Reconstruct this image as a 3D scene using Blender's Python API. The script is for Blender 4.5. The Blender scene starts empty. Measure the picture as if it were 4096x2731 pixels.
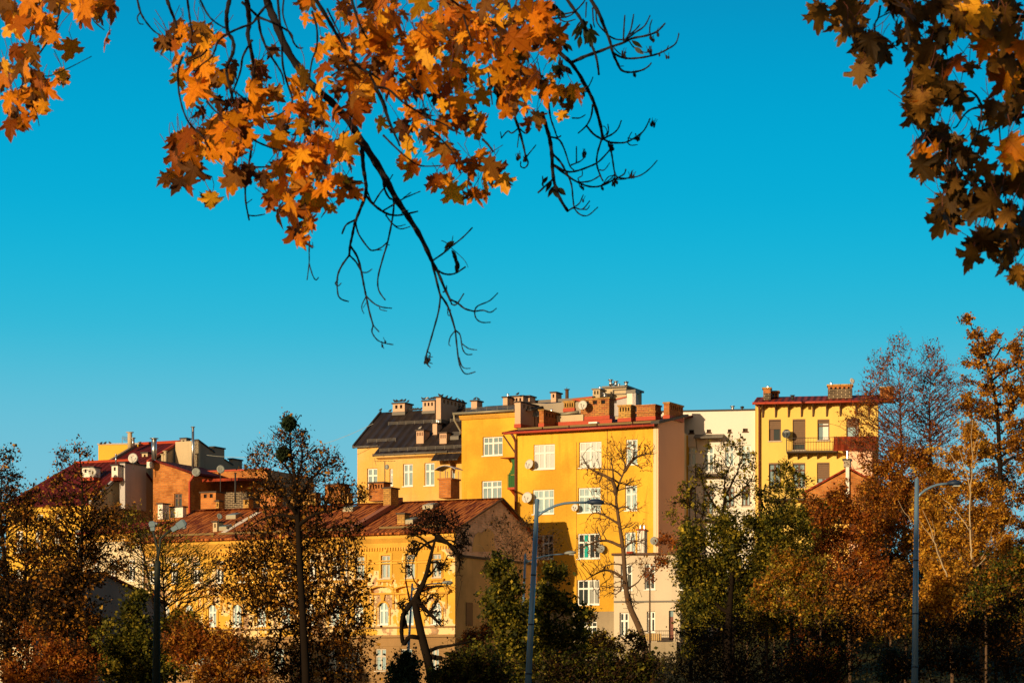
import bpy, math, random
import numpy as np
from mathutils import Vector
R = math.radians
random.seed(7); RNG = np.random.default_rng(7)
SC = bpy.context.scene; COL = SC.collection
# ---------------------------------------------------------------- camera
FPX = 85/36*4096; CX = 2048.0; HOR = 2786.0; CZ = 1.7       # photo pixels (4096 wide)
cd = bpy.data.cameras.new('camera'); cam = bpy.data.objects.new('camera', cd); COL.objects.link(cam)
cam.location = (0, 0, CZ); cam.rotation_euler = (R(90), 0, 0)
cd.lens = 85; cd.sensor_width = 36; cd.shift_y = (HOR-1365.5)/4096
cd.clip_start = .5; cd.clip_end = 6000
cd.dof.use_dof = True; cd.dof.focus_distance = 150; cd.dof.aperture_fstop = 20
SC.camera = cam
# ---------------------------------------------------------------- light
SUN_AZ = R(34); SUN_EL = R(8.5)      # azimuth: left of straight behind the camera
w = bpy.data.worlds.new('World'); SC.world = w; w.use_nodes = True
nt = w.node_tree; nt.nodes.clear()
out = nt.nodes.new('ShaderNodeOutputWorld'); bg = nt.nodes.new('ShaderNodeBackground')
sky = nt.nodes.new('ShaderNodeTexSky'); sky.sky_type = 'NISHITA'; sky.sun_disc = False
sky.sun_elevation = SUN_EL; sky.sun_rotation = math.pi + SUN_AZ
sky.air_density = 1.0; sky.dust_density = .6; sky.ozone_density = 2.0
tc = nt.nodes.new('ShaderNodeTexCoord'); sp = nt.nodes.new('ShaderNodeSeparateXYZ')
nt.links.new(tc.outputs['Generated'], sp.inputs[0])
rz = nt.nodes.new('ShaderNodeValToRGB'); nt.links.new(sp.outputs['Z'], rz.inputs[0])
SKYR = [(0.0, (.24, .55, .62)), (.08, (.21, .54, .67)), (.115, (.14, .53, .69)), (.15, (.02, .485, .68)), (.20, (.0, .43, .69)), (.275, (.0, .31, .59)), (.6, (.01, .12, .26)), (1, (.05, .09, .16))]
el = rz.color_ramp.elements; rz.color_ramp.interpolation = 'B_SPLINE'
el[0].position = SKYR[0][0]; el[0].color = (*SKYR[0][1], 1); el[1].position = 1; el[1].color = (*SKYR[-1][1], 1)
for p, c in SKYR[1:-1]:
    e = el.new(p); e.color = (*c, 1)
# away from the sun: clear deep cyan; towards the sun: the physical warm evening sky
mr = nt.nodes.new('ShaderNodeMapRange'); nt.links.new(sp.outputs['Y'], mr.inputs[0])
mr.inputs[1].default_value = -.15; mr.inputs[2].default_value = .5
nsc = nt.nodes.new('ShaderNodeMix'); nsc.data_type = 'RGBA'; nsc.blend_type = 'MULTIPLY'; nsc.inputs[0].default_value = 1
nt.links.new(sky.outputs[0], nsc.inputs[6]); nsc.inputs[7].default_value = (.105, .078, .055, 1)
sc2 = nt.nodes.new('ShaderNodeMix'); sc2.data_type = 'RGBA'; nt.links.new(mr.outputs[0], sc2.inputs[0])
nt.links.new(nsc.outputs[2], sc2.inputs[6]); nt.links.new(rz.outputs[0], sc2.inputs[7])
nt.links.new(sc2.outputs[2], bg.inputs[0]); bg.inputs[1].default_value = 1.0
nt.links.new(bg.outputs[0], out.inputs[0])
sd = bpy.data.lights.new('sun', 'SUN'); sun = bpy.data.objects.new('sun', sd); COL.objects.link(sun)
sd.energy = 5.0; sd.angle = R(.5); sd.color = (1, .76, .44)
tosun = Vector((-math.sin(SUN_AZ)*math.cos(SUN_EL), -math.cos(SUN_AZ)*math.cos(SUN_EL), math.sin(SUN_EL)))
sun.rotation_euler = tosun.to_track_quat('Z', 'Y').to_euler()
vs = SC.view_settings; vs.view_transform = 'Standard'; vs.look = 'None'; vs.exposure = 0; vs.gamma = 1
SC.cycles.max_bounces = 5; SC.cycles.transparent_max_bounces = 4; SC.cycles.use_denoising = True
# ---------------------------------------------------------------- pixel -> world
ZR = {0: (0, 0, 1.7415), 1: (0, 1650, 1000/2352), 2: (900, 1650, 1000/2352), 3: (1350, 1500, 800/2352), 4: (1950, 1480, 900/2352),
      5: (2600, 1450, 1100/2352), 6: (1900, 2000, 1000/2145), 7: (0, 2000, 1096/2351), 8: (1000, 2000, 1096/2351),
      9: (2700, 2000, 1000/2145), 10: (3300, 1200, 796/815), 11: (500, 0, 1100/2352), 12: (1500, 0, 1300/2352),
      13: (600, 600, 1500/2352), 14: (3200, 0, 896/1171)}
def zz(k, x, y):
    a, b, s = ZR[k]; return a+x*s, b+y*s
def at(k, x, y, Y):
    x, y = zz(k, x, y); return Vector(((x-CX)/FPX*Y, Y, (HOR-y)/FPX*Y+CZ))
class Fac:
    """vertical plane: u along it, v = world z, w = distance out of it towards the viewer"""
    def __init__(s, O, ang):
        s.O = Vector((O[0], O[1], 0)); s.a = ang
        s.d = Vector((math.cos(ang), -math.sin(ang), 0)); s.n = Vector((-math.sin(ang), -math.cos(ang), 0))
    def off(s, w): return Fac(s.O+s.n*w, s.a)
    def side(s, u, w=0):                       # the wall that runs inward from the right corner at u
        return Fac(s.O+s.d*u+s.n*w, s.a-math.pi/2)
    def uv(s, k, x, y):
        x, y = zz(k, x, y); r = Vector(((x-CX)/FPX, 1, (HOR-y)/FPX))
        t = s.O.dot(s.n)/Vector((r.x, r.y, 0)).dot(s.n); p = r*t
        return (p-s.O).dot(s.d), p.z+CZ
    def P(s, u, v, w=0):
        p = s.O+s.d*u+s.n*w; return (p.x, p.y, v)
def fac(k, x, Y, deg):
    p = at(k, x, 0, Y); return Fac((p.x, p.y), R(deg))
# ---------------------------------------------------------------- meshes
class MB:
    def __init__(s): s.v = []; s.f = []
    def add(s, vs, fs):
        n = len(s.v); s.v += [tuple(p) for p in vs]; s.f += [tuple(i+n for i in f) for f in fs]; return s
    def poly(s, pts): return s.add(pts, [tuple(range(len(pts)))])
    def hexa(s, b, t):                         # two quads, bottom and top, same winding
        return s.add(list(b)+list(t), [(3, 2, 1, 0), (4, 5, 6, 7), (0, 1, 5, 4), (1, 2, 6, 5), (2, 3, 7, 6), (3, 0, 4, 7)])
    def box(s, F, u0, u1, v0, v1, w0, w1):     # w0 < w1
        return s.hexa([F.P(u0, v0, w1), F.P(u1, v0, w1), F.P(u1, v0, w0), F.P(u0, v0, w0)],
                      [F.P(u0, v1, w1), F.P(u1, v1, w1), F.P(u1, v1, w0), F.P(u0, v1, w0)])
    def abox(s, c, hx, hy, hz):
        x, y, z = c
        return s.hexa([(x-hx, y-hy, z-hz), (x+hx, y-hy, z-hz), (x+hx, y+hy, z-hz), (x-hx, y+hy, z-hz)],
                      [(x-hx, y-hy, z+hz), (x+hx, y-hy, z+hz), (x+hx, y+hy, z+hz), (x-hx, y+hy, z+hz)])
    def slab(s, F, pts, w0, w1):               # polygon (u,v), extruded
        n = len(pts); a = [F.P(u, v, w1) for u, v in pts]; b = [F.P(u, v, w0) for u, v in pts]
        return s.add(a+b, [tuple(range(n)), tuple(reversed(range(n, 2*n)))]+[(i, n+i, n+(i+1) % n, (i+1) % n) for i in range(n)])
    def prof(s, F, pts, u0, u1):               # polygon (w,v), extruded along u
        n = len(pts); a = [F.P(u0, v, w_) for w_, v in pts]; b = [F.P(u1, v, w_) for w_, v in pts]
        return s.add(a+b, [tuple(range(n)), tuple(reversed(range(n, 2*n)))]+[(i, n+i, n+(i+1) % n, (i+1) % n) for i in range(n)])
    def tube(s, pts, rad, n=6, cap=True):
        pts = [Vector(p) for p in pts]; m = len(pts)
        if not hasattr(rad, '__len__'): rad = [rad]*m
        base = len(s.v); prev = None
        for i, p in enumerate(pts):
            t = (pts[min(i+1, m-1)]-pts[max(i-1, 0)]).normalized()
            if prev is None: a = t.orthogonal().normalized()
            else: a = (prev-t*prev.dot(t)); a = a.normalized() if a.length > 1e-6 else t.orthogonal().normalized()
            prev = a; b = t.cross(a)
            for j in range(n):
                q = 2*math.pi*j/n; s.v.append(tuple(p+(a*math.cos(q)+b*math.sin(q))*rad[i]))
        for i in range(m-1):
            for j in range(n):
                s.f.append((base+i*n+j, base+i*n+(j+1) % n, base+(i+1)*n+(j+1) % n, base+(i+1)*n+j))
        if cap:
            s.f.append(tuple(base+j for j in reversed(range(n)))); s.f.append(tuple(base+(m-1)*n+j for j in range(n)))
        return s
    def ball(s, c, rx, ry, rz_, n=8, m=6):
        b = len(s.v); c = Vector(c)
        for i in range(1, m):
            th = math.pi*i/m
            for j in range(n):
                ph = 2*math.pi*j/n
                s.v.append((c.x+rx*math.sin(th)*math.cos(ph), c.y+ry*math.sin(th)*math.sin(ph), c.z+rz_*math.cos(th)))
        s.v.append((c.x, c.y, c.z+rz_)); s.v.append((c.x, c.y, c.z-rz_)); T = b+(m-1)*n
        for i in range(m-2):
            for j in range(n): s.f.append((b+i*n+j, b+(i+1)*n+j, b+(i+1)*n+(j+1) % n, b+i*n+(j+1) % n))
        for j in range(n):
            s.f.append((T, b+j, b+(j+1) % n)); s.f.append((T+1, b+(m-2)*n+(j+1) % n, b+(m-2)*n+j))
        return s
    def build(s, name, mat, parent=None, smooth=False):
        L = Vector((0, 0, 0)) if parent is None else parent.get('_L_', None)
        L = ROOT.get(parent.name, Vector((0, 0, 0))) if parent is not None else Vector((0, 0, 0))
        me = bpy.data.meshes.new(name)
        me.from_pydata([(x-L.x, y-L.y, z-L.z) for x, y, z in s.v], [], s.f); me.update()
        return link(name, me, mat, parent, smooth)
ROOT = {}
def link(name, me, mat, parent, smooth=False):
    me.materials.append(mat)
    if smooth: me.polygons.foreach_set('use_smooth', [True]*len(me.polygons))
    o = bpy.data.objects.new(name, me); COL.objects.link(o)
    if parent is not None:
        o.parent = parent; ROOT[o.name] = ROOT[parent.name]
    return o
def thing(name, label, cat, loc, group=None):
    o = bpy.data.objects.new(name, None); COL.objects.link(o); o.location = loc; o.empty_display_size = .3
    o['label'] = label; o['category'] = cat
    if group: o['group'] = group
    ROOT[o.name] = Vector(loc); return o
def tag(o, label, cat, group=None, kind=None):
    o['label'] = label; o['category'] = cat
    if group: o['group'] = group
    if kind: o['kind'] = kind
    return o
def npmesh(name, V, faces, k, mat, parent, smooth=False):
    """V (n,3) array, faces (m,k) array"""
    if parent is not None: V = V-np.array(ROOT[parent.name])
    me = bpy.data.meshes.new(name); me.vertices.add(len(V)); me.vertices.foreach_set('co', V.astype(np.float32).ravel())
    me.loops.add(faces.size); me.loops.foreach_set('vertex_index', faces.astype(np.int32).ravel())
    me.polygons.add(len(faces)); me.polygons.foreach_set('loop_start', np.arange(0, faces.size, k, dtype=np.int32))
    me.update(calc_edges=True); me.validate()
    return link(name, me, mat, parent, smooth)
# ---------------------------------------------------------------- materials
class NT:
    def __init__(s, name):
        s.m = bpy.data.materials.new(name); s.m.use_nodes = True; s.t = s.m.node_tree; s.t.nodes.clear()
        s.out = s.n('OutputMaterial'); s.b = s.n('BsdfPrincipled'); s.l(s.b.outputs[0], s.out.inputs[0])
    def n(s, t): return s.t.nodes.new('ShaderNode'+t)
    def l(s, a, b): s.t.links.new(a, b)
    def pos(s): return s.n('NewGeometry').outputs['Position']
    def frame(s, ang, sc=(1, 1, 1)):           # (u+w, z, w) in a facade's own directions
        p = s.pos(); d = (math.cos(ang), -math.sin(ang), 0); nn = (-math.sin(ang), -math.cos(ang), 0)
        a = s.n('VectorMath'); a.operation = 'DOT_PRODUCT'; s.l(p, a.inputs[0]); a.inputs[1].default_value = d
        b = s.n('VectorMath'); b.operation = 'DOT_PRODUCT'; s.l(p, b.inputs[0]); b.inputs[1].default_value = nn
        return a.outputs['Value'], b.outputs['Value'], p
    def math(s, op, a, b=None):
        m = s.n('Math'); m.operation = op
        for i, q in enumerate((a, b)):
            if q is None: continue
            if isinstance(q, (int, float)): m.inputs[i].default_value = q
            else: s.l(q, m.inputs[i])
        return m.outputs[0]
    def vec(s, x, y, z=0.0):
        c = s.n('CombineXYZ')
        for i, q in enumerate((x, y, z)):
            if isinstance(q, (int, float)): c.inputs[i].default_value = q
            else: s.l(q, c.inputs[i])
        return c.outputs[0]
    def scale(s, v, sc):
        m = s.n('Mapping'); s.l(v, m.inputs[0]); m.inputs['Scale'].default_value = sc; return m.outputs[0]
    def noise(s, v, scale, detail=4, rough=.55):
        q = s.n('TexNoise'); s.l(v, q.inputs['Vector']); q.inputs['Scale'].default_value = scale
        q.inputs['Detail'].default_value = detail; q.inputs['Roughness'].default_value = rough; return q.outputs[0]
    def step(s, f, a, b):
        m = s.n('MapRange'); s.l(f, m.inputs[0]); m.inputs[1].default_value = a; m.inputs[2].default_value = b; m.interpolation_type = 'SMOOTHSTEP'
        return m.outputs[0]
    def mix(s, f, a, b, mode='MIX'):
        m = s.n('Mix'); m.data_type = 'RGBA'; m.blend_type = mode
        for i, q in ((0, f), (6, a), (7, b)):
            if isinstance(q, (int, float)): m.inputs[i].default_value = q
            elif isinstance(q, tuple): m.inputs[i].default_value = (*q, 1)
            else: s.l(q, m.inputs[i])
        return m.outputs[2]
    def ramp(s, f, stops, const=False):
        r = s.n('ValToRGB'); s.l(f, r.inputs[0]); e = r.color_ramp.elements
        if const: r.color_ramp.interpolation = 'CONSTANT'
        e[0].position = stops[0][0]; e[0].color = (*stops[0][1], 1); e[1].position = stops[-1][0]; e[1].color = (*stops[-1][1], 1)
        for p, c in stops[1:-1]:
            q = e.new(p); q.color = (*c, 1)
        return r.outputs[0]
    def bump(s, h, st, dist=.02):
        b = s.n('Bump'); s.l(h, b.inputs['Height']); b.inputs['Strength'].default_value = st; b.inputs['Distance'].default_value = dist
        s.l(b.outputs[0], s.b.inputs['Normal'])
    def done(s, col, rough=.8, spec=.3, metal=0):
        if isinstance(col, tuple): s.b.inputs['Base Color'].default_value = (*col, 1)
        else: s.l(col, s.b.inputs['Base Color'])
        s.b.inputs['Roughness'].default_value = rough; s.b.inputs['Specular IOR Level'].default_value = spec; s.b.inputs['Metallic'].default_value = metal
        return s.m
def leaf_veins(s, c):
    a = s.n('Attribute'); a.attribute_name = 'leaf_co'; sx = s.n('SeparateXYZ'); s.l(a.outputs['Vector'], sx.inputs[0])
    th = s.math('ARCTAN2', sx.outputs[0], sx.outputs[1]); r = s.n('VectorMath'); r.operation = 'LENGTH'; s.l(a.outputs['Vector'], r.inputs[0])
    v = s.math('MULTIPLY', s.math('SUBTRACT', 1.0, s.math('COSINE', s.math('MULTIPLY', th, 7.2))), s.math('MULTIPLY', r.outputs['Value'], r.outputs['Value']))
    c = s.mix(s.math('MULTIPLY', s.step(v, .012, .0), .55), c, s.mix(1.0, c, (.55, .36, .3), 'MULTIPLY'))
    b = s.noise(s.pos(), 45, 5, .7); return s.mix(s.math('MULTIPLY', s.step(b, .5, .72), .6), c, s.mix(1.0, c, (.42, .26, .2), 'MULTIPLY'))
def mul(c, k): return tuple(x*k for x in c)
def plain(name, col, rough=.6, metal=0, var=.15, spec=.3):
    s = NT(name); f = s.noise(s.pos(), 3, 5); return s.done(s.mix(f, mul(col, 1-var), mul(col, 1+var)), rough, spec, metal)
def stucco(name, col, dark=.72, streak=.35, fine=.12, alt=None):
    s = NT(name); p = s.pos()
    c = s.mix(s.step(s.noise(p, .22, 6), .38, .66), col, alt or mul(col, dark))
    c = s.mix(s.math('MULTIPLY', s.step(s.noise(s.scale(p, (1.6, 1.6, .16)), 1, 5, .65), .5, .78), streak), c, mul(col, .42))
    n2 = s.noise(p, 9, 6, .7); c = s.mix(fine, c, s.ramp(n2, [(.3, mul(col, .55)), (.7, mul(col, 1.3))]))
    s.bump(s.noise(p, 14, 4), .25, .02); return s.done(c, .9, .15)
def peeling(name, col, plaster, brick_c, ang, amount=.56, bamount=.62):
    s = NT(name); u, w_, p = s.frame(ang)
    c = s.mix(s.step(s.noise(p, .3, 6), .35, .65), col, mul(col, .7))
    c = s.mix(s.math('MULTIPLY', s.step(s.noise(s.scale(p, (1.5, 1.5, .2)), 1, 6, .7), .5, .75), .45), c, mul(col, .4))
    m1 = s.noise(s.scale(p, (.42, .42, .3)), 1, 5, .6)
    c = s.mix(s.step(m1, amount, amount+.02), c, plaster)
    b = bricknode(s, u, w_, p, brick_c, mul(brick_c, .6), (.42, .36, .28), .32, .1)
    c = s.mix(s.step(m1, bamount, bamount+.02), c, b)
    s.bump(m1, .4, .05); return s.done(c, .92, .1)
def bricknode(s, u, w_, p, c1, c2, mortar, bw, bh):
    b = s.n('TexBrick'); sp_ = s.n('SeparateXYZ'); s.l(p, sp_.inputs[0])
    s.l(s.vec(s.math('ADD', u, w_), sp_.outputs[2]), b.inputs['Vector']); b.inputs['Scale'].default_value = 1
    b.inputs['Brick Width'].default_value = bw; b.inputs['Row Height'].default_value = bh; b.inputs['Mortar Size'].default_value = bh*.12
    b.inputs['Color1'].default_value = (*c1, 1); b.inputs['Color2'].default_value = (*c2, 1); b.inputs['Mortar'].default_value = (*mortar, 1)
    return s.mix(s.math('MULTIPLY', s.step(s.noise(p, .9, 6, .7), .42, .68), .65), b.outputs[0], mul(c2, .45))
def brick(name, c1, c2, mortar, ang, bw=.42, bh=.15):
    s = NT(name); u, w_, p = s.frame(ang); c = bricknode(s, u, w_, p, c1, c2, mortar, bw, bh)
    s.bump(s.noise(p, 8, 4), .5, .03); return s.done(c, .92, .12)
def roofmetal(name, col, light, ang, period=.45, depth=.04, patch=.56, rough=.55, amount=.75):
    s = NT(name); u, w_, p = s.frame(ang)
    q = s.vec(s.math('MULTIPLY', u, 5.0), s.math('MULTIPLY', w_, .55), 0)
    f = s.noise(q, 1, 5, .6); g = s.noise(p, .5, 5)
    c = s.mix(s.step(g, .35, .65), col, mul(col, .6))
    c = s.mix(s.math('MULTIPLY', s.step(s.math('ADD', f, s.math('MULTIPLY', g, .25)), patch+.1, patch+.16), amount), c, light)
    wv = s.math('SINE', s.math('MULTIPLY', u, 2*math.pi/period)); rid = s.step(wv, .6, 1.0)
    c = s.mix(s.math('MULTIPLY', rid, .45), c, mul(col, .35))
    s.bump(wv, .8, depth); return s.done(c, rough, .18)
def glass(name, base, rough=.12, curtain=None):
    s = NT(name); p = s.pos(); r = s.n('ObjectInfo').outputs['Random']
    c = s.mix(s.step(s.noise(s.vec(s.math('ADD', s.math('MULTIPLY', r, 40.0), 0.0), 0.0, 0.0), 1, 0), .3, .7), mul(base, .7), mul(base, 1.25))
    if curtain:
        sx = s.n('SeparateXYZ'); s.l(p, sx.inputs[0])
        wv = s.math('SINE', s.math('MULTIPLY', sx.outputs[0], 26.0)); c = s.mix(s.math('MULTIPLY', s.step(wv, -.5, 1), .5), curtain, mul(curtain, .7))
    c = s.mix(s.math('MULTIPLY', s.step(s.noise(p, 1.3, 3), .45, .7), .35), c, mul(base, .5))
    return s.done(c, rough, .6)
def leafmat(name, stops, trans=.45, rough=.6, clump=.35):
    s = NT(name); g = s.n('NewGeometry'); f = g.outputs['Random Per Island']
    if clump: f = s.math('ADD', s.math('MULTIPLY', f, .55), s.math('MULTIPLY', s.step(s.noise(g.outputs['Position'], 2.2, 3), .32, .68), .45))
    c = s.ramp(f, stops)
    cl = s.step(s.noise(g.outputs['Position'], .8, 3), .35, .65)
    c = s.mix(s.math('MULTIPLY', cl, clump), c, s.mix(1.0, c, (.55, .42, .35), 'MULTIPLY'))
    if not clump: c = leaf_veins(s, c)
    s.done(c, rough, .15)
    t = s.n('BsdfTranslucent'); s.l(c, t.inputs[0]); m = s.n('MixShader'); m.inputs[0].default_value = trans
    s.l(s.b.outputs[0], m.inputs[1]); s.l(t.outputs[0], m.inputs[2]); s.l(m.outputs[0], s.out.inputs[0]); return s.m
TH = R(26.5)
M = {}
M['white'] = plain('white_paint', (.78, .76, .72), .45); M['offwhite'] = plain('old_white_paint', (.55, .47, .38), .6, var=.35)
M['brownframe'] = plain('brown_frame', (.13, .06, .035), .5); M['dark'] = plain('dark_opening', (.012, .010, .010), .9)
M['soot'] = plain('sooty_metal', (.035, .03, .028), .6); M['steel'] = plain('stainless_steel', (.55, .55, .56), .28, .9)
M['glass'] = glass('sky_tinted_window_glass', (.25, .36, .40)); M['gdark'] = glass('dark_window_glass', (.035, .05, .055))  # pale blue-grey base colour stands in for reflected sky and curtains
M['gwhite'] = glass('white_window_glass', (.66, .70, .70), .25); M['gcurt'] = glass('window_glass_with_curtain', (.22, .36, .42), .16, (.36, .50, .54))  # gwhite: near-white pane colour, slightly varied per window
M['yellow'] = stucco('yellow_stucco', (.84, .45, .045), .60, .7, .22); M['ochre'] = stucco('ochre_stucco', (.78, .42, .07), .62, .7, .2)
M['sand'] = stucco('sand_ochre_stucco', (.72, .46, .17), .8, .7, .2, alt=(.70, .38, .07)); M['lemon'] = stucco('lemon_stucco', (.82, .56, .14), .90, .15, .12)
M['cream'] = stucco('cream_stucco', (.80, .73, .64), .95, .08, .06); M['peach'] = stucco('peach_stucco', (1.0, .58, .38), .95, .08, .05)
M['creamwall'] = stucco('pale_cream_stucco', (.72, .58, .38), .92, .15, .08)
M['pinkchim'] = stucco('pinkish_render', (.66, .42, .28), .85, .25); M['grey'] = stucco('grey_render', (.36, .30, .23), .75, .35)
M['beige'] = stucco('beige_render', (.58, .45, .28), .85, .3); M['lav'] = stucco('whitewashed_render', (.52, .47, .46), .85, .3)
M['farm_yellow'] = stucco('bright_yellow_stucco', (.80, .46, .06), .88, .2); M['sideochre'] = stucco('weathered_ochre_side', (.80, .50, .21), .6, .45); M['barebrick'] = brick('weathered_pinkish_brick', (.95, .58, .40), (.74, .42, .28), (.85, .66, .48), TH, .5, .17)
M['peel'] = peeling('peeling_yellow_plaster', (.76, .42, .06), (.80, .58, .30), (.60, .32, .14), TH, .505, .575)
M['peelcream'] = peeling('peeling_cream_plaster', (.66, .44, .18), (.70, .52, .32), (.50, .26, .12), TH, .6, .7)
M['brownstucco'] = stucco('brown_banded_render', (.36, .21, .09), .75, .3)
M['gable'] = peeling('bare_brick_gable_with_plaster_patches', (.50, .27, .16), (.42, .26, .10), (.48, .27, .17), TH, .0, .0)
M['brick'] = brick('orange_brick', (.60, .22, .05), (.42, .13, .03), (.40, .22, .09), R(24)); M['brickred'] = brick('red_brick', (.56, .20, .04), (.38, .12, .025), (.34, .18, .1), TH)
M['bricky'] = brick('yellow_brick', (.62, .36, .09), (.44, .22, .06), (.16, .10, .05), TH); M['brickmix'] = brick('mixed_old_brick', (.55, .27, .07), (.44, .14, .05), (.14, .08, .05), TH)
M['brickdark'] = brick('dark_sooty_brick', (.10, .07, .05), (.06, .045, .035), (.42, .32, .2), TH)
M['rust'] = roofmetal('rusty_corrugated_roof', (.17, .030, .008), (.66, .20, .045), TH, .34, .05, .49, .8, .8)
M['maroon'] = roofmetal('maroon_sheet_roof', (.15, .014, .010), (.24, .03, .018), TH, .5, .06, .6, .7)
M['redroof'] = roofmetal('red_sheet_roof', (.32, .04, .012), (.42, .07, .02), R(9), .5, .05, .6, .7)
M['blackroof'] = roofmetal('black_standing_seam_roof', (.042, .030, .026), (.09, .065, .05), R(24.5), .75, .06, .68, .5, .5)
M['timber'] = plain('weathered_timber', (.20, .13, .05), .8); M['redflash'] = plain('orange_red_flashing', (.42, .05, .012), .6); M['gutter'] = plain('zinc_gutter', (.30, .26, .18), .5, .3)
M['redgutter'] = plain('red_gutter', (.42, .06, .03), .45); M['brownpipe'] = plain('brown_downpipe', (.14, .04, .022), .45)
M['greymetal'] = plain('grey_sheet_metal', (.14, .12, .10), .5); M['wood'] = plain('brown_wood', (.10, .045, .02), .7)
M['shutter'] = plain('brown_roller_shutter', (.17, .095, .05), .6); M['dish'] = plain('white_dish', (.62, .58, .52), .45); M['dishdark'] = plain('dark_grey_dish', (.045, .05, .055), .5)
M['dishgrey'] = plain('grey_dish', (.26, .27, .25), .5); M['greennet'] = plain('green_netting', (.03, .12, .03), .8); M['teal'] = plain('teal_curtain', (.0, .33, .28), .7)
M['concrete'] = stucco('concrete_ledge', (.38, .30, .2), .75, .4); M['darkledge'] = plain('dark_ledge', (.07, .05, .04), .8)
M['lampblue'] = plain('blue_grey_painted_steel', (.15, .25, .36), .35, .25, .05, .4); M['lampdark'] = plain('dark_blue_lamp_head', (.02, .035, .07), .45, 0, .05, .25)
M['lamplens'] = plain('lamp_lens', (.5, .52, .5), .2); M['darkpole'] = plain('dark_green_grey_pole', (.02, .025, .02), .7)
M['bird'] = plain('dark_pigeon_feathers', (.035, .03, .03), .7); M['birdpale'] = plain('pale_pigeon_feathers', (.45, .4, .36), .7)
M['bark'] = plain('dark_bark', (.014, .009, .006), .95, spec=.05); M['barkbrown'] = plain('brown_bark', (.11, .06, .03), .9); M['barkpale'] = plain('pale_birch_bark', (.46, .33, .19), .8)
M['barkred'] = plain('reddish_twig_bark', (.12, .05, .03), .9); M['twig'] = plain('near_black_twig_bark', (.012, .008, .008), .9)
# ---------------------------------------------------------------- building kit
def rect(F, k, x0, y0, x1, y1):
    xm, ym = (x0+x1)/2, (y0+y1)/2
    return F.uv(k, x0, ym)[0], F.uv(k, x1, ym)[0], F.uv(k, xm, y1)[1], F.uv(k, xm, y0)[1]
def wall(H, F, u0, u1, v0, v1, holes, mat, depth=8, side=None, name='wall', back=True, arches=()):
    m = MB(); us = sorted({u0, u1, *[h[0] for h in holes], *[h[1] for h in holes]}); vs_ = sorted({v0, v1, *[h[2] for h in holes], *[h[3] for h in holes]})
    us = [u for u in us if u0-1e-6 <= u <= u1+1e-6]; vs_ = [v for v in vs_ if v0-1e-6 <= v <= v1+1e-6]
    for a, b in zip(us, us[1:]):
        c0 = None
        for c, d in zip(vs_, vs_[1:]):
            if any(h[0] < (a+b)/2 < h[1] and h[2] < (c+d)/2 < h[3] for h in holes):
                if c0 is not None: m.poly([F.P(a, c0), F.P(b, c0), F.P(b, c), F.P(a, c)]); c0 = None
            elif c0 is None: c0 = c
        if c0 is not None: m.poly([F.P(a, c0), F.P(b, c0), F.P(b, v1), F.P(a, v1)])
    for a, b, c, d in holes:
        r = .32
        m.poly([F.P(a, c), F.P(a, d), F.P(a, d, -r), F.P(a, c, -r)]); m.poly([F.P(b, c), F.P(b, c, -r), F.P(b, d, -r), F.P(b, d)])
        m.poly([F.P(a, d), F.P(b, d), F.P(b, d, -r), F.P(a, d, -r)]); m.poly([F.P(a, c), F.P(a, c, -r), F.P(b, c, -r), F.P(b, c)])
    for a, b, c, d in arches:                  # spandrels above an arched window
        r = (b-a)/2; cu = (a+b)/2; cv = d-r*.9; n = 8
        for s_ in (-1, 1):
            for i in range(n):
                t0, t1 = math.pi/2*i/n, math.pi/2*(i+1)/n
                p0 = (cu+s_*r*math.cos(t0), cv+r*.9*math.sin(t0)); p1 = (cu+s_*r*math.cos(t1), cv+r*.9*math.sin(t1))
                m.poly([F.P(p0[0], p0[1]), F.P(p0[0], d), F.P(p1[0], d), F.P(p1[0], p1[1])])
    m.poly([F.P(u0, v0), F.P(u0, v1), F.P(u0, v1, -depth), F.P(u0, v0, -depth)])
    m.poly([F.P(u0, v1), F.P(u1, v1), F.P(u1, v1, -depth), F.P(u0, v1, -depth)])
    m.poly([F.P(u0, v0, -depth), F.P(u1, v0, -depth), F.P(u1, v1, -depth), F.P(u0, v1, -depth)])
    q = [F.P(u1, v0), F.P(u1, v0, -depth), F.P(u1, v1, -depth), F.P(u1, v1)]
    if side is None: m.poly(q)
    else: MB().poly(q).build('side_wall', side, H)
    return m.build(name, mat, H)
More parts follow.
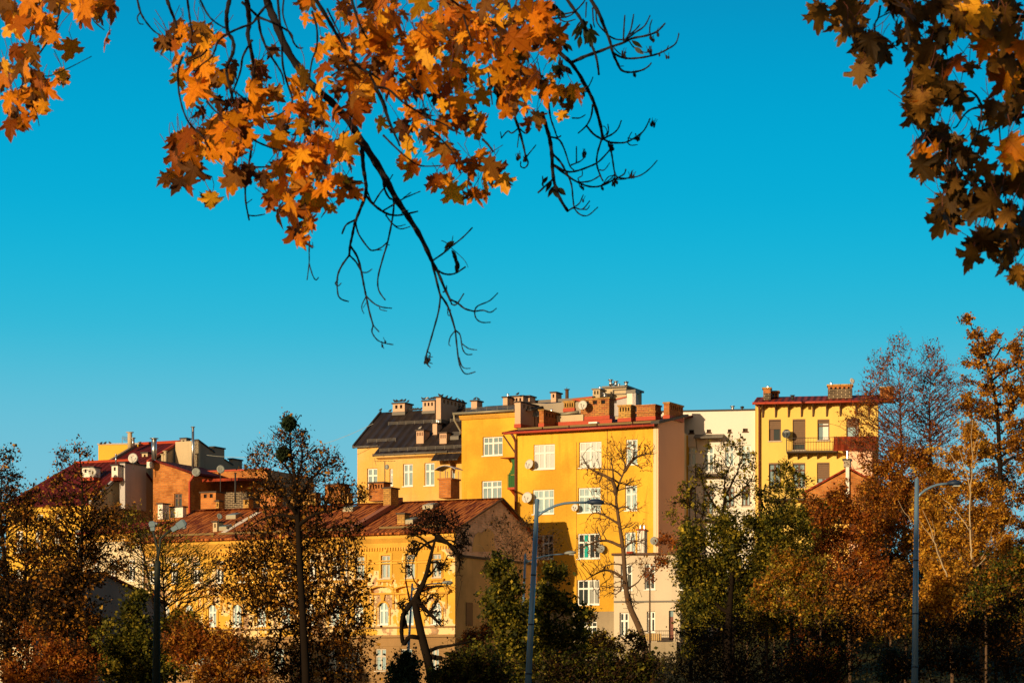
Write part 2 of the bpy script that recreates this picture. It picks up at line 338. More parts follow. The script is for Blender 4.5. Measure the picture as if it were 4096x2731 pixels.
def win(H, F, k, x0, y0, x1, y1, cols=2, tr=.36, sub=1, frame='white', pane='glass', inset=.16, fw=.095, arch=False, sill=True, curtain=None, shut=None, surround=None):
    """one window: frame with mullions, pane behind it, sill; returns the opening"""
    a, b, c, d = rect(F, k, x0, y0, x1, y1); m = MB(); i0, i1 = -inset, -inset+.06
    m.box(F, a, a+fw, c, d, i0, i1); m.box(F, b-fw, b, c, d, i0, i1); m.box(F, a+fw, b-fw, c, c+fw, i0, i1)
    m.box(F, a+fw, b-fw, d-fw, d, i0, i1)
    W = (b-a)/cols; bars = []
    for i in range(1, cols): m.box(F, a+W*i-fw*.8, a+W*i+fw*.8, c+fw, d-fw, i0, i1+.015)
    for i in range(cols):                      # leaf frames and thin mullions
        l, r = a+W*i+(fw*.8 if i else fw), a+W*(i+1)-(fw*.8 if i < cols-1 else fw)
        if tr: m.box(F, l, r, d-(d-c)*tr-fw*.7, d-(d-c)*tr+fw*.7, i0, i1+.005)
        for j in range(1, sub+1):
            q = l+(r-l)*j/(sub+1)
            if sub and j <= sub: m.box(F, q-fw*.3, q+fw*.3, c+fw, d-fw, i0, i1-.01)
    fr = m.build('window', M[frame], H)
    MB().box(F, a, b, c, d, i0-.05, i0+.01).build('pane', M[pane], fr)
    if sill: MB().box(F, a-.06, b+.06, c-.07, c+.005, -inset+.061, .09).build('sill', M['offwhite' if frame != 'white' else 'white'], fr)
    if curtain:
        s0, s1, mat_ = curtain; MB().box(F, a+(b-a)*s0, a+(b-a)*s1, c+fw, d-fw, i0+.012, i0+.03).build('curtain', M[mat_], fr)
    if shut:
        mm = MB(); n = max(3, int((d-c)*shut/.14)); hh = (d-c)*shut/n
        for j in range(n): mm.box(F, a+.02, b-.02, d-hh*(j+1)+.012, d-hh*j, i1+.02, i1+.05)
        mm.box(F, a, b, d-.12, d+.002, i1+.051, -.01); mm.build('roller_shutter', M['shutter'], fr)
    if surround:
        mm = MB(); t = .16
        mm.box(F, a-t, a, c, d+t, .0, .07); mm.box(F, b, b+t, c, d+t, .0, .07); mm.box(F, a, b, d, d+t, 0, .07)
        mm.box(F, (a+b)/2-.12, (a+b)/2+.12, d+t, d+t+.28, 0, .14); mm.box(F, a-.3, b+.3, c-.24, c-.10, 0, .24); mm.box(F, a-.2, a+.0, c-.42, c-.24, 0, .15); mm.box(F, b, b+.2, c-.42, c-.24, 0, .15)
        mm.build('surround', M[surround], fr)
    return (a, b, c, d)
def chim(H, F, k, x0, y0, x1, y1, depth=.9, mat='pinkchim', cap='darkledge', holes=2, w=0, side_holes=0, corbel=False, base=None, name='chimney', pipes=(), capov=.09):
    """chimney: front rectangle in pixels on the plane w out of F, depth inward; part of its house"""
    G = F.off(w); a, b, c, d = rect(G, k, x0, y0, x1, y1); m = MB(); ch = .11; hh = .28; d0 = d-ch
    def flue(mm):
        mm.box(G, a, b, c, d0-hh-.12, -depth, 0); mm.box(G, a, b, d0-.10, d0, -depth, 0)
        L, T = d0-hh-.12, d0-.10; n = max(1, holes)
        if holes:
            P_ = (b-a)/(2*n+1)
            for i in range(n+1): mm.box(G, a+2*i*P_, a+(2*i+1)*P_, L, T, -.14, 0)
        else: mm.box(G, a, b, L, T, -.14, 0)
        ns = side_holes
        if ns:
            P_ = (depth-.14)/(2*ns+1)
            for i in range(ns+1): mm.box(G, b-.14, b, L, T, -.14-(2*i+1)*P_, -.14-2*i*P_)
        else: mm.box(G, b-.14, b, L, T, -depth, -.14)
        mm.box(G, a, a+.1, L, T, -depth, -.14)
        if corbel: mm.box(G, a-.07, b+.07, d0-.26-hh, d0-.14-hh, -depth-.07, .07)
    flue(m); o = m.build(name, M[mat], H)
    MB().box(G, a-capov, b+capov, d0, d, -depth-capov, capov).build('cap', M[cap], o)
    MB().box(G, a+.145, b-.145, d0-hh-.11, d0-.11, -depth+.05, -.15).build('flue_opening', M['dark'], o)
    if base: MB().box(G, a-.05, b+.05, c, c+.3, -depth-.05, .05).build('flashing', M[base], o)
    for q, h_ in pipes: 
        p = Vector(G.P(a+(b-a)*q, d, -depth/2)); MB().tube([p, p+Vector((0, 0, h_))], .07, 8).tube([p+Vector((0, 0, h_)), p+Vector((0, 0, h_+.06))], [.16, .02], 8).build('flue_pipe', M['steel'], o)
    return o, (a, b, c, d, G)
def pipe(H, k, x, y0, y1, Y, r=.07, mat='steel', name='vent_pipe', cap=True):
    a = at(k, x, y0, Y); b = at(k, x, y1, Y); m = MB().tube([b, a], r, 10)
    if cap: m.tube([a, a+Vector((0, 0, .05))], [r*1.7, r*1.7], 10)
    return m.build(name, M[mat], H, True)
def downpipe(H, F, u, v0, v1, w=.12, r=.06, mat='brownpipe'):
    return MB().tube([F.P(u, v1+.25, w+.45), F.P(u, v1-.1, w+.42), F.P(u, v1-.6, w), F.P(u, v0, w)], r, 8).build('downpipe', M[mat], H, True)
def gutter(H, F, u0, u1, v, w, r=.08, mat='gutter'):
    m = MB().tube([F.P(u0, v, w), F.P(u1, v, w)], r, 8); n = int((u1-u0)/.9)
    for i in range(n+1):
        u = u0+(u1-u0)*i/max(1, n); m.box(F, u-.02, u+.02, v-.11, v+.11, w-.11, w+.1)
    return m.build('gutter', M[mat], H, True)
def slope(H, F, u0, u1, w0, v0, w1, v1, t=.12, mat='rust', name='roof'):
    return MB().prof(F, [(w0, v0), (w1, v1), (w1, v1-t), (w0, v0-t)], u0, u1).build(name, M[mat], H)
def snowguard(H, F, u0, u1, v, w, mat='greymetal'):
    m = MB()
    for i, dv in enumerate((.08, .17, .26)): m.tube([F.P(u0, v+dv, w+.0), F.P(u1, v+dv, w+.0)], .018, 4)
    n = max(2, int((u1-u0)/.8))
    for i in range(n+1): u = u0+(u1-u0)*i/n; m.box(F, u-.015, u+.015, v-.05, v+.28, w-.02, w+.02)
    return m.build('snow_guard', M[mat], H)
def railing(H, F, u0, u1, v0, v1, w, mat='darkledge', step=.16, sides=True, back=0):
    m = MB(); m.tube([F.P(u0, v1, w), F.P(u1, v1, w)], .025, 5); m.tube([F.P(u0, v0+.08, w), F.P(u1, v0+.08, w)], .018, 4)
    n = max(2, int((u1-u0)/step))
    for i in range(n+1):
        u = u0+(u1-u0)*i/n; m.tube([F.P(u, v0, w), F.P(u, v1, w)], .022 if i % 8 == 0 else .011, 4)
    if sides:
        for u in (u0, u1):
            m.tube([F.P(u, v1, w), F.P(u, v1, back)], .025, 5)
            for i in range(1, 7): ww = back+(w-back)*i/7; m.tube([F.P(u, v0, ww), F.P(u, v1, ww)], .011, 4)
    return m.build('railing', M[mat], H)
def dish(k, x, y, rpx, Y, label, mat='dish', az=-20, el=18, arm_to=None, stand=None, logo=False, tall=1.08):
    """satellite dish facing the viewer, az: turned to the side"""
    c = at(k, x, y, Y); r = rpx*ZR[k][2]/FPX*Y
    t = thing('satellite_dish', label, 'satellite dish', c-Vector((0, -.35, .0)), 'satellite dishes on the roofs and walls')
    a = R(az); fw = Vector((math.sin(a)*math.cos(R(el)), -math.cos(a)*math.cos(R(el)), math.sin(R(el)))); rt = Vector((math.cos(a), math.sin(a), 0)); up = rt.cross(fw)*-1
    if up.z < 0: up = -up
    m = MB(); n = 20; rings = [(0, 0), (.35, .02), (.7, .075), (1, .15)]; V = []; Fc = []
    for th in (0, -.02):
        b = len(V); V.append(c+fw*(th-.15*r))
        for q, dz in rings[1:]:
            for j in range(n):
                g = 2*math.pi*j/n; V.append(c+rt*(math.cos(g)*r*q)+up*(math.sin(g)*r*q*tall)+fw*((dz-.15)*r+th))
        for j in range(n):
            Fc.append((b, b+1+j, b+1+(j+1) % n))
            for i in range(2): Fc.append((b+1+i*n+j, b+1+(i+1)*n+j, b+1+(i+1)*n+(j+1) % n, b+1+i*n+(j+1) % n))
    o0 = 1+2*n; 
    for j in range(n): Fc.append((o0+j, 1+3*n+o0+j, 1+3*n+o0+(j+1) % n, o0+(j+1) % n))
    m.add(V, Fc); m.build('reflector', M[mat], t, True)
    tip = c+fw*(r*.95)-up*(r*.25); low = c-up*(r*1.0*tall)-fw*.02
    MB().tube([low, tip], .018, 5).ball(tip, .05, .05, .06).build('receiver_arm', M['dishgrey'], t)
    e = arm_to if arm_to is not None else c+Vector((.1, .45, -.12))
    MB().tube([c-fw*.1, c-fw*.2-up*.05, e], .03, 6).build('mount', M['soot'], t)
    if stand: MB().tube([c-fw*.2, c-fw*.2-Vector((0, 0, stand))], .03, 6).build('mast', M['soot'], t)
    if logo:
        f = bpy.data.curves.new('lettering', 'FONT'); f.body = logo; f.size = r*.42; f.align_x = 'CENTER'; f.extrude = .003
        o = bpy.data.objects.new('lettering', f); COL.objects.link(o); o.data.materials.append(M['white' if 'dark' in mat else 'redflash']); bpy.context.view_layer.update(); me = bpy.data.meshes.new_from_object(o); bpy.data.objects.remove(o); o = bpy.data.objects.new('lettering', me); COL.objects.link(o); o.parent = t
        from mathutils import Matrix
        q = Matrix((rt, up, fw)).transposed().to_4x4(); q.translation = c+fw*.03*1+up*r*.35-Vector(ROOT[t.name]); o.matrix_local = q
    return t
def pigeon(k, x, y, Y, label, mat='bird', flip=1, cat='pigeon', s=.9, grp='pigeons on the chimneys and ridges'):
    p = at(k, x, y, Y); m = MB(); f = flip
    # body, tapering tail, neck and head in one skin
    spine = [(-.19, .04, .012), (-.12, .07, .045), (-.04, .115, .085), (.04, .145, .09), (.085, .19, .065), (.10, .235, .05), (.125, .25, .038), (.165, .24, .008)]
    m.tube([p+Vector((f*a*s, 0, b*s)) for a, b, r_ in spine], [r_*s for a, b, r_ in spine], 7)
    for dx in (.0, .05): m.tube([p+Vector((f*dx*s, .02, .08*s)), p+Vector((f*dx*s, .02, -.01))], .008*s, 4)
    o = m.build('pigeon', M[mat], None, True)
    L = Vector(p); o.data.transform(__import__('mathutils').Matrix.Translation(-L)); o.location = L
    return tag(o, label, cat, grp)
def bracket(m, F, u, v, w1, h=.55, t=.06):
    m.slab(Fac(F.P(u, 0)[:2], F.a-math.pi/2), [(0, v), (-w1, v), (0, v-h)], -t/2, t/2)
def house(name, label, F, u, v=0.0, cat='house', grp=None):
    p = F.P(u, v); return thing(name, label, cat, p, grp)
GR = .4
# ================================================================ unseen block added behind the camera to shade the foot of the slope
Fq = Fac((-105, -20), 0.0); H = thing('shade_block', 'long plain unseen block added behind the viewer to shade the slope', 'shadow caster', (-75, -20, 0))
MB().box(Fq, 0, 66, 0, 19.0, -10, 0).build('wall', M['beige'], H); m = MB(); m.prof(Fq, [(.6, 19.05), (-5, 21), (-10.6, 19.05)], -.4, 66.4); m.build('roof', M['maroon'], H)
# ================================================================ bare brick gabled old tenement (front)
F5 = fac(8, 1760, 175, 26.5)
u5 = lambda k, x: F5.uv(k, x, 600)[0]
uL, uM = u5(7, 1215), F5.uv(8, 800, 0)[0]          # left end of the yellow part
veave = F5.off(.45).uv(8, 1500, 262)[1]; D5 = 7.1; G = F5.off(-D5)
vridge = G.uv(8, 2145, -12)[1]
H = house('old_tenement', 'long old tenement with peeling yellow plaster, rusty corrugated roof and bare brick gable', F5, -8)
holes = []; arches = []; paneled = []
for x0, x1, y0, y1 in ((910, 985, 482, 672), (1125, 1205, 472, 670), (1335, 1417, 465, 664), (1565, 1642, 460, 660)):
    holes.append(win(H, F5, 8, x0, y0, x1, y1, 2, .38, 0, 'offwhite', 'gcurt', surround='ochre', inset=.2))
for x0, x1, y0, y1 in ((1465, 1530, 535, 708), (1655, 1718, 530, 708), (1850, 1920, 520, 706), (2045, 2105, 512, 700), (2240, 2300, 508, 698)):
    holes.append(win(H, F5, 7, x0, y0, x1, y1, 2, .38, 0, 'white', 'gdark', inset=.2, surround='ochre' if x0 > 2000 else None))
holes.append(win(H, F5, 7, 1275, 540, 1337, 712, 2, .38, 0, 'white', 'gdark', inset=.2))
for x0, x1 in ((90, 155), (300, 365), (505, 575), (705, 780)):
    holes.append(win(H, F5, 8, x0, 510-x0*.033, x1, 700-x0*.033, 2, .38, 0, 'white', 'gdark', inset=.2, surround='ochre'))
ar2 = [(895, 970), (1105, 1185), (1325, 1403), (1560, 1638), (690, 765), (480, 555), (270, 345), (60, 135), (-150, -75), (-360, -290), (-560, -490), (-760, -690)]
for x0, x1 in ar2:
    h_ = win(H, F5, 8, x0, 876-(x0-1105)*.012, x1, 1066-(x0-1105)*.012, 2, .36, 0, 'white', 'gcurt', inset=.2, sill=True)
    holes.append(h_); arches.append(h_); a, b, c, d = h_; m = MB(); cu = (a+b)/2; r = (b-a)/2
    for i in range(10):                        # arched frame head and moulded hood above
        t0, t1 = math.pi*i/10, math.pi*(i+1)/10
        q = lambda t, rr: (cu+rr*math.cos(t), d-r*.9+rr*.9*math.sin(t))
        m.slab(F5, [q(t0, r), q(t0, r+.13), q(t1, r+.13), q(t1, r)], 0, .08)
        q2 = lambda t, rr: (cu+rr*1.45*math.cos(t), d+.70+rr*.62*math.sin(t))
        m.slab(F5, [q2(t0, .74), q2(t0, .90), q2(t1, .90), q2(t1, .74)], 0, .38)
    m.box(F5, cu-1.1, cu+1.1, d+.58, d+.70, 0, .26); m.slab(F5, [(cu-.09, d+.1), (cu+.09, d+.1), (cu+.2, d+.58), (cu-.2, d+.58)], 0, .16)
    m.box(F5, a-.22, a-.13, c, d-.4, 0, .07); m.box(F5, b+.13, b+.22, c, d-.4, 0, .07)
    m.box(F5, a-.55, a-.4, d-.5, d+.6, 0, .1); m.box(F5, b+.4, b+.55, d-.5, d+.6, 0, .1)
    m.build('window_hood', M['ochre'], H)
for x0, x1 in ((1075, 1167), (1292, 1390), (1555, 1620), (660, 740), (860, 940), (440, 520), (200, 290), (-20, 70), (-250, -160), (-480, -390), (-700, -620)):
    holes.append(win(H, F5, 8, x0, 1272, x1, 1462, 2, .34, 0, 'offwhite', 'gcurt', inset=.2))
vsc = F5.uv(8, 1400, 1160)[1]; vtop = veave-.35; cut = u5(7, 1215)
up = [h for h in holes if h[2] > vsc and h[0] > cut]; dn = [h for h in holes if h[2] < vsc and h[0] > cut]
wall(H, F5, cut, 0, vsc, vtop, up, M['peel'], 13.6, M['sideochre'], arches=[a for a in arches if a[0] > cut])
wall(H, F5, cut, 0, -.3, vsc-.005, dn, M['brownstucco'], 13.6, M['sideochre'], name='ground_floor_wall')
m = MB(); m.box(F5, cut, .08, vsc-.12, vsc+.06, .002, .22); m.box(F5, cut, .05, vsc+.55, vsc+.68, .002, .13)
i = 0
v = vsc-.75
while v > 0:
    us = sorted([(a-.05, b+.05) for a, b, c, d in dn if c-.1 < v < d+.1]); x = cut
    for a, b in us+[(0, 0)]:
        if a-x > .3: m.box(F5, x, a, v, v+.34, .002, .045)
        x = b
    v -= .42
m.build('string_course', M['brownstucco'], H)
m = MB(); m.prof(F5, [(.002, vtop-.75), (.05, vtop-.75), (.12, vtop-.5), (.12, vtop-.45), (.42, vtop-.1), (.42, vtop+.28), (.002, vtop+.28)], cut, .1)
m.box(F5, cut, .03, vtop-1.95, vtop-1.85, .002, .1); m.box(F5, cut, .03, vtop-1.75, vtop-1.68, .002, .07)
n = int(-cut/.22)
for i in range(n): u = cut+i*.22; m.box(F5, u, u+.11, vtop-.98, vtop-.752, .002, .11)
m.build('cornice', M['ochre'], H)
# side: gable
Gs = F5.side(0, -.001); MB().slab(Gs, [(0, vtop+.003), (13.6, vtop+.003), (13.6, veave), (D5, vridge-.12), (0, veave)], -.35, 0).build('gable_wall', M['barebrick'], H)
MB().box(Gs, 0, 13.6, vtop-1.5, vtop+.0, .004, .03).build('brick_band', M['barebrick'], H)
rr = random.Random(4); m = MB(); ps = [Gs.uv(8, x, y) for x, y in ((1900, 440), (1915, 330), (1930, 290), (1960, 270), (1985, 285), (2010, 250), (2040, 245), (2075, 265), (2095, 300), (2085, 330), (2100, 400), (2110, 440))]
m.slab(Gs, ps[::-1], .031, .05); m.build('plaster_patch', M['sideochre'], H)
MB().box(Gs, 0, 13.6, vtop-1.55, vtop-1.38, .002, .14).build('ledge', M['darkledge'], H)
a, b, c, d = rect(Gs, 8, 1852, 876, 1908, 1075); MB().box(Gs, a, b, c, d, .002, .05).build('blind_window', M['brownframe'], H)
# roof: front slope with a kick at the eave, back slope
fu = F5.uv(2, 1590, 800)[0]; fw_u = F5.uv(2, 1200, 1080)[0]
slope(H, F5, cut-.1, .22, .62, veave-.08, -D5-.05, vridge, .12, 'rust')
slope(H, F5, cut-.1, .22, -D5-.05, vridge, -14.0, veave-.08, .12, 'rust', 'roof')
m = MB(); m.prof(F5, [(-D5+.3, vridge+.02), (-D5-.05, vridge+.1), (-D5-.4, vridge+.02)], cut, .24)
m.build('ridge_cap', M['rust'], H)
MB().prof(F5, [(.66, veave-.12), (.66, veave-.04), (-D5, vridge+.06), (-D5, vridge-.06)], .225, .36).build('bargeboard', M['wood'], H)
MB().prof(F5, [(-D5, vridge-.06), (-D5, vridge+.06), (-14.1, veave-.04), (-14.1, veave-.14)], .225, .36).build('bargeboard', M['wood'], H)
gutter(H, F5, cut, .2, veave-.13, .68, .09, 'rust')
RS = lambda w_: veave-.08+(vridge-veave+.08)*(.62-w_)/(.62+D5+.05)      # roof height at depth w_
# low timber snow guard along the eave
m = MB()
for u0_, u1_ in ((cut+1, -21), (-20.6, -14), (-13.6, -9), (-6.5, -1)): m.box(F5, u0_, u1_, RS(-.35)+.05, RS(-.35)+.2, -.38, -.32)
m.build('snow_guard', M['timber'], H)
# fire wall band crossing the roof
uf = F5.off(-3).uv(2, 1400, 930)[0]
MB().prof(F5, [(.4, RS(.4)+.02), (.4, RS(.4)+.42), (-D5, vridge+.42), (-D5, vridge+.02)], uf-.22, uf+.22).build('fire_wall', plain('terracotta_coping', (.36, .13, .07), .8), H)
for k, x0, y0, x1, y1, mt, n, dp, w_ in ((2, 1490, 700, 1560, 870, 'bricky', 0, 1.2, -5.2), (2, 1352, 650, 1492, 830, 'brickred', 5, 1.1, -7.2), (2, 940, 668, 1098, 850, 'brickred', 2, 1.2, -6.9),
        (2, 1098, 752, 1160, 850, 'bricky', 2, .7, -6.3), (2, 718, 750, 852, 865, 'bricky', 5, .8, -6.3), (2, 617, 750, 668, 900, 'bricky', 1, .8, -5.6), (2, 330, 705, 480, 880, 'brickred', 2, 1.0, -6.4),
        (2, 170, 803, 222, 895, 'bricky', 1, .7, -5.8), (1, 2030, 822, 2058, 900, 'bricky', 1, .5, -6.0), (2, 1620, 940, 1688, 1095, 'bricky', 0, .8, -1.4), (1, 2003, 1018, 2042, 1150, 'beige', 1, .9, -1.3)):
    chim(H, F5, k, x0, y0, x1, y1, dp, mt, holes=n, w=w_)
chim(H, F5, 1, 1888, 740, 2030, 905, 1.3, 'brick', 'darkledge', 2, w=-6.3)
o, q = chim(H, F5, 2, 2012, 615, 2125, 800, 1.4, 'brickred', 'brickred', 0, w=-6.4, side_holes=0)
a, b, c, d, G_ = q; m = MB()
for u in (a+.05, (a+b)/2, b-.05):
    for ww in (-.1, -1.3): m.tube([G_.P(u, d, ww), G_.P(u, d+.62, ww)], .025, 5)
n = 8; ps = [(a-.35+(b-a+.75)*i/n, d+.5+.42*math.sin(math.pi*(.10+.80*i/n))) for i in range(n+1)]
for (p0, p1) in zip(ps, ps[1:]): m.slab(G_, [p0, p1, (p1[0], p1[1]+.04), (p0[0], p0[1]+.04)], -1.25, .1)
m.build('arched_cowl', plain('bluish_sheet_metal', (.25, .27, .33), .35, .7), o)
def skylight(k, x, y, w_, s=.9):
    G_ = F5.off(w_); u, v = G_.uv(k, x, y); mm = MB(); sl = (vridge-veave)/(D5+.6)
    mm.prof(F5, [(w_+.4, RS(w_+.4)), (w_+.4, RS(w_+.4)+.3), (w_-.5, RS(w_-.5)+.16), (w_-.5, RS(w_-.5))], u-s/2, u+s/2)
    o = mm.build('skylight', M['gutter'], H)
    MB().prof(F5, [(w_+.36, RS(w_+.4)+.31), (w_+.36, RS(w_+.4)+.34), (w_-.46, RS(w_-.5)+.21), (w_-.46, RS(w_-.5)+.175)], u-s/2+.06, u+s/2-.06).build('pane', M['glass'], o)
for a in ((2, 1740, 1010, -1.9), (2, 1930, 815, -5.6), (2, 1180, 830, -5.8), (2, 80, 900, -5.0), (1, 2110, 1050, -1.9)): skylight(*a)
# roof ladder
u0_, _ = F5.off(-.6).uv(1, 2070, 1140); G_ = F5.off(-6.0); u1_, _ = G_.uv(2, 300, 870); m = MB()
P0 = Vector(F5.P(u0_, RS(-.4)+.08, -.4)); P1 = Vector(F5.P(u1_, RS(-6)+.08, -6)); sd_ = F5.d*.42
m.tube([P0, P1], .025, 4); m.tube([P0+sd_, P1+sd_], .025, 4)
for i in range(1, 26): p = P0.lerp(P1, i/26); m.tube([p, p+sd_], .02, 4)
m.build('roof_ladder', M['white'], H)
downpipe(H, F5, F5.uv(8, 838, 400)[0], 0, vtop-.3, .16, .07, 'white'); downpipe(H, F5, cut+.25, 0, vtop-.2, .16, .07, 'white')
# white rendered ends of the party wall on the left end of the roof
for x0, x1, y0, y1, w_, dp in ((1485, 1530, 848, 1000, -4.0, .9), (1600, 1720, 878, 985, -5.4, .5)): chim(H, F5, 1, x0, y0, x1, y1, dp, 'cream', 'darkledge', 0, w=w_)
# ---------------- cream left neighbour of the tenement
H = house('cream_tenement', 'low cream tenement with a shallow red metal roof beside the long rusty roof', F5, cut-4)
uA = F5.uv(7, 700, 600)[0]; va = F5.off(.4).uv(1, 1100, 1120)[1]
sel = [win(H, F5, 7, x0, 505, x1, 690, 2, .3, 0, 'white', 'gdark', inset=.2) for x0, x1 in ((790, 850), (942, 1006), (1098, 1160))]
wall(H, F5, uA, cut-.01, -.3, va-.1, sel, M['creamwall'], 9)
slope(H, F5, uA-.2, cut-.12, .5, va, -4.5, F5.off(-4.5).uv(1, 1200, 1035)[1], .12, 'redroof'); 
m = MB(); m.box(F5, uA, cut-.05, va-.5, va-.13, .002, .3); m.box(F5, uA, cut-.05, va-.7, va-.6, .002, .1); m.build('cornice', M['ochre'], H)
# ================================================================ dark seam roof house
F6 = fac(3, 1450, 198, 24.5)
H = house('black_roofed_house', 'ochre plastered house under a black standing seam metal roof with pinkish chimneys', F6, -5, 5)
hl = []
for x0, y0, x1, y1, c in ((770, 1042, 885, 1305, 2), (1022, 1030, 1139, 1298, 2), (612, 1098, 650, 1298, 1), (1337, 1064, 1380, 1230, 1)):
    hl.append(win(H, F6, 3, x0, y0, x1, y1, c, .36, 0, 'white', 'glass', inset=.22))
FL = F6.off(-1.1); uc = F6.uv(3, 480, 1000)[0]
hL = [win(H, FL, 3, 347, 1095, 468, 1330, 2, .36, 0, 'white', 'glass', inset=.22)]
ve6 = F6.off(.45).uv(3, 950, 915)[1]; veL = FL.off(.35).uv(3, 400, 828)[1]; uL6 = FL.uv(3, 232, 1000)[0]; uR6 = F6.uv(3, 1450, 1000)[0]
vr6 = F6.off(-6).uv(3, 900, 418)[1]
wall(H, F6, uc, uR6+.6, 4, ve6-.1, hl, M['sand'], 9); wall(H, FL, uL6, uc-.01, 4, veL-.1, hL, M['sand'], 9, name='wall')
R6 = lambda w_: ve6+(vr6-ve6)*(.5-w_)/6.5
slope(H, F6, uc-.25, uR6+.8, .5, ve6, -1.15, R6(-1.15), .12, 'blackroof')
slope(H, F6, uL6-.25, uR6+.8, -.9, R6(-.9)+.004, -6, vr6, .12, 'blackroof', 'roof')
slope(H, F6, uL6-.25, uR6+.8, -6, vr6, -12, ve6, .12, 'blackroof', 'roof')
MB().prof(F6, [(.5, ve6-.22), (.5, ve6-.12), (-.2, ve6-.12), (-.2, ve6-.35), (.1, ve6-.35)], uc, uR6+.6).build('eave_cornice', M['sand'], H)
MB().prof(F6, [(-.95, R6(-.9)-.12), (-.95, R6(-.9)+.14), (-6, vr6+.14), (-6, vr6-.12)], uL6-.4, uL6-.252).build('verge_trim', M['soot'], H)
gutter(H, F6, uc-.2, uR6-1, ve6-.02, .56, .08, 'greymetal'); gutter(H, F6, uL6-.2, uc-.5, R6(-.9)-.05, -.84, .08, 'greymetal')
snowguard(H, F6, uc+.2, uR6+.3, R6(.1), .1); snowguard(H, F6, uL6+.8, uc+.9, R6(-1.4), -1.4); snowguard(H, F6, uL6+1.5, uR6+.5, R6(-3.9), -3.9)
PERCH = {}
for k, x0, y0, x1, y1, n, dp, w_, sh in ((3, 650, 322, 790, 470, 2, 1.5, -5.4, 0), (3, 1000, 292, 1142, 460, 3, 1.2, -5.5, 0), (3, 1158, 250, 1215, 560, 0, 4.8, -2.6, 6), (3, 1118, 555, 1170, 755, 0, .9, -2.1, 0),
        (3, 927, 640, 1012, 848, 4, 1.1, -.9, 0), (3, 1200, 668, 1282, 878, 3, 1.1, -.7, 0)):
    o, q = chim(H, F6, k, x0, y0, x1, y1, dp, 'pinkchim', holes=n, w=w_, side_holes=sh, base='greymetal', pipes=((.5, .25), (.9, .2)) if x0 == 1118 else ())
    PERCH[x0] = (q, dp)
m = MB(); a, b = F6.off(-1.6).uv(3, 1320, 760), 0; u = a[0]
m.prof(F6, [(-1.2, R6(-1.2)), (-1.2, R6(-1.2)+.3), (-2.2, R6(-2.2)+.12), (-2.2, R6(-2.2))], u, u+1.0); m.build('roof_hatch', M['greymetal'], H)
vl = ve6-.55; slope(H, F6, uR6-2.1, uR6+.3, 1.25, vl-.15, .05, vl+.75, .1, 'blackroof', 'porch_roof')
m = MB(); bracket(m, F6, uR6-.6, vl-.3, 1.0, .9, .1); m.build('bracket', M['wood'], H)
# ================================================================ tall ochre house
F7 = fac(3, 1460, 196, 26.5)
H = house('tall_ochre_house', 'tall ochre house with shared white grid windows beside the black roof', F7, 3, 5)
hl = [win(H, F7, 3, 1707, 722, 1941, 944, 2, .34, 1, 'white', 'glass', inset=.22), win(H, F7, 3, 1694, 1240, 1929, 1465, 2, .34, 1, 'white', 'glass', inset=.22),
      win(H, F7, 3, 1680, 1760, 1920, 1985, 2, .34, 1, 'white', 'glass', inset=.22)]
uR7 = F7.uv(3, 2112, 1000)[0]; ve7 = F7.off(.3).uv(3, 1750, 440)[1]
wall(H, F7, 0, uR7+1, 4, ve7-.25, hl, M['yellow'], 9)
MB().prof(F7, [(.002, ve7-.45), (.12, ve7-.45), (.3, ve7-.2), (.3, ve7-.05), (.002, ve7-.05)], -.1, uR7+.8).build('cornice', M['ochre'], H)
vr7 = F7.off(-5).uv(3, 1750, 365)[1]
slope(H, F7, -.25, uR7+1.5, .5, ve7+.05, -5, vr7, .14, 'blackroof'); MB().prof(F7, [(-5, vr7), (-5, ve7), (-9, ve7)], -.2, uR7+1.5).build('roof', M['blackroof'], H)
gutter(H, F7, -.45, uR7, ve7+.02, .6, .11, 'gutter'); snowguard(H, F7, .3, uR7, ve7+.25, -.2)
MB().tube([F7.P(-.4, ve7, .6), F7.P(-.38, ve7-.5, .55), F7.P(-.1, ve7-1.3, .05), F7.P(-.1, ve7-1.6, .05)], .08, 8).build('downpipe', M['gutter'], H, True)
for k, x0, y0, x1, y1, n, dp, w_ in ((3, 1572, 293, 1640, 395, 0, 1.0, -5), (3, 1945, 250, 1998, 352, 0, 1.0, -5), (3, 2030, 240, 2182, 350, 3, 1.0, -6)):
    chim(H, F7, k, x0, y0, x1, y1, dp, 'pinkchim', holes=n, w=w_, pipes=((.5, .25),) if x0 == 1945 else ())
# corner balcony with green netting
F7b = F7.off(1.1); a, b, c, d = rect(F7b, 3, 2000, 1165, 2100, 1310)
m = MB().box(F7, a, b+.3, c-.22, c-.06, .002, 1.15); m.prof(F7, [(0.002, c-.7), (.002, c-.222), (1.0, c-.222)], a+.1, a+.3); bal = m.build('balcony', M['redflash'], H)
railing(H, F7, a, b+.3, c-.05, d, 1.08, 'greennet', .14)
MB().box(F7, a+.02, b+.3, c-.04, d-.05, 1.0, 1.03).build('netting', M['greennet'], H)
t_ = F7b.uv(3, 2050, 965)[1]; m = MB(); m.prof(F7, [(.01, t_+.05), (1.4, t_-.02), (1.4, t_-.08), (.01, t_-.02)], a-.5, b+.4); m.build('balcony_roof', M['redroof'], H)
m = MB(); n = 8
for i in range(n):                             # netting hanging in the corner
    v0, v1 = d+(t_-d)*i/n, d+(t_-d)*(i+1)/n; f = lambda v: .28*math.sin(math.pi*(v-d)/(t_-d))
    m.box(F7, a+.08+f(v0), b, v0, v1, .95+.02*(i % 2), .98+.02*(i % 2))
m.build('netting', M['greennet'], H)
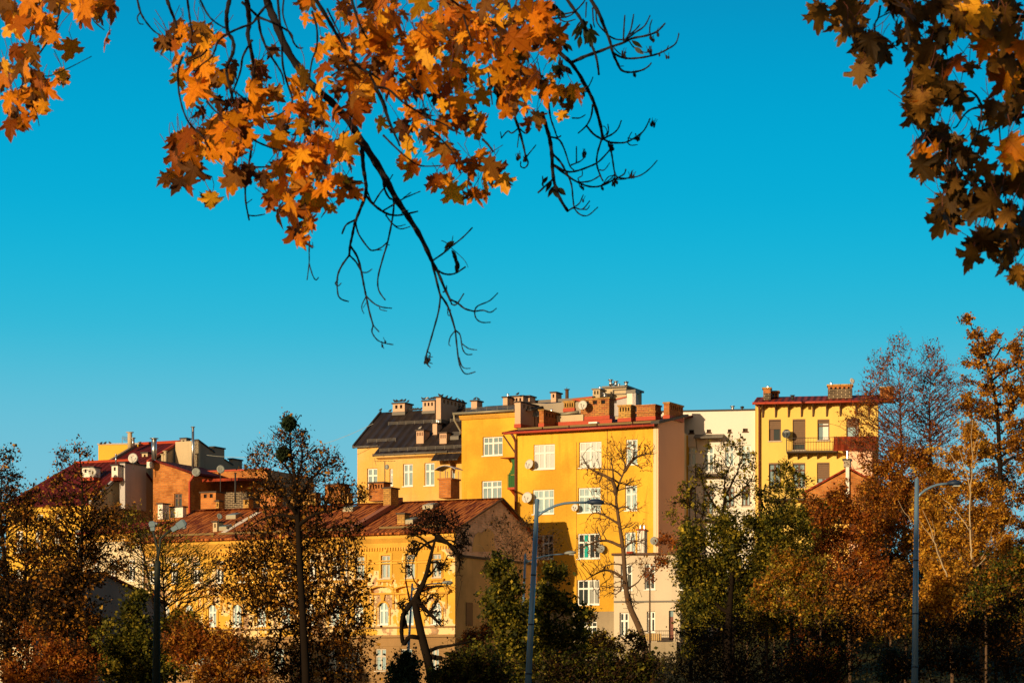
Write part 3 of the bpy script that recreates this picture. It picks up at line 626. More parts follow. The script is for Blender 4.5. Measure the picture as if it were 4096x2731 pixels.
# ================================================================ main yellow house
F8 = fac(4, 1770, 185, 26.5)
H = house('yellow_apartment_house', 'big saturated yellow apartment house with white windows and red eave, centre of photo', F8, -6, 6)
u8 = F8.uv(4, 300, 1000)[0]; hl = []
for k, x0, y0, x1, y1, c, sb, pn, cu in ((4, 482, 775, 703, 1033, 2, 1, 'gwhite', None), (4, 957, 748, 1190, 1017, 2, 1, 'gwhite', None), (4, 1447, 723, 1567, 986, 2, 0, 'gcurt', None),
        (4, 472, 1248, 694, 1502, 2, 1, 'gcurt', None), (4, 948, 1226, 1181, 1487, 2, 1, 'gcurt', None), (4, 1438, 1204, 1562, 1464, 2, 0, 'gcurt', None),
        (6, 492, 296, 671, 504, 2, 1, 'gdark', None), (6, 880, 284, 1071, 500, 2, 1, 'gdark', (.25, .42, 'teal')), (6, 1286, 273, 1376, 485, 2, 0, 'gcurt', None),
        (6, 488, 690, 668, 900, 2, 1, 'gdark', (.3, .8, 'dishgrey')), (6, 876, 682, 1066, 895, 2, 1, 'gdark', (.55, .9, 'dishgrey')), (6, 870, 1040, 1045, 1170, 2, 1, 'gdark', None), (6, 520, 1060, 650, 1180, 2, 1, 'gdark', None)):
    hl.append(win(H, F8, k, x0, y0, x1, y1, c, .35, sb, 'white', pn, inset=.2, curtain=cu))
ve8 = F8.off(.5).uv(4, 1000, 607)[1]; vb = F8.uv(6, 1000, 955)[1]
ust = F8.uv(4, 1735, 900)[0]
wall(H, F8, u8, ust, vb, ve8-.1, [h for h in hl if h[2] > vb], M['yellow'], 10)
wall(H, F8, u8, ust, 2, vb-.005, [h for h in hl if h[2] < vb], M['concrete'], 10, name='base_wall')
vsd = ve8
MB().box(F8, ust+.002, 0, 2, ve8-.08, -5.9, .04).build('corner_strip', M['creamwall'], H)
S8 = F8.side(0); vt0 = S8.uv(4, 1790, 548)[1]; uE = S8.uv(4, 2043, 900)[0]; vt1 = S8.uv(4, 2040, 486)[1]
MB().slab(S8, [(.0, 2), (uE, 2), (uE, vt1), (.0, vt0)], .002, .12).build('side_wall', M['peach'], H)
MB().slab(S8, [(-.5, vt0-.18), (uE+.2, vt1+.02), (uE+.2, vt1+.2), (-.5, vt0+.02)], -.3, .4).build('verge_trim', M['soot'], H)
R8 = lambda w_: ve8+.02+(vt1-vt0)*(.55-w_)/uE*1.05
slope(H, F8, u8-1.0, .1, .55, R8(.55), -7.5, R8(-7.5), .14, 'maroon')
MB().prof(F8, [(-7.5, R8(-7.5)), (-7.5, ve8-1), (-10, ve8-1)], u8-.5, 0).build('roof', M['maroon'], H)
gutter(H, F8, u8-.7, .05, ve8-.08, .66, .1, 'redgutter')
m = MB()
for a, b in ((.2, 2.3), (2.4, 4.6), (4.7, 7.0), (7.1, 10), (10.1, 12.3)): m.box(F8, u8+a, u8+b, R8(.1)+.08, R8(.1)+.24, .06, .12)
m.build('snow_guard', M['timber'], H)
m = MB(); m.tube([F8.P(u8-.9, ve8-.2, .5), F8.P(u8-.05, ve8-1.6, .05)], .07, 5); m.build('eave_strut', M['wood'], H)
MB().tube([F8.P(u8-.1, ve8-.15, .6), F8.P(u8+.0, ve8-.5, .3), F8.P(u8+.02, ve8-.8, .12), F8.P(u8+.02, 2, .12)], .1, 8).build('downpipe', M['brownpipe'], H, True)
m = MB(); u = F8.uv(4, 1255, 620)[0]; m.box(F8, u-.03, u, ve8-5.6, ve8-.15, .002, .03); u = F8.uv(4, 930, 900)[0]; m.box(F8, u-.012, u+.012, 7, ve8-1, .002, .02); m.build('wall_cable', M['wood'], H)
for k, x0, y0, x1, y1, mt, n, dp, w_, sh, cp in ((4, 540, 410, 587, 595, 'brickred', 0, 3.2, -1.2, 5, 'bricky'), (4, 797, 318, 905, 435, 'bricky', 4, 1.0, -4.6, 2, 'bricky'),
        (4, 975, 290, 1272, 520, 'brickmix', 3, 1.0, -3.8, 0, 'bricky'), (4, 1368, 362, 1497, 540, 'bricky', 4, 1.0, -2.0, 3, 'bricky'), (4, 1560, 360, 1752, 525, 'brickmix', 0, 1.2, -2.2, 0, 'brickmix'), (4, 1842, 333, 1900, 510, 'brickred', 0, 2.8, -1.9, 6, 'bricky')):
    chim(H, F8, k, x0, y0, x1, y1, dp, mt, cp, n, w=w_, side_holes=sh, base='redflash', corbel=x0 == 1560, capov=.07, pipes=((.8, .15),) if x0 == 540 else ())
a, b, c, d = rect(F8.off(-3.6), 4, 705, 470, 1000, 560); MB().box(F8.off(-3.6), a, b, c, d, -.4, 0).build('parapet', M['beige'], H)
a, b, c, d = rect(F8.off(-4.2), 4, 705, 445, 955, 465); MB().tube([F8.P(a, c, -4.1), F8.P(b, d, -4.1)], .12, 8).build('pipe', M['gutter'], H, True)
a, b, c, d = rect(F8.off(-3.3), 4, 710, 528, 1300, 560); MB().box(F8.off(-3.3), a, b, c-.3, d, -.1, 0).build('flashing', M['redflash'], H)
a, b, c, d = rect(F8.off(-.9), 4, 1055, 540, 1145, 556); MB().box(F8.off(-.9), a, b, c, d, -.5, 0).build('skylight', M['white'], H)
# party wall between the ochre and the yellow house
o, q = chim(H, F8, 4, 285, 325, 345, 602, 3.4, 'pinkchim', 'darkledge', 0, w=-1.6, side_holes=4, base='redflash', name='fire_wall')
G_ = F8.off(-4.8); ps = [G_.uv(4, 400, 345), G_.uv(4, 620, 350), G_.uv(4, 800, 335), G_.uv(4, 1000, 330), G_.uv(4, 1000, 600), G_.uv(4, 400, 600)]
MB().slab(G_, ps[::-1], -.3, 0).build('fire_wall', M['grey'], H)
# ================================================================ left group
F1 = fac(1, 866, 196, 24)
H = house('yellow_corner_house', 'yellow house with a steep maroon hipped roof at the left edge', F1, -6)
hl = [win(H, F1, 1, x0, y0, x1, y1, c, t_, 0, 'white', 'gdark', inset=.2) for x0, y0, x1, y1, c, t_ in ((345, 957, 405, 1000, 1, 0), (528, 952, 582, 992, 1, 0), (170, 965, 225, 1010, 1, 0), (150, 1112, 215, 1312, 2, .3), (332, 1108, 398, 1308, 2, .3), (508, 1104, 580, 1305, 2, .3),
      (700, 1100, 765, 1300, 2, .3), (140, 1480, 215, 1690, 2, .3), (320, 1470, 385, 1680, 2, .3), (505, 1465, 580, 1675, 2, .3))]
u1 = F1.uv(1, 55, 1000)[0]; ve1 = F1.off(.4).uv(1, 500, 868)[1]; vr1 = F1.off(-6.5).uv(1, 900, 464)[1]
wall(H, F1, u1, 0, 0, ve1-.1, hl, M['farm_yellow'], 13, M['beige'])
m = MB(); m.box(F1, u1-.1, .05, ve1-.5, ve1-.12, .002, .3); v_ = F1.uv(1, 500, 1050)[1]; m.box(F1, u1, 0, v_-.1, v_, .002, .1); v_ = F1.uv(1, 500, 1405)[1]; m.box(F1, u1, 0, v_-.12, v_, .002, .12); m.build('cornice', M['farm_yellow'], H)
uh = u1+2.3
A, B_, Cc, Dd = (u1-.4, ve1, .45), (.1, ve1, .45), (.1, vr1, -6.5), (uh, vr1, -6.5); E_, F_ = (u1-.4, ve1, -13.4), (.1, ve1, -13.4)
m = MB(); t = .12; P_ = lambda q, dz=0: F1.P(q[0], q[1]+dz, q[2])
for ps in ((A, B_, Cc, Dd), (E_, A, Dd), (F_, E_, Dd, Cc)):
    m.poly([P_(q) for q in ps]); m.poly([P_(q, -t) for q in reversed(ps)])
m.poly([P_(A), P_(A, -t), P_(B_, -t), P_(B_)]); m.build('roof', M['maroon'], H)
S1 = F1.side(0); MB().slab(S1, [(0, ve1-.1), (13, ve1-.1), (6.5, vr1-.1)], -.3, 0).build('gable_wall', M['beige'], H)
MB().slab(S1, [(-.45, ve1-.05), (-.45, ve1+.2), (6.5, vr1+.25), (6.5, vr1)], .0, .2).build('coping', plain('bluish_coping', (.42, .42, .42), .5), H)
MB().tube([F1.P(uh, vr1+.02, -6.5), F1.P(.1, vr1+.02, -6.5)], .12, 6).build('ridge_cap', M['redflash'], H)
for x0, x1, y0, y1, w_, dp, n in ((772, 880, 505, 640, -2.6, 1.0, 2), (1050, 1108, 487, 640, -2.4, .9, 1)): chim(H, F1, 1, x0, y0, x1, y1, dp, 'cream', 'soot', n, w=w_, base='redflash')
chim(H, F1, 1, 1127, 462, 1176, 900, 3.2, 'lav', 'soot', 0, w=-3.1, name='fire_wall')
m = MB(); G_ = F1.off(-3.2); m.slab(G_.side(G_.uv(1, 1176, 800)[0]), [(0, 2), (4.5, 2), (4.5, 11), (0, 11)], -.3, -.05); m.build('wall', M['lav'], H)
pipe(H, 1, 1090, 395, 480, 200, .06)
# flat topped yellow block
F = fac(1, 925, 211, 8); H = house('flat_yellow_block', 'plain flat-topped yellow block rising behind the maroon roofs', F, 3, 6)
a, b, c, d = rect(F, 1, 925, 300, 1300, 560); MB().box(F, a, b, c-2, d, -5, 0).build('wall', M['farm_yellow'], H); MB().box(F, a-.08, b+.08, d, d+.12, -5.1, .08).build('coping', M['lav'], H)
pipe(H, 1, 1222, 188, 330, 208.5, .2, 'beige'); pipe(H, 1, 1253, 240, 320, 208.5, .13, 'steel')
m = MB(); p0 = at(1, 1150, 230, 212); m.tube([at(1, 1150, 295, 212), p0], .03, 5); m.tube([p0+Vector((0, 0, -.1)), at(1, 1215, 252, 212)], .02, 4)
for i in range(9): q = (p0+Vector((0, 0, -.1))).lerp(at(1, 1215, 252, 212), .15+i*.1); m.tube([q+Vector((-.05, -.25, .2)), q+Vector((.05, .25, -.2))], .012, 4)
m.build('aerial', M['dishgrey'], H)
# red gabled roof with grey party walls
F3 = fac(1, 1400, 205, 24); H = house('grey_gabled_house', 'grey rendered house with red sheet roof and stepped party walls', F3, 1, 6)
va_, vb_ = F3.uv(1, 1220, 480)[1], F3.off(-5).uv(1, 1480, 290)[1]; ua = F3.uv(1, 1030, 460)[0]; ub = F3.uv(1, 1400, 460)[0]
slope(H, F3, ua, ub, .3, va_, -5, vb_, .15, 'maroon'); slope(H, F3, ua, ub, -5, vb_, -9, va_+.4, .15, 'maroon', 'roof')
wall(H, F3, ua+.2, ub-.05, 4, va_-.2, [], M['beige'], 8)
MB().prof(F3, [(.35, va_-.1), (.35, va_+.2), (-5, vb_+.25), (-5, vb_-.1)], ua-.25, ua-.002).build('coping', M['grey'], H)
MB().prof(F3, [(.35, va_+.0), (.35, va_+.2), (-5, vb_+.25), (-5, vb_+.05)], ub+.002, ub+.25).build('flashing', M['redflash'], H)
MB().prof(F3, [(0, 4), (0, va_-.2), (-5, vb_-.1), (-9, va_), (-9, 4)], ub-.04, ub+.2).build('party_wall', M['grey'], H)
MB().tube([F3.P(ua, vb_+.05, -5), F3.P(ub, vb_+.05, -5)], .14, 6).build('ridge_cap', M['redflash'], H)
G_ = F3.off(-3.6); a, b, c, d = rect(G_, 1, 1650, 268, 1866, 545)
MB().box(G_, a, b, c-3, d, -.3, 0).build('wall', M['beige'], H)
Gs = G_.side(b); ps = [Gs.uv(1, x, y) for x, y in ((1866, 262), (2018, 375), (2018, 345))]
u1_, v1_ = Gs.uv(1, 2018, 378); u2, v2 = Gs.uv(1, 2112, 345); u2b, v2b = Gs.uv(1, 2112, 445); u3, v3 = Gs.uv(1, 2190, 497); u4, v4 = Gs.uv(1, 2278, 455)
MB().slab(Gs, [(0, 3), (u4, 3), (u4, v4), (u3, v4), (u3, v3), (u2, v2b), (u2, v2), (u1_, v2), (u1_, v1_), (0, d)], -.4, -.003).build('party_wall', M['grey'], H)
m = MB(); m.slab(Gs, [(-.1, d-.0), (-.1, d+.12), (u1_, v1_+.12), (u1_, v1_)], -.5, .08); m.slab(Gs, [(u1_-.1, v2), (u2+.1, v2), (u2+.1, v2+.12), (u1_-.1, v2+.12)], -.5, .08); m.slab(Gs, [(u3-.1, v4), (u4+.1, v4), (u4+.1, v4+.12), (u3-.1, v4+.12)], -.5, .08); m.slab(Gs, [(u2, v2b), (u3, v3), (u3, v3+.1), (u2, v2b+.1)], -.5, .08)
m.build('coping', M['soot'], H)
chim(H, F3, 1, 1700, 235, 1752, 275, .7, 'grey', 'soot', 1, w=-3.7); chim(H, F3, 1, 1335, 370, 1388, 470, .7, 'beige', 'soot', 1, w=-1.4)
pipe(H, 1, 1450, 245, 440, 202.5, .22); pipe(H, 1, 1815, 137, 540, 201.5, .11); pipe(H, 1, 1556, 365, 490, 202, .14, 'beige'); pipe(H, 1, 1533, 395, 490, 202, .14, 'beige'); pipe(H, 1, 1738, 335, 500, 208.2, .15, 'beige')
# orange brick house
F4 = fac(1, 1800, 199, 24); H = house('orange_brick_house', 'bare orange brick house with red downpipe under the grey party walls', F4, -2, 4)
a = F4.uv(1, 1500, 700)[0]; hw = [win(H, F4, 1, 1640, 760, 1712, 900, 2, .3, 0, 'brownframe', 'gdark')]
v0 = F4.uv(1, 1790, 575)[1]; vl_ = F4.uv(1, 1500, 470)[1]
a0 = F4.uv(1, 1440, 700)[0]; wall(H, F4, a0, 0, 2, v0-.05, hw, M['brick'], 7)
MB().slab(F4, [(a0, v0-.045), (0, v0-.045), (a0+.6, vl_), (a0, vl_)], -7, 0).build('gable_wall', M['brick'], H)
MB().slab(F4, [(a0-.3, vl_), (a0+.5, vl_), (.3, v0-.05), (.3, v0+.12), (a0+.5, vl_+.2), (a0-.3, vl_+.2)], -7, .3).build('roof', M['maroon'], H)
a, b, c, d = rect(F4, 1, 1405, 465, 1450, 500); MB().box(F4, a, b, c-.2, d, -1, .4).build('parapet_stone', M['cream'], H)
MB().tube([F4.P(.5, v0-.1, .4), F4.P(-.1, v0-.7, .12), F4.P(-.12, 2, .12)], .09, 8).build('downpipe', M['redgutter'], H, True)
G4 = F4.off(-5.5); a, b, c, d = rect(G4, 1, 1800, 545, 2760, 900)
wall(H, G4, a, G4.uv(2, 402, 700)[0], c-2, d, [], M['brick'], 8, M['grey']); bb = G4.uv(2, 402, 700)[0]
MB().box(G4, a, bb+.1, d, d+.12, -.5, .1).build('coping', M['redflash'], H)
ps = [(0, 3), (6.9, 3), (6.9, d-2.4), (0, d)]; MB().slab(G4.side(bb), [(.5, d-.2), (.5, 3), (9.5, 3), (9.5, d-3.2)], .002, .1).build('side_wall', M['grey'], H)
G_ = F4.off(-2); a2, b2, c2, d2 = rect(G_, 1, 1830, 600, 2180, 900); MB().prof(F4, [(-1.2, F4.off(-1.2).uv(1, 1900, 625)[1]), (-1.2, F4.off(-1.2).uv(1, 1900, 640)[1]-.1), (-5.4, d-.9), (-5.4, d-.7)], .3, .3+(b2-a2)*.95).build('porch_roof', M['redroof'], H)
wall(H, F4.off(-3.0), .15, (b2-a2)*.98, 2, d-2.0, [], M['brickdark'], 2.3)
pipe(H, 2, 97, 570, 850, 193.5, .07, 'soot', 'downpipe')
# low white house with the lavender gable, far left bottom
M['gablegrey'] = stucco('grey_lavender_gable', (.30, .26, .25), .7, .4)
F = fac(7, 282, 150, 22); H = house('low_white_house', 'low white rendered house with brown roof and blank pale gable', F, -3)
hl = [win(H, F, 7, 135, 840, 195, 960, 2, .3, 0, 'brownframe', 'gdark'), win(H, F, 7, -60, 840, -10, 960, 2, .3, 0, 'brownframe', 'gdark')]
ue = F.uv(7, -120, 900)[0]; vv = F.off(.4).uv(7, 200, 800)[1]; vr = F.off(-8).uv(7, 760, 615)[1]
wall(H, F, ue, 0, 0, vv-.1, hl, M['creamwall'], 16, M['gablegrey']); slope(H, F, ue-.3, .2, .5, vv, -8, vr, .14, 'maroon'); slope(H, F, ue-.3, .2, -8, vr, -16.4, vv, .14, 'maroon', 'roof')
MB().slab(F.side(0), [(0, vv-.1), (16, vv-.1), (8, vr-.15)], -.3, 0).build('gable_wall', M['gablegrey'], H)
# ================================================================ right group
F10 = fac(5, 240, 191.5, 10); H = house('white_townhouse', 'tall flat off-white townhouse between the yellow apartment house and the lemon house', F10, 3, 6)
hl = []
for x0, y0, x1, y1 in ((334, 574, 375, 603), (485, 571, 522, 597), (666, 569, 697, 594), (794, 563, 837, 589)):
    a, b, c, d = rect(F10, 5, x0, y0, x1, y1); hl.append((a, b, c, d)); o = MB().box(F10, a, b, c, d, -.5, -.3).build('attic_opening', M['dark'], H)
    m = MB(); 
    for j in range(1, 4): m.box(F10, a, b, c+(d-c)*j/4-.02, c+(d-c)*j/4+.02, -.29, -.26)
    m.box(F10, a-.05, b+.05, c-.08, c, -.2, .08); m.build('louvre', M['wood'], o)
for x0, y0, x1, y1, pn, cc in ((308, 720, 398, 880, 'glass', 2), (462, 715, 545, 930, 'glass', 2), (640, 712, 720, 880, 'glass', 2), (782, 706, 862, 868, 'gcurt', 2), (306, 1066, 392, 1220, 'gdark', 2), (455, 1062, 540, 1300, 'glass', 2), (640, 1062, 722, 1230, 'glass', 2), (786, 1058, 858, 1225, 'gcurt', 2)):
    hl.append(win(H, F10, 5, x0, y0, x1, y1, cc, .3, 0, 'white' if y0 < 1000 else 'brownframe', pn, inset=.22))
uw = F10.uv(5, 903, 900)[0]; vt = F10.uv(5, 570, 415)[1]; wall(H, F10, -1.5, uw, 3, vt, hl, M['cream'], 10)
MB().box(F10, -1.5, uw, vt, vt+.12, -10, .12).build('roof_edge', M['soot'], H)
G_ = F10.off(1.3); a, b, c, d = rect(G_, 5, 372, 602, 620, 636); MB().prof(F10, [(.0, d+.05), (1.3, c), (1.3, c-.07), (.0, d-.05)], a, b).build('canopy_roof', M['greymetal'], H)
m = MB(); m.tube([F10.P(a+.15, d-1.2, .02), F10.P(a+.15, c, 1.1)], .03, 5); m.tube([F10.P(b-.15, d-1.2, .02), F10.P(b-.15, c, 1.1)], .03, 5); m.build('bracket', M['soot'], H)
for y in (950, 1330):
    a, b, c, d = rect(F10.off(1.1), 5, 385, y-85, 610, y+12); MB().box(F10, a, b, c-.05, c+.12, .002, 1.1).build('balcony', M['darkledge'], H); railing(H, F10, a, b, c+.12, d, 1.05)
pipe(H, 5, 706, 376, 412, 193, .12); pipe(H, 5, 789, 380, 412, 193, .09, 'soot')
MB().tube([at(5, 772, 388, 193), at(5, 789, 378, 193), at(5, 806, 388, 193)], [.02, .09, .02], 6).build('cowl', M['soot'], H)
# lemon house
F11 = Fac(F10.P(uw, 0, .35)[:2], R(9)); H = house('lemon_house', 'lemon yellow house with red roof edge, roller shutters and railed balcony', F11, 5, 6); hl = []
for x0, y0, x1, y1, pn, sh, cu in ((1016, 484, 1120, 670, 'gdark', .45, (.12, .4, 'brownframe')), (1220, 482, 1329, 748, 'gdark', .82, None), (1432, 484, 1535, 664, 'glass', .2, (.45, .95, 'white')), (1679, 477, 1788, 662, 'glass', .4, None),
        (1016, 857, 1118, 1065, 'glass', .06, None), (1222, 857, 1328, 1065, 'glass', .06, None), (1428, 853, 1536, 1030, 'glass', .78, None), (1680, 850, 1788, 1060, 'glass', .3, None), (1830, 852, 1930, 1060, 'glass', .3, None)):
    hl.append(win(H, F11, 5, x0, y0, x1, y1, 1 if y0 < 700 else 2, .3, 0, 'brownframe', pn, inset=.24, shut=sh, curtain=cu))
uR = F11.uv(5, 1950, 700)[0]; ve = F11.off(.8).uv(5, 1400, 338)[1]; wall(H, F11, 0, uR, 3, ve+.1, hl, M['lemon'], 9, M['peach'])
slope(H, F11, -.15, uR+1.2, .9, ve, -5, F11.off(-5).uv(5, 1300, 288)[1], .12, 'redroof'); gutter(H, F11, -.15, uR+1, ve-.02, .95, .09, 'redgutter')
for x in (965, 1075, 1185, 1296, 1395, 1512, 1628, 1762, 1872):
    m = MB(); u = F11.uv(5, x, 370)[0]; m.prof(F11, [(.002, ve-.12), (.002, ve-1.05), (.1, ve-1.0), (.22, ve-.45), (.85, ve-.15)], u-.06, u+.06); m.build('eave_bracket', M['wood'], H)
downpipe(H, F11, F11.uv(5, 937, 700)[0], 3, ve, .14, .09); MB().box(F11, 0, F11.uv(5, 937, 700)[0]-.3, 3, ve+.05, .002, .06).build('pilaster', M['lemon'], H)
for k, x0, y0, x1, y1, mt, n, dp, w_, sh in ((5, 968, 212, 1030, 312, 'brickred', 0, 1.0, -2.0, 0), (5, 1036, 240, 1098, 295, 'brickred', 2, 1.0, -3.2, 0), (5, 1522, 185, 1728, 225, 'brickred', 5, 1.2, -2, 0), (5, 1965, 205, 2085, 330, 'brickred', 3, 1.4, -1.5, 2)):
    chim(H, F11, k, x0, y0, x1, y1, dp, mt, 'bricky', n, w=w_, side_holes=sh, pipes=((.6, .15),) if x0 in (968,) else (((.12, .2),) if x0 == 1522 else ()))
G_ = F11.off(-1.95); a, b, c, d = rect(G_, 5, 1521, 224, 1729, 304); MB().box(G_, a, b, c-.3, d, -1.3, 0).build('chimney_base', M['brickdark'], H)
G_ = F11.off(-1.97); a, b, c, d = rect(G_, 5, 970, 262, 1031, 318); MB().box(G_, a, b, c-.2, d, -1.05, 0).build('chimney_base', M['brickdark'], H)
pipe(H, 5, 1219, 284, 320, 187, .12, 'soot')
wb = 1.25; G_ = F11.off(wb); a, b, c, d = rect(G_, 5, 1166, 642, 1608, 752); MB().box(F11, a, b, c-.12, c, .002, wb+.02).build('balcony', M['darkledge'], H); railing(H, F11, a, b, c, d, wb, step=.2)
for i in range(6): u = a+.1+(b-a-.2)*i/5; MB().prof(F11, [(.003, c-.55), (.003, c-.125), (1.0, c-.125)], u-.04, u+.04).build('balcony_bracket', M['darkledge'], H)
G_ = F11.off(.6); a, b, c, d = rect(G_, 5, 1570, 672, 1935, 758); m = MB().prof(F11, [(.004, d+.45), (2.1, c-.02), (2.1, c-.1), (.004, d+.3)], a, b); m.build('porch_roof', M['redroof'], H)
wall(H, F11.off(1.9), a+1.2, b-.3, 3, c-.1, [], M['peach'], 1.88)
G_ = F11.off(1.0); a, b, c, d = rect(G_, 5, 975, 1062, 1420, 1160); MB().box(F11, a, b, c-.12, c, .002, 1.0).build('balcony', M['darkledge'], H); railing(H, F11, a, b, c, d, 1.0, step=.2)
# small brick gabled outhouse in front of the lemon house
F12 = fac(5, 1680, 176, 12); H = house('brick_outhouse', 'small brick gabled outhouse with a capped post chimney, half hidden by red shrubs', F12, -1, 6)
ps = [F12.uv(5, x, y) for x, y in ((1335, 1330), (1335, 1112), (1700, 918), (2080, 1120), (2080, 1330))]; MB().slab(F12, ps, -6, 0).build('wall', M['brick'], H)
ps2 = [F12.uv(5, x, y) for x, y in ((1300, 1128), (1700, 906), (2110, 1134))]; m = MB(); m.slab(F12, [ps2[0], ps2[1], (ps2[1][0], ps2[1][1]+.14), (ps2[0][0], ps2[0][1]+.14)], -6.2, .2)
m.slab(F12, [ps2[1], ps2[2], (ps2[2][0], ps2[2][1]+.14), (ps2[1][0], ps2[1][1]+.14)], -6.2, .2); m.build('roof', M['redroof'], H)
a, b, c, d = rect(F12, 5, 1676, 890, 1706, 1150); MB().box(F12, a, b, c, d, .002, .25).build('pilaster', M['cream'], H)
chim(H, F12, 5, 1655, 820, 1712, 890, 1.0, 'grey', 'soot', 0, w=.3, pipes=((.5, .6),))
# cream cottage below the yellow house
M['cottage'] = stucco('cottage_stucco', (.66, .54, .40), .9, .2, .08)
F13 = fac(6, 1625, 176, 12); H = house('cream_cottage', 'small pale cream house with flat roof terrace before the yellow apartment house', F13, -3, 4)
hl = [win(H, F13, 6, x0, y0, x1, y1, 2, .35, 0, 'white', 'gdark', inset=.25) for x0, y0, x1, y1 in ((1250, 550, 1348, 772), (1455, 545, 1545, 765), (1240, 962, 1318, 1165), (1474, 952, 1545, 1130), (1760, 545, 1850, 765))]
ul, ur = F13.uv(6, 1192, 900)[0], F13.uv(6, 1760, 900)[0]; vt = F13.uv(6, 1400, 470)[1]
dr = rect(F13, 6, 1663, 945, 1702, 1200); hl.append(dr)
o = MB().box(F13, dr[0], dr[1], dr[2], dr[3]-.45, -.3, -.22).build('door', plain('red_brown_door', (.16, .035, .015), .5), H); MB().box(F13, dr[0], dr[1], dr[3]-.44, dr[3], -.3, -.24).build('fanlight', M['glass'], o)
wall(H, F13, ul, ur, 2, vt, hl, M['cottage'], 6.5); v_ = F13.uv(6, 1400, 868)[1]
m = MB(); m.box(F13, ul, ur, v_-.06, v_+.06, .002, .1); m.build('string_course', M['greymetal'], H)
MB().box(F13, ul-.15, ur+.1, vt, vt+.15, -6.5, .25).build('roof_edge', M['wood'], H)
chim(H, F13, 6, 1392, 245, 1452, 455, 1.5, 'cream', 'redflash', 0, w=-1.2, pipes=((.25, .3), (.8, .3)))
railing(H, F13, F13.uv(6, 1300, 400)[0], F13.uv(6, 1380, 400)[0], vt+.15, vt+1.1, -.3, step=.12, sides=False)
MB().tube([at(6, 1330, 455, 176), at(6, 1330, 440, 176)], [.25, .3], 8).build('planter', M['redflash'], H)
a, b, c, d = rect(F13.off(1.6), 6, 1440, 1118, 1720, 1212); railing(H, F13, a, b, c, d, 1.6, step=.14)
MB().box(F13, ul, b+.1, c-1.6, c-.02, .002, 1.75).build('terrace', M['concrete'], H)
mm = MB(); ra, rb = F13.off(1.55).uv(6, 1460, 1170)[0], F13.off(1.55).uv(6, 1600, 1170)[0]; n = 16
for i in range(n): u = ra+(rb-ra)*i/n; mm.box(F13, u, u+(rb-ra)/n*.85, c+.05, d-.2, 1.5, 1.53+.02*(i % 2))
mm.build('reed_screen', plain('straw_reed_screen', (.55, .36, .14), .8), H)
# ================================================================ houses behind the yellow one
F9 = fac(4, 1455, 203, 22); H = house('stepped_beige_house', 'beige and white stepped house topping the skyline behind the brick stacks', F9, 0, 6)
G_ = F9.off(-2); a, b, c, d = rect(G_, 4, 1212, 178, 1452, 470); MB().box(G_, a, b, c-1, d, -4, 0).build('wall', M['beige'], H)
G_ = F9.off(-1.9); a, b, c, d = rect(G_, 4, 1310, 200, 1450, 305); m = MB(); m.box(G_, a, a+.06, c, d, -.05, .06); m.box(G_, a, b, d-.06, d, -.05, .062); m.box(G_, a, b, (c+d)/2, (c+d)/2+.06, -.05, .064); m.build('panel_joint', M['greymetal'], H)
G_ = F9.off(-2); a, b, c, d = rect(G_, 4, 1206, 166, 1470, 186); MB().box(G_, a, b, c, d, -4.2, .3).build('roof_edge', M['greymetal'], H)
a, b, c, d = rect(F9, 4, 1456, 240, 1545, 480); MB().box(F9, a, b, c-1, d, -.3, 0).build('fire_wall', M['cream'], H); a, b, c, d = rect(F9, 4, 1450, 205, 1550, 240)
MB().box(F9, a, b, c, c+.25, -1, .1).box(F9, a+(b-a)*.5, b, c+.25, d, -1, .05).build('coping', M['greymetal'], H)
S_ = F9.side(b); ps = [S_.uv(4, 1550, 205), S_.uv(4, 1592, 360), S_.uv(4, 1592, 480), S_.uv(4, 1550, 480)]; MB().slab(S_, ps, -.3, -.002).build('side_wall', M['lav'], H)
ps = [F9.uv(4, x, y) for x, y in ((1296, 480), (1296, 322), (1380, 305), (1455, 288), (1455, 480))]; MB().slab(F9, ps[::-1], -.3, -.01).build('wall', M['lav'], H)
m = MB(); ps = [F9.uv(4, x, y) for x, y in ((1296, 322), (1380, 305), (1455, 286))]
for p, q in zip(ps, ps[1:]): m.slab(F9, [p, q, (q[0], q[1]+.1), (p[0], p[1]+.1)], -.4, .1)
m.build('verge_trim', M['redflash'], H)
chim(H, F9, 4, 1100, 190, 1175, 300, 1.4, 'beige', 'greymetal', 2, w=.5, pipes=((.6, .2),))
for x, y0, y1 in ((1286, 105, 170), (1343, 122, 168), (1375, 150, 168), (1450, 128, 168), (1225, 248, 290)): pipe(H, 4, x, y0, y1, 202, .13 if x != 1375 else .07)
MB().tube([at(4, 1428, 135, 202), at(4, 1450, 124, 202), at(4, 1472, 135, 202)], [.02, .1, .02], 6).build('cowl', M['soot'], H)
F9b = fac(4, 380, 206, 25); H = house('rear_grey_roofed_house', 'house behind with low grey parapet and red sheet roof piece', F9b, 3, 6)
ps = [F9b.uv(4, x, y) for x, y in ((378, 700), (1110, 700), (1110, 268), (1090, 272), (880, 292), (378, 322))]; MB().slab(F9b, ps, -4, 0).build('wall', M['greymetal'], H)
ps = [F9b.off(.1).uv(4, x, y) for x, y in ((890, 700), (1100, 700), (1100, 274), (890, 305))]; MB().slab(F9b.off(.1), ps, -.05, .1).build('roof', M['redflash'], H)
chim(H, F9b, 4, 663, 225, 715, 345, 1.2, 'pinkchim', holes=1, w=.3); chim(H, F9b, 4, 376, 264, 440, 330, 1.2, 'pinkchim', holes=2, w=1.3)
pipe(H, 4, 831, 205, 330, 205, .15, 'wood'); MB().tube([at(4, 831, 205, 205), at(4, 827, 195, 205), at(4, 831, 178, 205)], .03, 4).build('aerial', M['soot'], H)
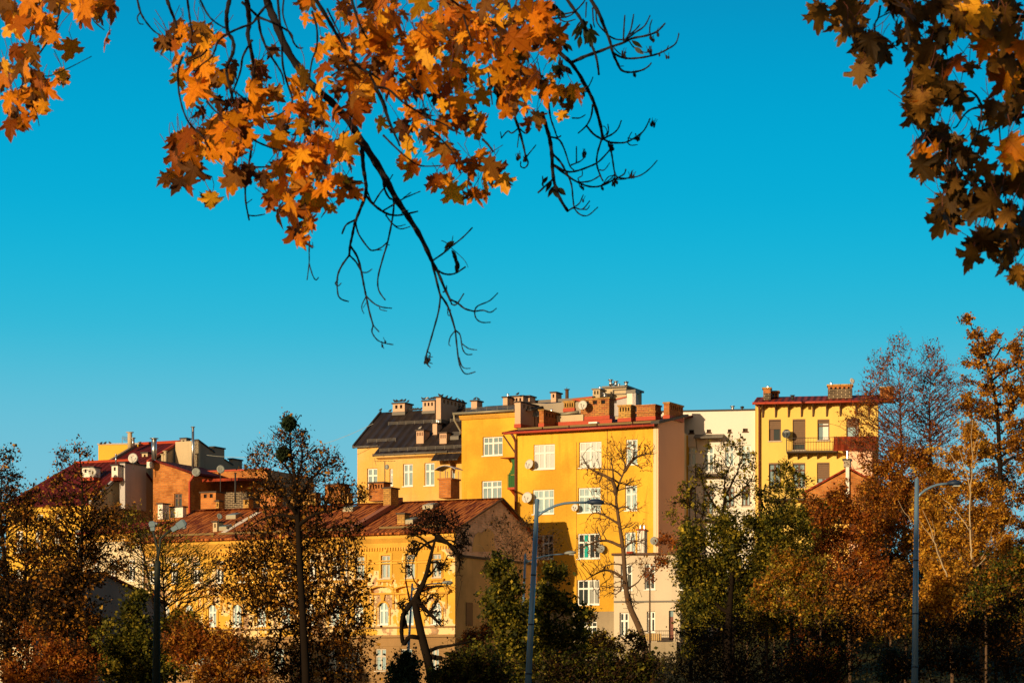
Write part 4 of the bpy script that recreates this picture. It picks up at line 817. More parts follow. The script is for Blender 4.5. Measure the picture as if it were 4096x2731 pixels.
# ================================================================ dishes
def wl(F, k, x, y):                            # a point on a wall plane
    u, v = F.uv(k, x, y); return Vector(F.P(u, v))
def wdish(F, k, x, y, r, label, out=.55, mx=25, my=18, **kw):
    p = F.off(out); u, v = p.uv(k, x, y); P_ = Vector(p.P(u, v)); return dish(k, x, y, r, P_.y, label, arm_to=wl(F, k, x+mx, y+my), **kw)
wdish(F8, 4, 432, 980, 50, 'white satellite dish beside the upper left window of the yellow house', az=-35, mx=40, my=40)
wdish(F8, 4, 411, 1328, 56, 'largest pale dish below another at the left corner of the yellow house', az=-25, mx=40, my=30)
wdish(F8, 4, 911, 1434, 37, 'small white dish at the middle second-floor window of the yellow house', az=-25, mx=35, my=20)
wdish(F8, 6, 1077, 413, 36, 'grey dish beside the window with the teal curtain', mat='dishgrey', az=-15, mx=15, my=20)
wdish(F8, 6, 1535, 346, 34, 'dark grey dish behind the white chimney of the cream cottage', mat='dishgrey', az=-15, out=.5)
dish(4, 993, 363, 48, F8.off(-3.2).P(F8.off(-3.2).uv(4, 993, 363)[0], 0)[1]-.4, 'pale dish fixed to the big mottled brick chimney stack', az=-20, stand=.4)
dish(4, 500, 441, 50, F8.off(-4.0).P(F8.off(-4.0).uv(4, 500, 441)[0], 0)[1], 'grey dish in front of the dark fire wall beside the brick chimney', mat='dishgrey', az=10, stand=1)
wdish(F11, 5, 1165, 606, 37, 'dark dish with white lettering left of the lemon house balcony', mat='dishdark', az=-20, logo='TechniSat', out=.8, mx=25, my=30)
dish(5, 1731, 155, 23, 185.5, 'small white dish on a mast above the chimney of the lemon house', az=30, stand=1.1)
dish(1, 1249, 425, 45, 198, 'white dish with small red emblem standing on the left red roofs', az=-5, stand=.9, logo='rn')
dish(1, 867, 555, 42, 195.6, 'white dish in front of the pale chimney on the maroon hipped roof', az=15, stand=.6)
dish(1, 1845, 557, 40, 198.2, 'yellowish dish at the top corner of the orange brick house', mat='dishgrey', az=5, stand=.3)
dish(1, 2077, 530, 38, 197.5, 'dark grey dish on a tall thin mast against the brick wall', mat='dishgrey', az=15, stand=5)
dish(1, 2068, 973, 27, 178, 'small grey dish on the low chimney by the roof ladder', mat='dishgrey', az=35, stand=.5)
# television aerial on the brick chimney
p = at(3, 557, 1010, 181); t = thing('television_aerial', 'thin yagi television aerial mast on the red brick chimney of the tenement', 'aerial', at(3, 557, 1255, 181))
MB().tube([at(3, 557, 1258, 181), p], .035, 6).build('mast', M['soot'], t)
m = MB().tube([at(3, 435, 1010, 181), at(3, 685, 1008, 181)], .018, 4).tube([at(3, 432, 972, 181), at(3, 455, 1062, 181)], .018, 4)
for i in range(7): a = at(3, 475+i*32, 1009, 181); m.tube([a+Vector((0, -.3, .0)), a+Vector((0, .3, 0))], .012, 4)
m.build('boom', M['soot'], t); MB().ball(at(3, 583, 1078, 180.7), .15, .05, .2).build('small_dish', M['dishgrey'], t, True)
# ================================================================ pigeons
ORD = ['leftmost', 'second', 'third', 'fourth', 'fifth', 'sixth', 'seventh', 'eighth', 'ninth', 'tenth']
def flock(k, pts, Y, label, mat='bird'):
    for i, (x, y) in enumerate(pts): pigeon(k, x, y, Y, ORD[i]+' '+label, mat, random.choice((1, -1, 1)), s=random.uniform(.8, 1.0))
def top(q, dp=0): a, b, c, d, G_ = q; return G_.P(a, d, -dp)[1]
q, dp = PERCH[650]; flock(3, [(675, 322), (706, 319), (742, 317), (752, 316), (788, 315), (828, 322)], top(q, .2), 'dark pigeon perched on the leftmost pinkish chimney of the black roof')
q, dp = PERCH[1000]; flock(3, [(1003, 292), (1024, 291), (1075, 290), (1098, 289), (1122, 287), (1148, 287)], top(q, .2), 'dark pigeon on the second pinkish chimney of the black roof'); pigeon(3, 1050, 288, top(q, .2), 'pale pigeon among dark ones on the second pinkish chimney', 'birdpale')
q, dp = PERCH[1158]; a, b, c, d, G_ = q
for i, (x, f) in enumerate(((1180, .1), (1222, .5), (1268, 1.4), (1300, 2.2), (1345, 3.2), (1375, 3.9), (1392, 4.6))):
    P_ = G_.P(b-.15, d, -f); o = pigeon(3, 0, 0, 100, ORD[i]+' dark pigeon on the broad tallest pinkish chimney of the black roof', flip=random.choice((1, -1))); o.location = P_
G_ = F6.off(-6)
for i, x in enumerate((620, 843, 861, 884, 908, 933, 957, 979, 1432, 1474)): u, v = G_.uv(3, x, 415); o = pigeon(3, x, 415, 190, ORD[i]+' dark pigeon in the row along the black roof ridge', flip=random.choice((1, -1))); o.location = G_.P(u, vr6+.0, 0)
u, v = G_.uv(3, 575, 405); o = pigeon(3, 575, 405, 190, 'single dark pigeon at the left tip of the black roof ridge'); o.location = G_.P(uL6-.35, vr6+.12)
q, dp = PERCH[927]; pigeon(3, 972, 636, top(q, .3), 'white pigeon alone on a low pinkish chimney', 'birdpale')
pigeon(3, 1616, 292, F7.off(-5.3).P(1, 0)[1], 'dark pigeon on the single small chimney behind the ochre house'); pigeon(3, 1657, 295, F7.off(-5.3).P(1, 0)[1], 'dark pigeon at the right edge of the single small chimney behind the ochre house', flip=-1)
pigeon(3, 2118, 236, F7.off(-6.2).P(4, 0)[1], 'dark pigeon on the dark capped chimney by the party wall')
pigeon(4, 1310, 165, 202, 'lone bird among the steel pipes on the highest roof')
flock(1, [(950, 298), (988, 297), (1036, 296)], 210.8, 'small dark pigeon on the edge of the flat yellow block')
# ================================================================ cable
m = MB(); A = at(3, 420, 570, 199); B = at(1, 1945, 398, 202); n = 24
m.tube([A.lerp(B, i/n)+Vector((0, 0, -1.1*4*(i/n)*(1-i/n))) for i in range(n+1)], .018, 4)
tag(m.build('overhead_cable', M['dishgrey'], None), 'thin slack cable strung across the sky to the black roof', 'cable')
# ================================================================ street lamps
def lamp(label, k, top_, bot, arm0, armpts, head, Y, r0, r1, col='lampblue', hcol='lampdark', scale=1.0):
    b = at(k, *bot, Y); tp = at(k, *top_, Y); d = (b-tp).normalized(); base = tp+d*((tp.z+0)/abs(d.z)) if abs(d.z) > 0 else b
    t = thing('street_lamp', label, 'street lamp', base, 'curved arm street lamps')
    MB().tube([base, tp], [r1, r0], 14).ball(tp, r0, r0, r0*.6, 10, 6).build('pole', M[col], t, True)
    MB().tube([base, base+(tp-base).normalized()*.9], [r1*1.5, r1*1.35], 14).build('base', M[col], t, True)
    ax_ = (tp-base).normalized(); 
    for q_ in (.33, .52, .71): c_ = base+(tp-base)*q_; rr_ = r1+(r0-r1)*q_; MB().tube([c_-ax_*.02, c_+ax_*.02], [rr_*1.10, rr_*1.10], 14).build('joint_collar', M[hcol], t, True)
    MB().abox(tuple(base+ax_*1.0+Vector((0, -r1*.93, 0))), r1*.5, .01, .3).build('access_door', M[hcol], t)
    P_ = [at(k, *arm0, Y)]+[at(k, *p, Y) for p in armpts]; m = MB().tube(P_, [r0*.62]*len(P_), 8)
    a1 = at(k, *armpts[1], Y); m2 = MB(); off = Vector((0, .02, 0)); p0 = P_[0]; up_ = p0+(tp-base).normalized()*(P_[1]-P_[0]).length*.95
    m.add([p0-off, P_[1]-off, up_-off, p0+off, P_[1]+off, up_+off], [(0, 1, 2), (3, 5, 4), (0, 3, 4, 1), (1, 4, 5, 2), (2, 5, 3, 0)]); m.build('arm', M[col], t, True)
    h0, h1 = at(k, *head[0], Y), at(k, *head[1], Y); L = h1-h0; s = scale; w = .11*s; m = MB()
    m2 = [(.0, .35, .035), (.10, .5, .06), (.25, .95, .085), (.5, 1.15, .10), (.78, 1.05, .085), (.93, .7, .05), (1.0, .2, .015)]
    rings = []; N = 10
    for q, wy, hz in m2:
        c = h0+L*q; rings.append([c+Vector((0, math.cos(2*math.pi*j/N)*w*wy*1.3, math.sin(2*math.pi*j/N)*hz*s*(1.0 if math.sin(2*math.pi*j/N) > 0 else .7))) for j in range(N)])
    V = [p for r_ in rings for p in r_]; Fc = [(i*N+j, i*N+(j+1) % N, (i+1)*N+(j+1) % N, (i+1)*N+j) for i in range(len(rings)-1) for j in range(N)]
    Fc += [tuple(range(N))[::-1], tuple((len(rings)-1)*N+j for j in range(N))]
    m.add(V, Fc); hd = m.build('lamp_head', M[hcol], t, True)
    c = h0+L*.62; MB().abox((c.x, c.y, c.z-.075*s), abs(L.x)*.22, w*.9, .012*s).build('lens', M['lamplens'], hd)
    return t
lamp('tall blue-grey street lamp in front of the yellow apartment house', 4, (520, 1353), (466, 2440), (524, 1525), [(570, 1488), (640, 1447), (720, 1412), (800, 1392), (900, 1383), (1035, 1382)], ((1035, 1380), (1222, 1384)), 66, .055, .105)
lamp('tall blue-grey street lamp among the orange trees at the right', 10, (376, 732), (367, 1600), (380, 806), [(392, 793), (410, 778), (432, 766), (455, 757), (478, 753), (505, 751)], ((500, 750), (560, 750)), 66, .055, .105)
lamp('smaller farther street lamp half hidden in the green tree', 6, (430, 462), (380, 1580), (490, 515), [(520, 500), (570, 484), (620, 472), (680, 465), (730, 463), (765, 463)], ((765, 455), (870, 448)), 118, .05, .095, 'lampblue', 'dishgrey') if False else lamp('smaller farther street lamp half hidden in the green tree', 6, (432, 462), (386, 1568), (431, 540), [(470, 520), (520, 500), (570, 484), (640, 470), (700, 464), (765, 461)], ((765, 455), (870, 448)), 118, .05, .09, 'lampblue', 'dishgrey', 1.1)
lamp('street lamp seen behind the twisted bare tree by the old tenement', 8, (1392, 715), (1350, 1450), (1391, 775), [(1420, 757), (1460, 738), (1500, 726), (1550, 716), (1600, 712), (1650, 711)], ((1648, 708), (1742, 707)), 112, .045, .08, 'lampblue', 'dishgrey', 1.1)
# old lamp with two boxy heads
M['palehead'] = plain('pale_blue_grey_lamp_housing', (.14, .20, .24), .55); Y = 72; pt = lambda x, y: at(7, x, y, Y); base = pt(1335, 1600); base.z = 0
t = thing('twin_street_lamp', 'old dark pole with two pale boxy lamp heads on a fork', 'street lamp', base)
MB().tube([base, pt(1350, 600), pt(1355, 520)], [.14, .085, .075], 10).build('pole', M['darkpole'], t, True)
MB().tube([pt(1355, 525), pt(1350, 400), pt(1320, 290), pt(1312, 258)], .035, 6).tube([pt(1355, 525), pt(1368, 420), pt(1378, 330), pt(1420, 290), pt(1478, 250)], .035, 6).build('fork', M['darkpole'], t, True)
def box_head(c0, c1, w0, w1):
    L = (c1-c0).normalized(); up = Vector((0, 1, 0)).cross(L)*-1; m = MB(); D = Vector((0, 1, 0))
    m2 = c0.lerp(c1, .4)
    def ring(c, a, b): return [c-up*a-D*b, c+up*a-D*b, c+up*a+D*b, c-up*a+D*b]
    m.hexa(ring(c0, w0, w0), ring(m2, w0*1.1, w0)); m.hexa(ring(m2+L*.01, w1, w1), ring(c1-L*.06, w1*1.12, w1)); m.hexa(ring(c1-L*.059, w1*1.1, w1*.98), ring(c1, w1*.7, w1*.7))
    h = m.build('lamp_head', M['palehead'], t); q = c0.lerp(c1, .7)-up*w1*1.05
    MB().ball(q, w1*1.0, w1*.8, w1*.55, 10, 6).build('lens', M['lamplens'], h, True)
box_head(pt(1312, 262), pt(1303, 180), .06, .085); box_head(pt(1474, 258), pt(1592, 185), .065, .10)
# ================================================================ ground
def smooth(x, a, b): t = np.clip((x-a)/(b-a), 0, 1); return t*t*(3-2*t)
def ground_z(x, y):
    rise = smooth(y, 96, 178); side = smooth(x-(y-150)*.03, -9, 9)
    return rise*(.25+3.9*side+3.6*smooth(x, 14.0, 20))+smooth(y, 177, 215)*(3.0+2.5*side)+.12*np.sin(x*.7+y*.3)*rise
xs = np.concatenate([np.linspace(-1500, -70, 14), np.linspace(-64, 64, 90), np.linspace(70, 1500, 14)]); ys = np.concatenate([np.linspace(-300, 60, 14), np.linspace(64, 230, 110), np.linspace(250, 5000, 18)])
X_, Y_ = np.meshgrid(xs, ys); Z_ = ground_z(X_, Y_); V = np.stack([X_.ravel(), Y_.ravel(), Z_.ravel()], 1); nx, ny = len(xs), len(ys)
I, J = np.meshgrid(np.arange(nx-1), np.arange(ny-1)); q = (J*nx+I).ravel(); Fq = np.stack([q, q+1, q+nx+1, q+nx], 1)
s_ = NT('dark_soil_and_dry_grass'); p = s_.pos(); c = s_.mix(s_.step(s_.noise(p, .5, 6), .4, .6), (.045, .035, .015), (.06, .065, .02)); s_.bump(s_.noise(p, 5, 6), .8, .1); M['soil'] = s_.done(c, .95, .1)
g = npmesh('ground', V, Fq, 4, M['soil'], None, True); g['kind'] = 'structure'
s_ = NT('asphalt'); M['asphalt'] = s_.done(s_.mix(s_.noise(s_.pos(), 6, 5), (.04, .04, .04), (.065, .062, .06)), .9, .2)
r = MB(); r.hexa([(-300, 50, -.2), (300, 50, -.2), (300, 64, -.2), (-300, 64, -.2)], [(-300, 50, .02), (300, 50, .02), (300, 64, .02), (-300, 64, .02)]); r.build('road', M['asphalt'], None)['kind'] = 'structure'
# ================================================================ trees
M['lf_orange'] = leafmat('orange_brown_leaves', [(0, (.035, .012, .004)), (.4, (.22, .075, .010)), (.7, (.62, .26, .025)), (1, (1.0, .56, .07))])
M['lf_rust'] = leafmat('rust_red_leaves', [(0, (.03, .008, .003)), (.45, (.24, .06, .010)), (.8, (.60, .18, .02)), (1, (.90, .40, .05))])
M['lf_gold'] = leafmat('golden_birch_leaves', [(0, (.07, .025, .004)), (.35, (.46, .20, .018)), (.7, (.90, .46, .04)), (1, (1.0, .68, .10))])
M['lf_green'] = leafmat('dull_green_leaves', [(0, (.008, .012, .003)), (.5, (.06, .065, .008)), (.85, (.26, .22, .02)), (1, (.70, .50, .05))])
M['lf_olive'] = leafmat('olive_yellow_leaves', [(0, (.02, .02, .004)), (.4, (.15, .12, .012)), (.75, (.46, .34, .03)), (1, (.90, .62, .07))])
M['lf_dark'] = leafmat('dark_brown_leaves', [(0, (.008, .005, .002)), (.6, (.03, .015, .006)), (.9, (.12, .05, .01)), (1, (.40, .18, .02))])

M['lf_evergreen'] = leafmat('dark_evergreen_leaves', [(0, (.006, .012, .005)), (.6, (.02, .035, .012)), (1, (.05, .07, .02))], .1)
def frusta(A, B, ra, rb, k):
    """many tapered tube pieces at once"""
    d = B-A; L = np.linalg.norm(d, axis=1, keepdims=True); d = d/np.maximum(L, 1e-6)
    h = np.where(np.abs(d[:, 2:3]) > .9, np.array([[1., 0, 0]]), np.array([[0, 0, 1.]])); a = np.cross(d, h); a /= np.linalg.norm(a, axis=1, keepdims=True); b = np.cross(d, a)
    th = np.arange(k)*2*np.pi/k; cs, sn = np.cos(th), np.sin(th); dirs = a[:, None, :]*cs[None, :, None]+b[:, None, :]*sn[None, :, None]
    VA = A[:, None, :]+dirs*ra[:, None, None]; VB = B[:, None, :]+dirs*rb[:, None, None]; n = len(A)
    V = np.concatenate([VA, VB], 1).reshape(-1, 3); o = np.arange(n)[:, None]*2*k; j = np.arange(k)[None, :]; j2 = (j+1) % k
    return V, np.stack([o+j, o+j2, o+k+j2, o+k+j], 2).reshape(-1, 4)
def grow(trunk, pts, bf=.35, jit=.12, rng=RNG, up=.0, asc=1.0, arms=()):
    """minimum spanning tree with a path-length cost, rooted on the trunk polyline; returns nodes and parents"""
    T = np.array([tuple(p) for p in trunk]); N = [T[0]]; par = [-1]; pl = [0.]
    for i in range(1, len(T)):
        for s_ in range(1, 5): N.append(T[i-1]+(T[i]-T[i-1])*s_/4); par.append(len(N)-2); pl.append(pl[-1]+.15*np.linalg.norm(T[i]-T[i-1])/4)
    nt0 = len(N)
    for ap, r0, r1 in arms:
        q = np.array([tuple(p) for p in ap]); j = int(np.linalg.norm(np.array(N[:nt0])-q[0], axis=1).argmin()) if np.linalg.norm(np.array(N[:nt0])-q[0], axis=1).min() < .8 else int(np.linalg.norm(np.array(N)-q[0], axis=1).argmin())
        for s_, p in enumerate(q[1:]): N.append(p); par.append(j if s_ == 0 else len(N)-2); pl.append(pl[par[-1]]+.2*np.linalg.norm(N[par[-1]]-p))
    nt_ = len(N); X = np.array(N); n = len(pts); D = np.linalg.norm(pts[:, None, :]-X[None], axis=2)
    A_ = .9*asc
    def up_cost(P_, Q): h = np.linalg.norm((P_-Q)[..., :2], axis=-1); return A_*np.maximum(0, Q[..., 2]+.75*h-P_[..., 2])
    cost = D+bf*np.array(pl)[None]+up_cost(pts[:, None, :], X[None]); cost[:, :max(1, nt_//4)] += 50
    best = cost.argmin(1); bc = cost.min(1); done = np.zeros(n, bool); nodes = list(X); allp = np.zeros((nt_+2*n, 3)); allp[:nt_] = X
    for _ in range(n):
        i = int(np.where(done, 1e9, bc).argmin()); done[i] = True; p = int(best[i]); a = nodes[p]; b = pts[i]; L = np.linalg.norm(b-a)
        mid = (a+b)/2+rng.normal(0, jit*L*.5, 3)+np.array((0, 0, up*L)); nodes.append(mid); par.append(p); pl.append(pl[p]+L/2)
        nodes.append(b); par.append(len(nodes)-2); pl.append(pl[p]+L); q = len(nodes)-1
        for c in (q,):
            d = np.linalg.norm(pts-nodes[c], axis=1)+bf*pl[c]+up_cost(pts, nodes[c][None]); m_ = d < bc; bc[m_] = d[m_]; best[m_] = c
    return np.array(nodes), np.array(par), nt_
def skeleton_mesh(nodes, par, nt_, tip, rt, expo=.45, arms=()):
    n = len(nodes); w_ = np.zeros(n)
    child = np.zeros(n, int)
    for i in range(n-1, 0, -1):
        if child[i] == 0: w_[i] = 1
        w_[par[i]] += w_[i]; child[par[i]] += 1
    r = tip*np.maximum(w_, 1)**expo
    na = sum(len(a_[0])-1 for a_ in arms); nt0 = nt_-na; tz = np.minimum(1, np.arange(nt_)/max(1, nt0-1)); R0 = rt or r[:nt_].max()
    rtk = np.maximum(R0*(1-tz)**.75, tip*4*(1-tz*.6)); r[:nt_] = rtk; o_ = nt0
    for ap, ra_, rb_ in arms: m_ = len(ap)-1; r[o_:o_+m_] = np.linspace(ra_, rb_, m_+1)[1:]; o_ += m_
    for i in range(nt_, n): r[i] = min(r[i], r[par[i]]*(.62 if par[i] < nt_ else .97))
    i = np.arange(1, n); A, B = nodes[par[i]], nodes[i]; ra, rb = np.where(i < nt_, r[par[i]], np.minimum(r[par[i]], r[i]*1.35)), r[i]
    big = w_[i] > 8; out = []; off = 0; Vs = []; Fs = []
    for msk, k in ((big, 7), (~big, 3)):
        if msk.any():
            V, F = frusta(A[msk], B[msk], ra[msk], rb[msk], k); Vs.append(V); Fs.append(F+off); off += len(V)
    return np.concatenate(Vs), np.concatenate(Fs), w_, r
def leaves(C, size, rng, droop=.3, idx=None):
    n = len(C); a = rng.normal(0, 1, (n, 3)); a[:, 2] -= droop; a /= np.linalg.norm(a, axis=1, keepdims=True); b = rng.normal(0, 1, (n, 3))
    if idx is not None: m_ = idx.max()+1; a = a*.75+rng.normal(0, .8, (m_, 3))[idx]; a /= np.linalg.norm(a, axis=1, keepdims=True); b = b*.6+rng.normal(0, 1, (m_, 3))[idx]
    b -= a*(a*b).sum(1, keepdims=True); b /= np.linalg.norm(b, axis=1, keepdims=True)
    nn = np.cross(a, b); s = size*np.clip(rng.lognormal(-.1, .38, (n, 1)), .35, 2.0)
    V = np.stack([C, C+a*s*.5+b*s*.36+nn*s*.1, C+a*s, C+a*s*.45-b*s*.36+nn*s*.1], 1).reshape(-1, 3)
    return V, np.arange(4*n).reshape(-1, 4)
def catmull(P_, n=4):
    out = []
    for i in range(len(P_)-1):
        a, b, c, d = P_[max(i-1, 0)], P_[i], P_[i+1], P_[min(i+2, len(P_)-1)]
        for j in range(n):
            t = j/n; out.append(.5*((2*b)+(c-a)*t+(2*a-5*b+4*c-d)*t*t+(3*b-a-3*c+d)*t**3))
    out.append(P_[-1]); return out
def crown_pts(k, blobs, Y, n, rng, dy=.8, cl=1.0):
    """points in ellipsoids given in pixels; returned in metres"""
    A = np.array([b[2]*b[3] for b in blobs], float); c = rng.multinomial(n, A/A.sum()); P_ = []
    s = ZR[k][2]/FPX*Y
    for (x, y, rx, ry), m in zip(blobs, c):
        mc = max(2, int(m/9*cl**2)); q = rng.normal(0, 1, (mc, 3)); q /= np.linalg.norm(q, axis=1, keepdims=True); q *= (rng.uniform(0, 1, (mc, 1))**.5)*rng.uniform(.75, 1.3, (mc, 1))
        o = at(k, x, y, Y); cc = np.array(o)+q*np.array([rx*s, min(rx, ry)*s*dy+.3, ry*s])
        j = rng.integers(0, mc, m); P_.append(cc[j]+rng.normal(0, 1, (m, 3))*np.array([.42, .42, .36])*cl*min(1.0, rx*s*.45))
    return np.concatenate(P_)
def tree(name, label, k, Y, trunk, blobs, n=500, nl=6000, leaf='lf_orange', size=.13, bark='bark', tip=.012, rt=.0, bf=.35, spread=.22, group='trees on the slope and street', cat='tree', seed=None, dy=.8, leaf2=None, up=.0, jit=.12, tipleaf=6, expo=.45, leafbias=None, cl=1.0, asc=1.0, arms=()):
    arms = [(catmull([at(kk, x, y, Y+.35*math.sin(j*1.9+x)) if j else at(kk, x, y, Y) for j, (x, y) in enumerate(ps)], 3), r0, r1) for kk, ps, r0, r1 in arms]
    rng = np.random.default_rng(seed if seed is not None else int(abs(blobs[0][0])*7+k*131+Y))
    tip *= 1.3; spread *= .62
    T = [at(k, x, y, Y) for x, y in trunk]; b = T[0]; gz = float(ground_z(b.x, b.y))
    if b.z > gz: T = [Vector((b.x, b.y, gz-.3))]+T
    T = catmull(T, 3) if len(T) > 2 else T
    t = thing(name, label, cat, T[0], group)
    pts = crown_pts(k, blobs, Y, n, rng, dy, cl); nodes, par, nt_ = grow(T, pts, bf, jit, rng, up, asc, arms)
    V, F, w_, r = skeleton_mesh(nodes, par, nt_, tip, rt, expo, arms); npmesh('trunk', V, F, 4, M[bark], t, True)
    thin = np.where(w_ <= tipleaf)[0]; thin = thin[thin >= nt_]
    def put(m, nm, mat_):
        wgt = rng.lognormal(0, .9, len(thin)); wgt /= wgt.sum()
        if leafbias: wgt = np.array([leafbias(p) for p in nodes[thin]]); wgt = wgt/wgt.sum()
        idx = rng.choice(thin, m, p=wgt); C = nodes[idx]*.6+nodes[par[idx]]*.4+rng.normal(0, spread, (m, 3))
        clump = rng.normal(0, spread*1.1, (len(nodes), 3)); C = C+clump[idx]*.6
        V, F = leaves(C, size, rng, .3, idx); npmesh(nm, V, F, 4, M[mat_], t)
    if nl: put(nl, 'crown', leaf)
    if leaf2: put(leaf2[1], 'crown', leaf2[0])
    return t, nodes, w_
def bush(name, label, k, Y, blobs, n=350, nl=7000, leaf='lf_orange', size=.13, bark='barkbrown', spread=.2, stems=5, group='shrubs on the slope', seed=None, dy=.9, tip=.012, bf=.25, leaf2=None):
    b0 = max(blobs, key=lambda b: b[1]); x, y = b0[0], b0[1]+b0[3]*.6
    return tree(name, label, k, Y, [(x, y), (x+2, y-b0[3]*.5)], blobs, n, nl, leaf, size, bark, tip, .07, bf, spread, group, 'shrub', seed, dy, leaf2)
# ---- left edge
tree('autumn_tree', 'sparse dark tree at the far left edge against the sky', 1, 112, [(60, 2150), (50, 1500), (10, 1000), (15, 600)], [(-20, 500, 90, 160), (90, 420, 90, 130), (40, 700, 150, 200), (120, 620, 110, 130), (60, 1000, 220, 260), (200, 880, 160, 200), (-60, 1200, 140, 240)], 900, 2600, 'lf_dark', .12, leaf2=('lf_orange', 800), rt=.2, dy=.6)
tree('autumn_tree', 'slim tree with small orange leaves before the maroon hipped roof', 1, 108, [(690, 2350), (760, 1450), (775, 1000), (770, 600), (740, 350)], [(610, 350, 60, 70), (740, 340, 80, 70), (820, 390, 80, 60), (600, 430, 90, 80), (680, 500, 130, 80), (560, 620, 150, 90), (850, 700, 190, 120), (600, 820, 220, 150), (900, 960, 230, 160), (560, 1050, 260, 200), (820, 1250, 300, 220), (480, 1300, 220, 220)], 1900, 2600, 'lf_orange', .12, leaf2=('lf_dark', 2000), rt=.13, dy=.5)
tree('autumn_tree', 'dense orange and dark tree before the yellow corner house facade', 1, 104, [(260, 2350), (240, 1700), (250, 1200), (260, 850)], [(250, 800, 110, 90), (380, 740, 90, 70), (200, 950, 180, 120), (380, 1050, 190, 130), (180, 1250, 230, 170), (420, 1400, 220, 160), (120, 1600, 260, 220), (500, 1650, 260, 200)], 1700, 2500, 'lf_orange', .12, leaf2=('lf_dark', 2600), rt=.12, dy=.5)
tree('dark_tree', 'dark almost leafless tree in the lower left corner', 7, 98, [(90, 1700), (80, 1100), (60, 700), (20, 400)], [(0, 700, 130, 200), (100, 900, 160, 220), (0, 1150, 200, 260), (180, 1250, 200, 200)], 700, 3500, 'lf_dark', .12, leaf2=('lf_orange', 900), rt=.16)
tree('dark_tree', 'dark thick stemmed tree before the low white house', 7, 96, [(600, 1750), (600, 1200), (630, 800), (650, 640), (700, 300)], [(560, 750, 170, 130), (420, 850, 170, 130), (700, 720, 150, 130), (640, 950, 220, 160), (430, 1080, 200, 150), (760, 1050, 150, 130), (560, 640, 150, 100)], 800, 5200, 'lf_dark', .12, leaf2=('lf_orange', 2200), rt=.2)
bush('autumn_shrub', 'orange brown shrub in the lower left corner', 7, 88, [(420, 1250, 220, 130), (560, 1420, 230, 160), (300, 1500, 220, 140), (120, 1480, 200, 160), (480, 1560, 300, 160)], 500, 8500, 'lf_rust', .10, leaf2=('lf_orange', 3500), dy=.5)
tree('ash_tree', 'dull green feathery leaved tree around the twin lamp pole', 7, 92, [(1330, 1800), (1290, 1350), (1200, 1050), (1190, 880)], [(1180, 850, 110, 90), (1120, 980, 170, 110), (1000, 1150, 170, 130), (1200, 1150, 200, 130), (1100, 1320, 230, 140), (1000, 1430, 160, 150), (1330, 1450, 240, 160), (1150, 1560, 260, 140)], 700, 8000, 'lf_green', .13, leaf2=('lf_olive', 2500), rt=.1, dy=.5)
tree('twiggy_tree', 'almost bare twiggy tree rising around the twin lamp', 7, 118, [(1400, 1700), (1420, 1100), (1400, 700), (1390, 400)], [(1180, 250, 130, 150), (1350, 330, 200, 200), (1550, 480, 230, 160), (1720, 560, 190, 150), (1250, 560, 200, 170), (1500, 720, 280, 150), (1700, 760, 200, 120), (1130, 140, 90, 120), (1430, 180, 100, 110)], 2400, 2600, 'lf_olive', .10, 'bark', .010, .11, up=.08, dy=.5, cl=2.0, bf=.6)
tree('leaning_bare_tree', 'bare branched tree spreading between yellow house and tenement', 7, 124, [(1420, 1500), (1280, 700), (1230, 450), (1200, 300)], [(900, 230, 190, 130), (1050, 330, 170, 120), (800, 420, 150, 110), (1000, 130, 150, 120), (700, 520, 200, 120), (1000, 560, 200, 120)], 1100, 4200, 'lf_orange', .11, 'bark', .012, .1, leaf2=('lf_dark', 900), dy=.5)
# ---- big middle left tree with mistletoe
def bz(p): return 1.0
t, nodes, w_ = tree('lime_tree', 'tall dark lime tree with mistletoe balls before the long rusty roof', 2, 104, [(760, 2450), (720, 1700), (690, 1100), (670, 700), (620, 400), (615, 130)],
    [(610, 60, 90, 70), (520, 220, 110, 110), (700, 230, 90, 130), (350, 370, 150, 90), (600, 420, 150, 120), (900, 380, 150, 90), (1010, 480, 120, 110), (300, 520, 150, 90), (820, 560, 190, 110), (1080, 700, 150, 90), (1280, 760, 110, 80), (450, 700, 220, 110), (700, 760, 220, 110), (1000, 840, 220, 100)], 2600, 2300, 'lf_orange', .11, cl=1.5, tip=.011, rt=.2, leaf2=('lf_dark', 1400), arms=[(2, ((680, 960), (600, 850), (480, 680), (400, 560), (300, 500)), .10, .02), (2, ((680, 900), (740, 760), (800, 640), (880, 560), (960, 470)), .09, .015), (2, ((650, 700), (610, 560), (540, 470), (470, 400)), .07, .015), (2, ((660, 680), (720, 480), (720, 330), (700, 220)), .07, .012), (2, ((700, 1050), (850, 950), (1000, 920), (1200, 850), (1350, 780)), .08, .015), (2, ((690, 1000), (520, 960), (330, 1010), (200, 1090)), .08, .015)], dy=.7, bf=.55, spread=.16, seed=3, jit=.09)
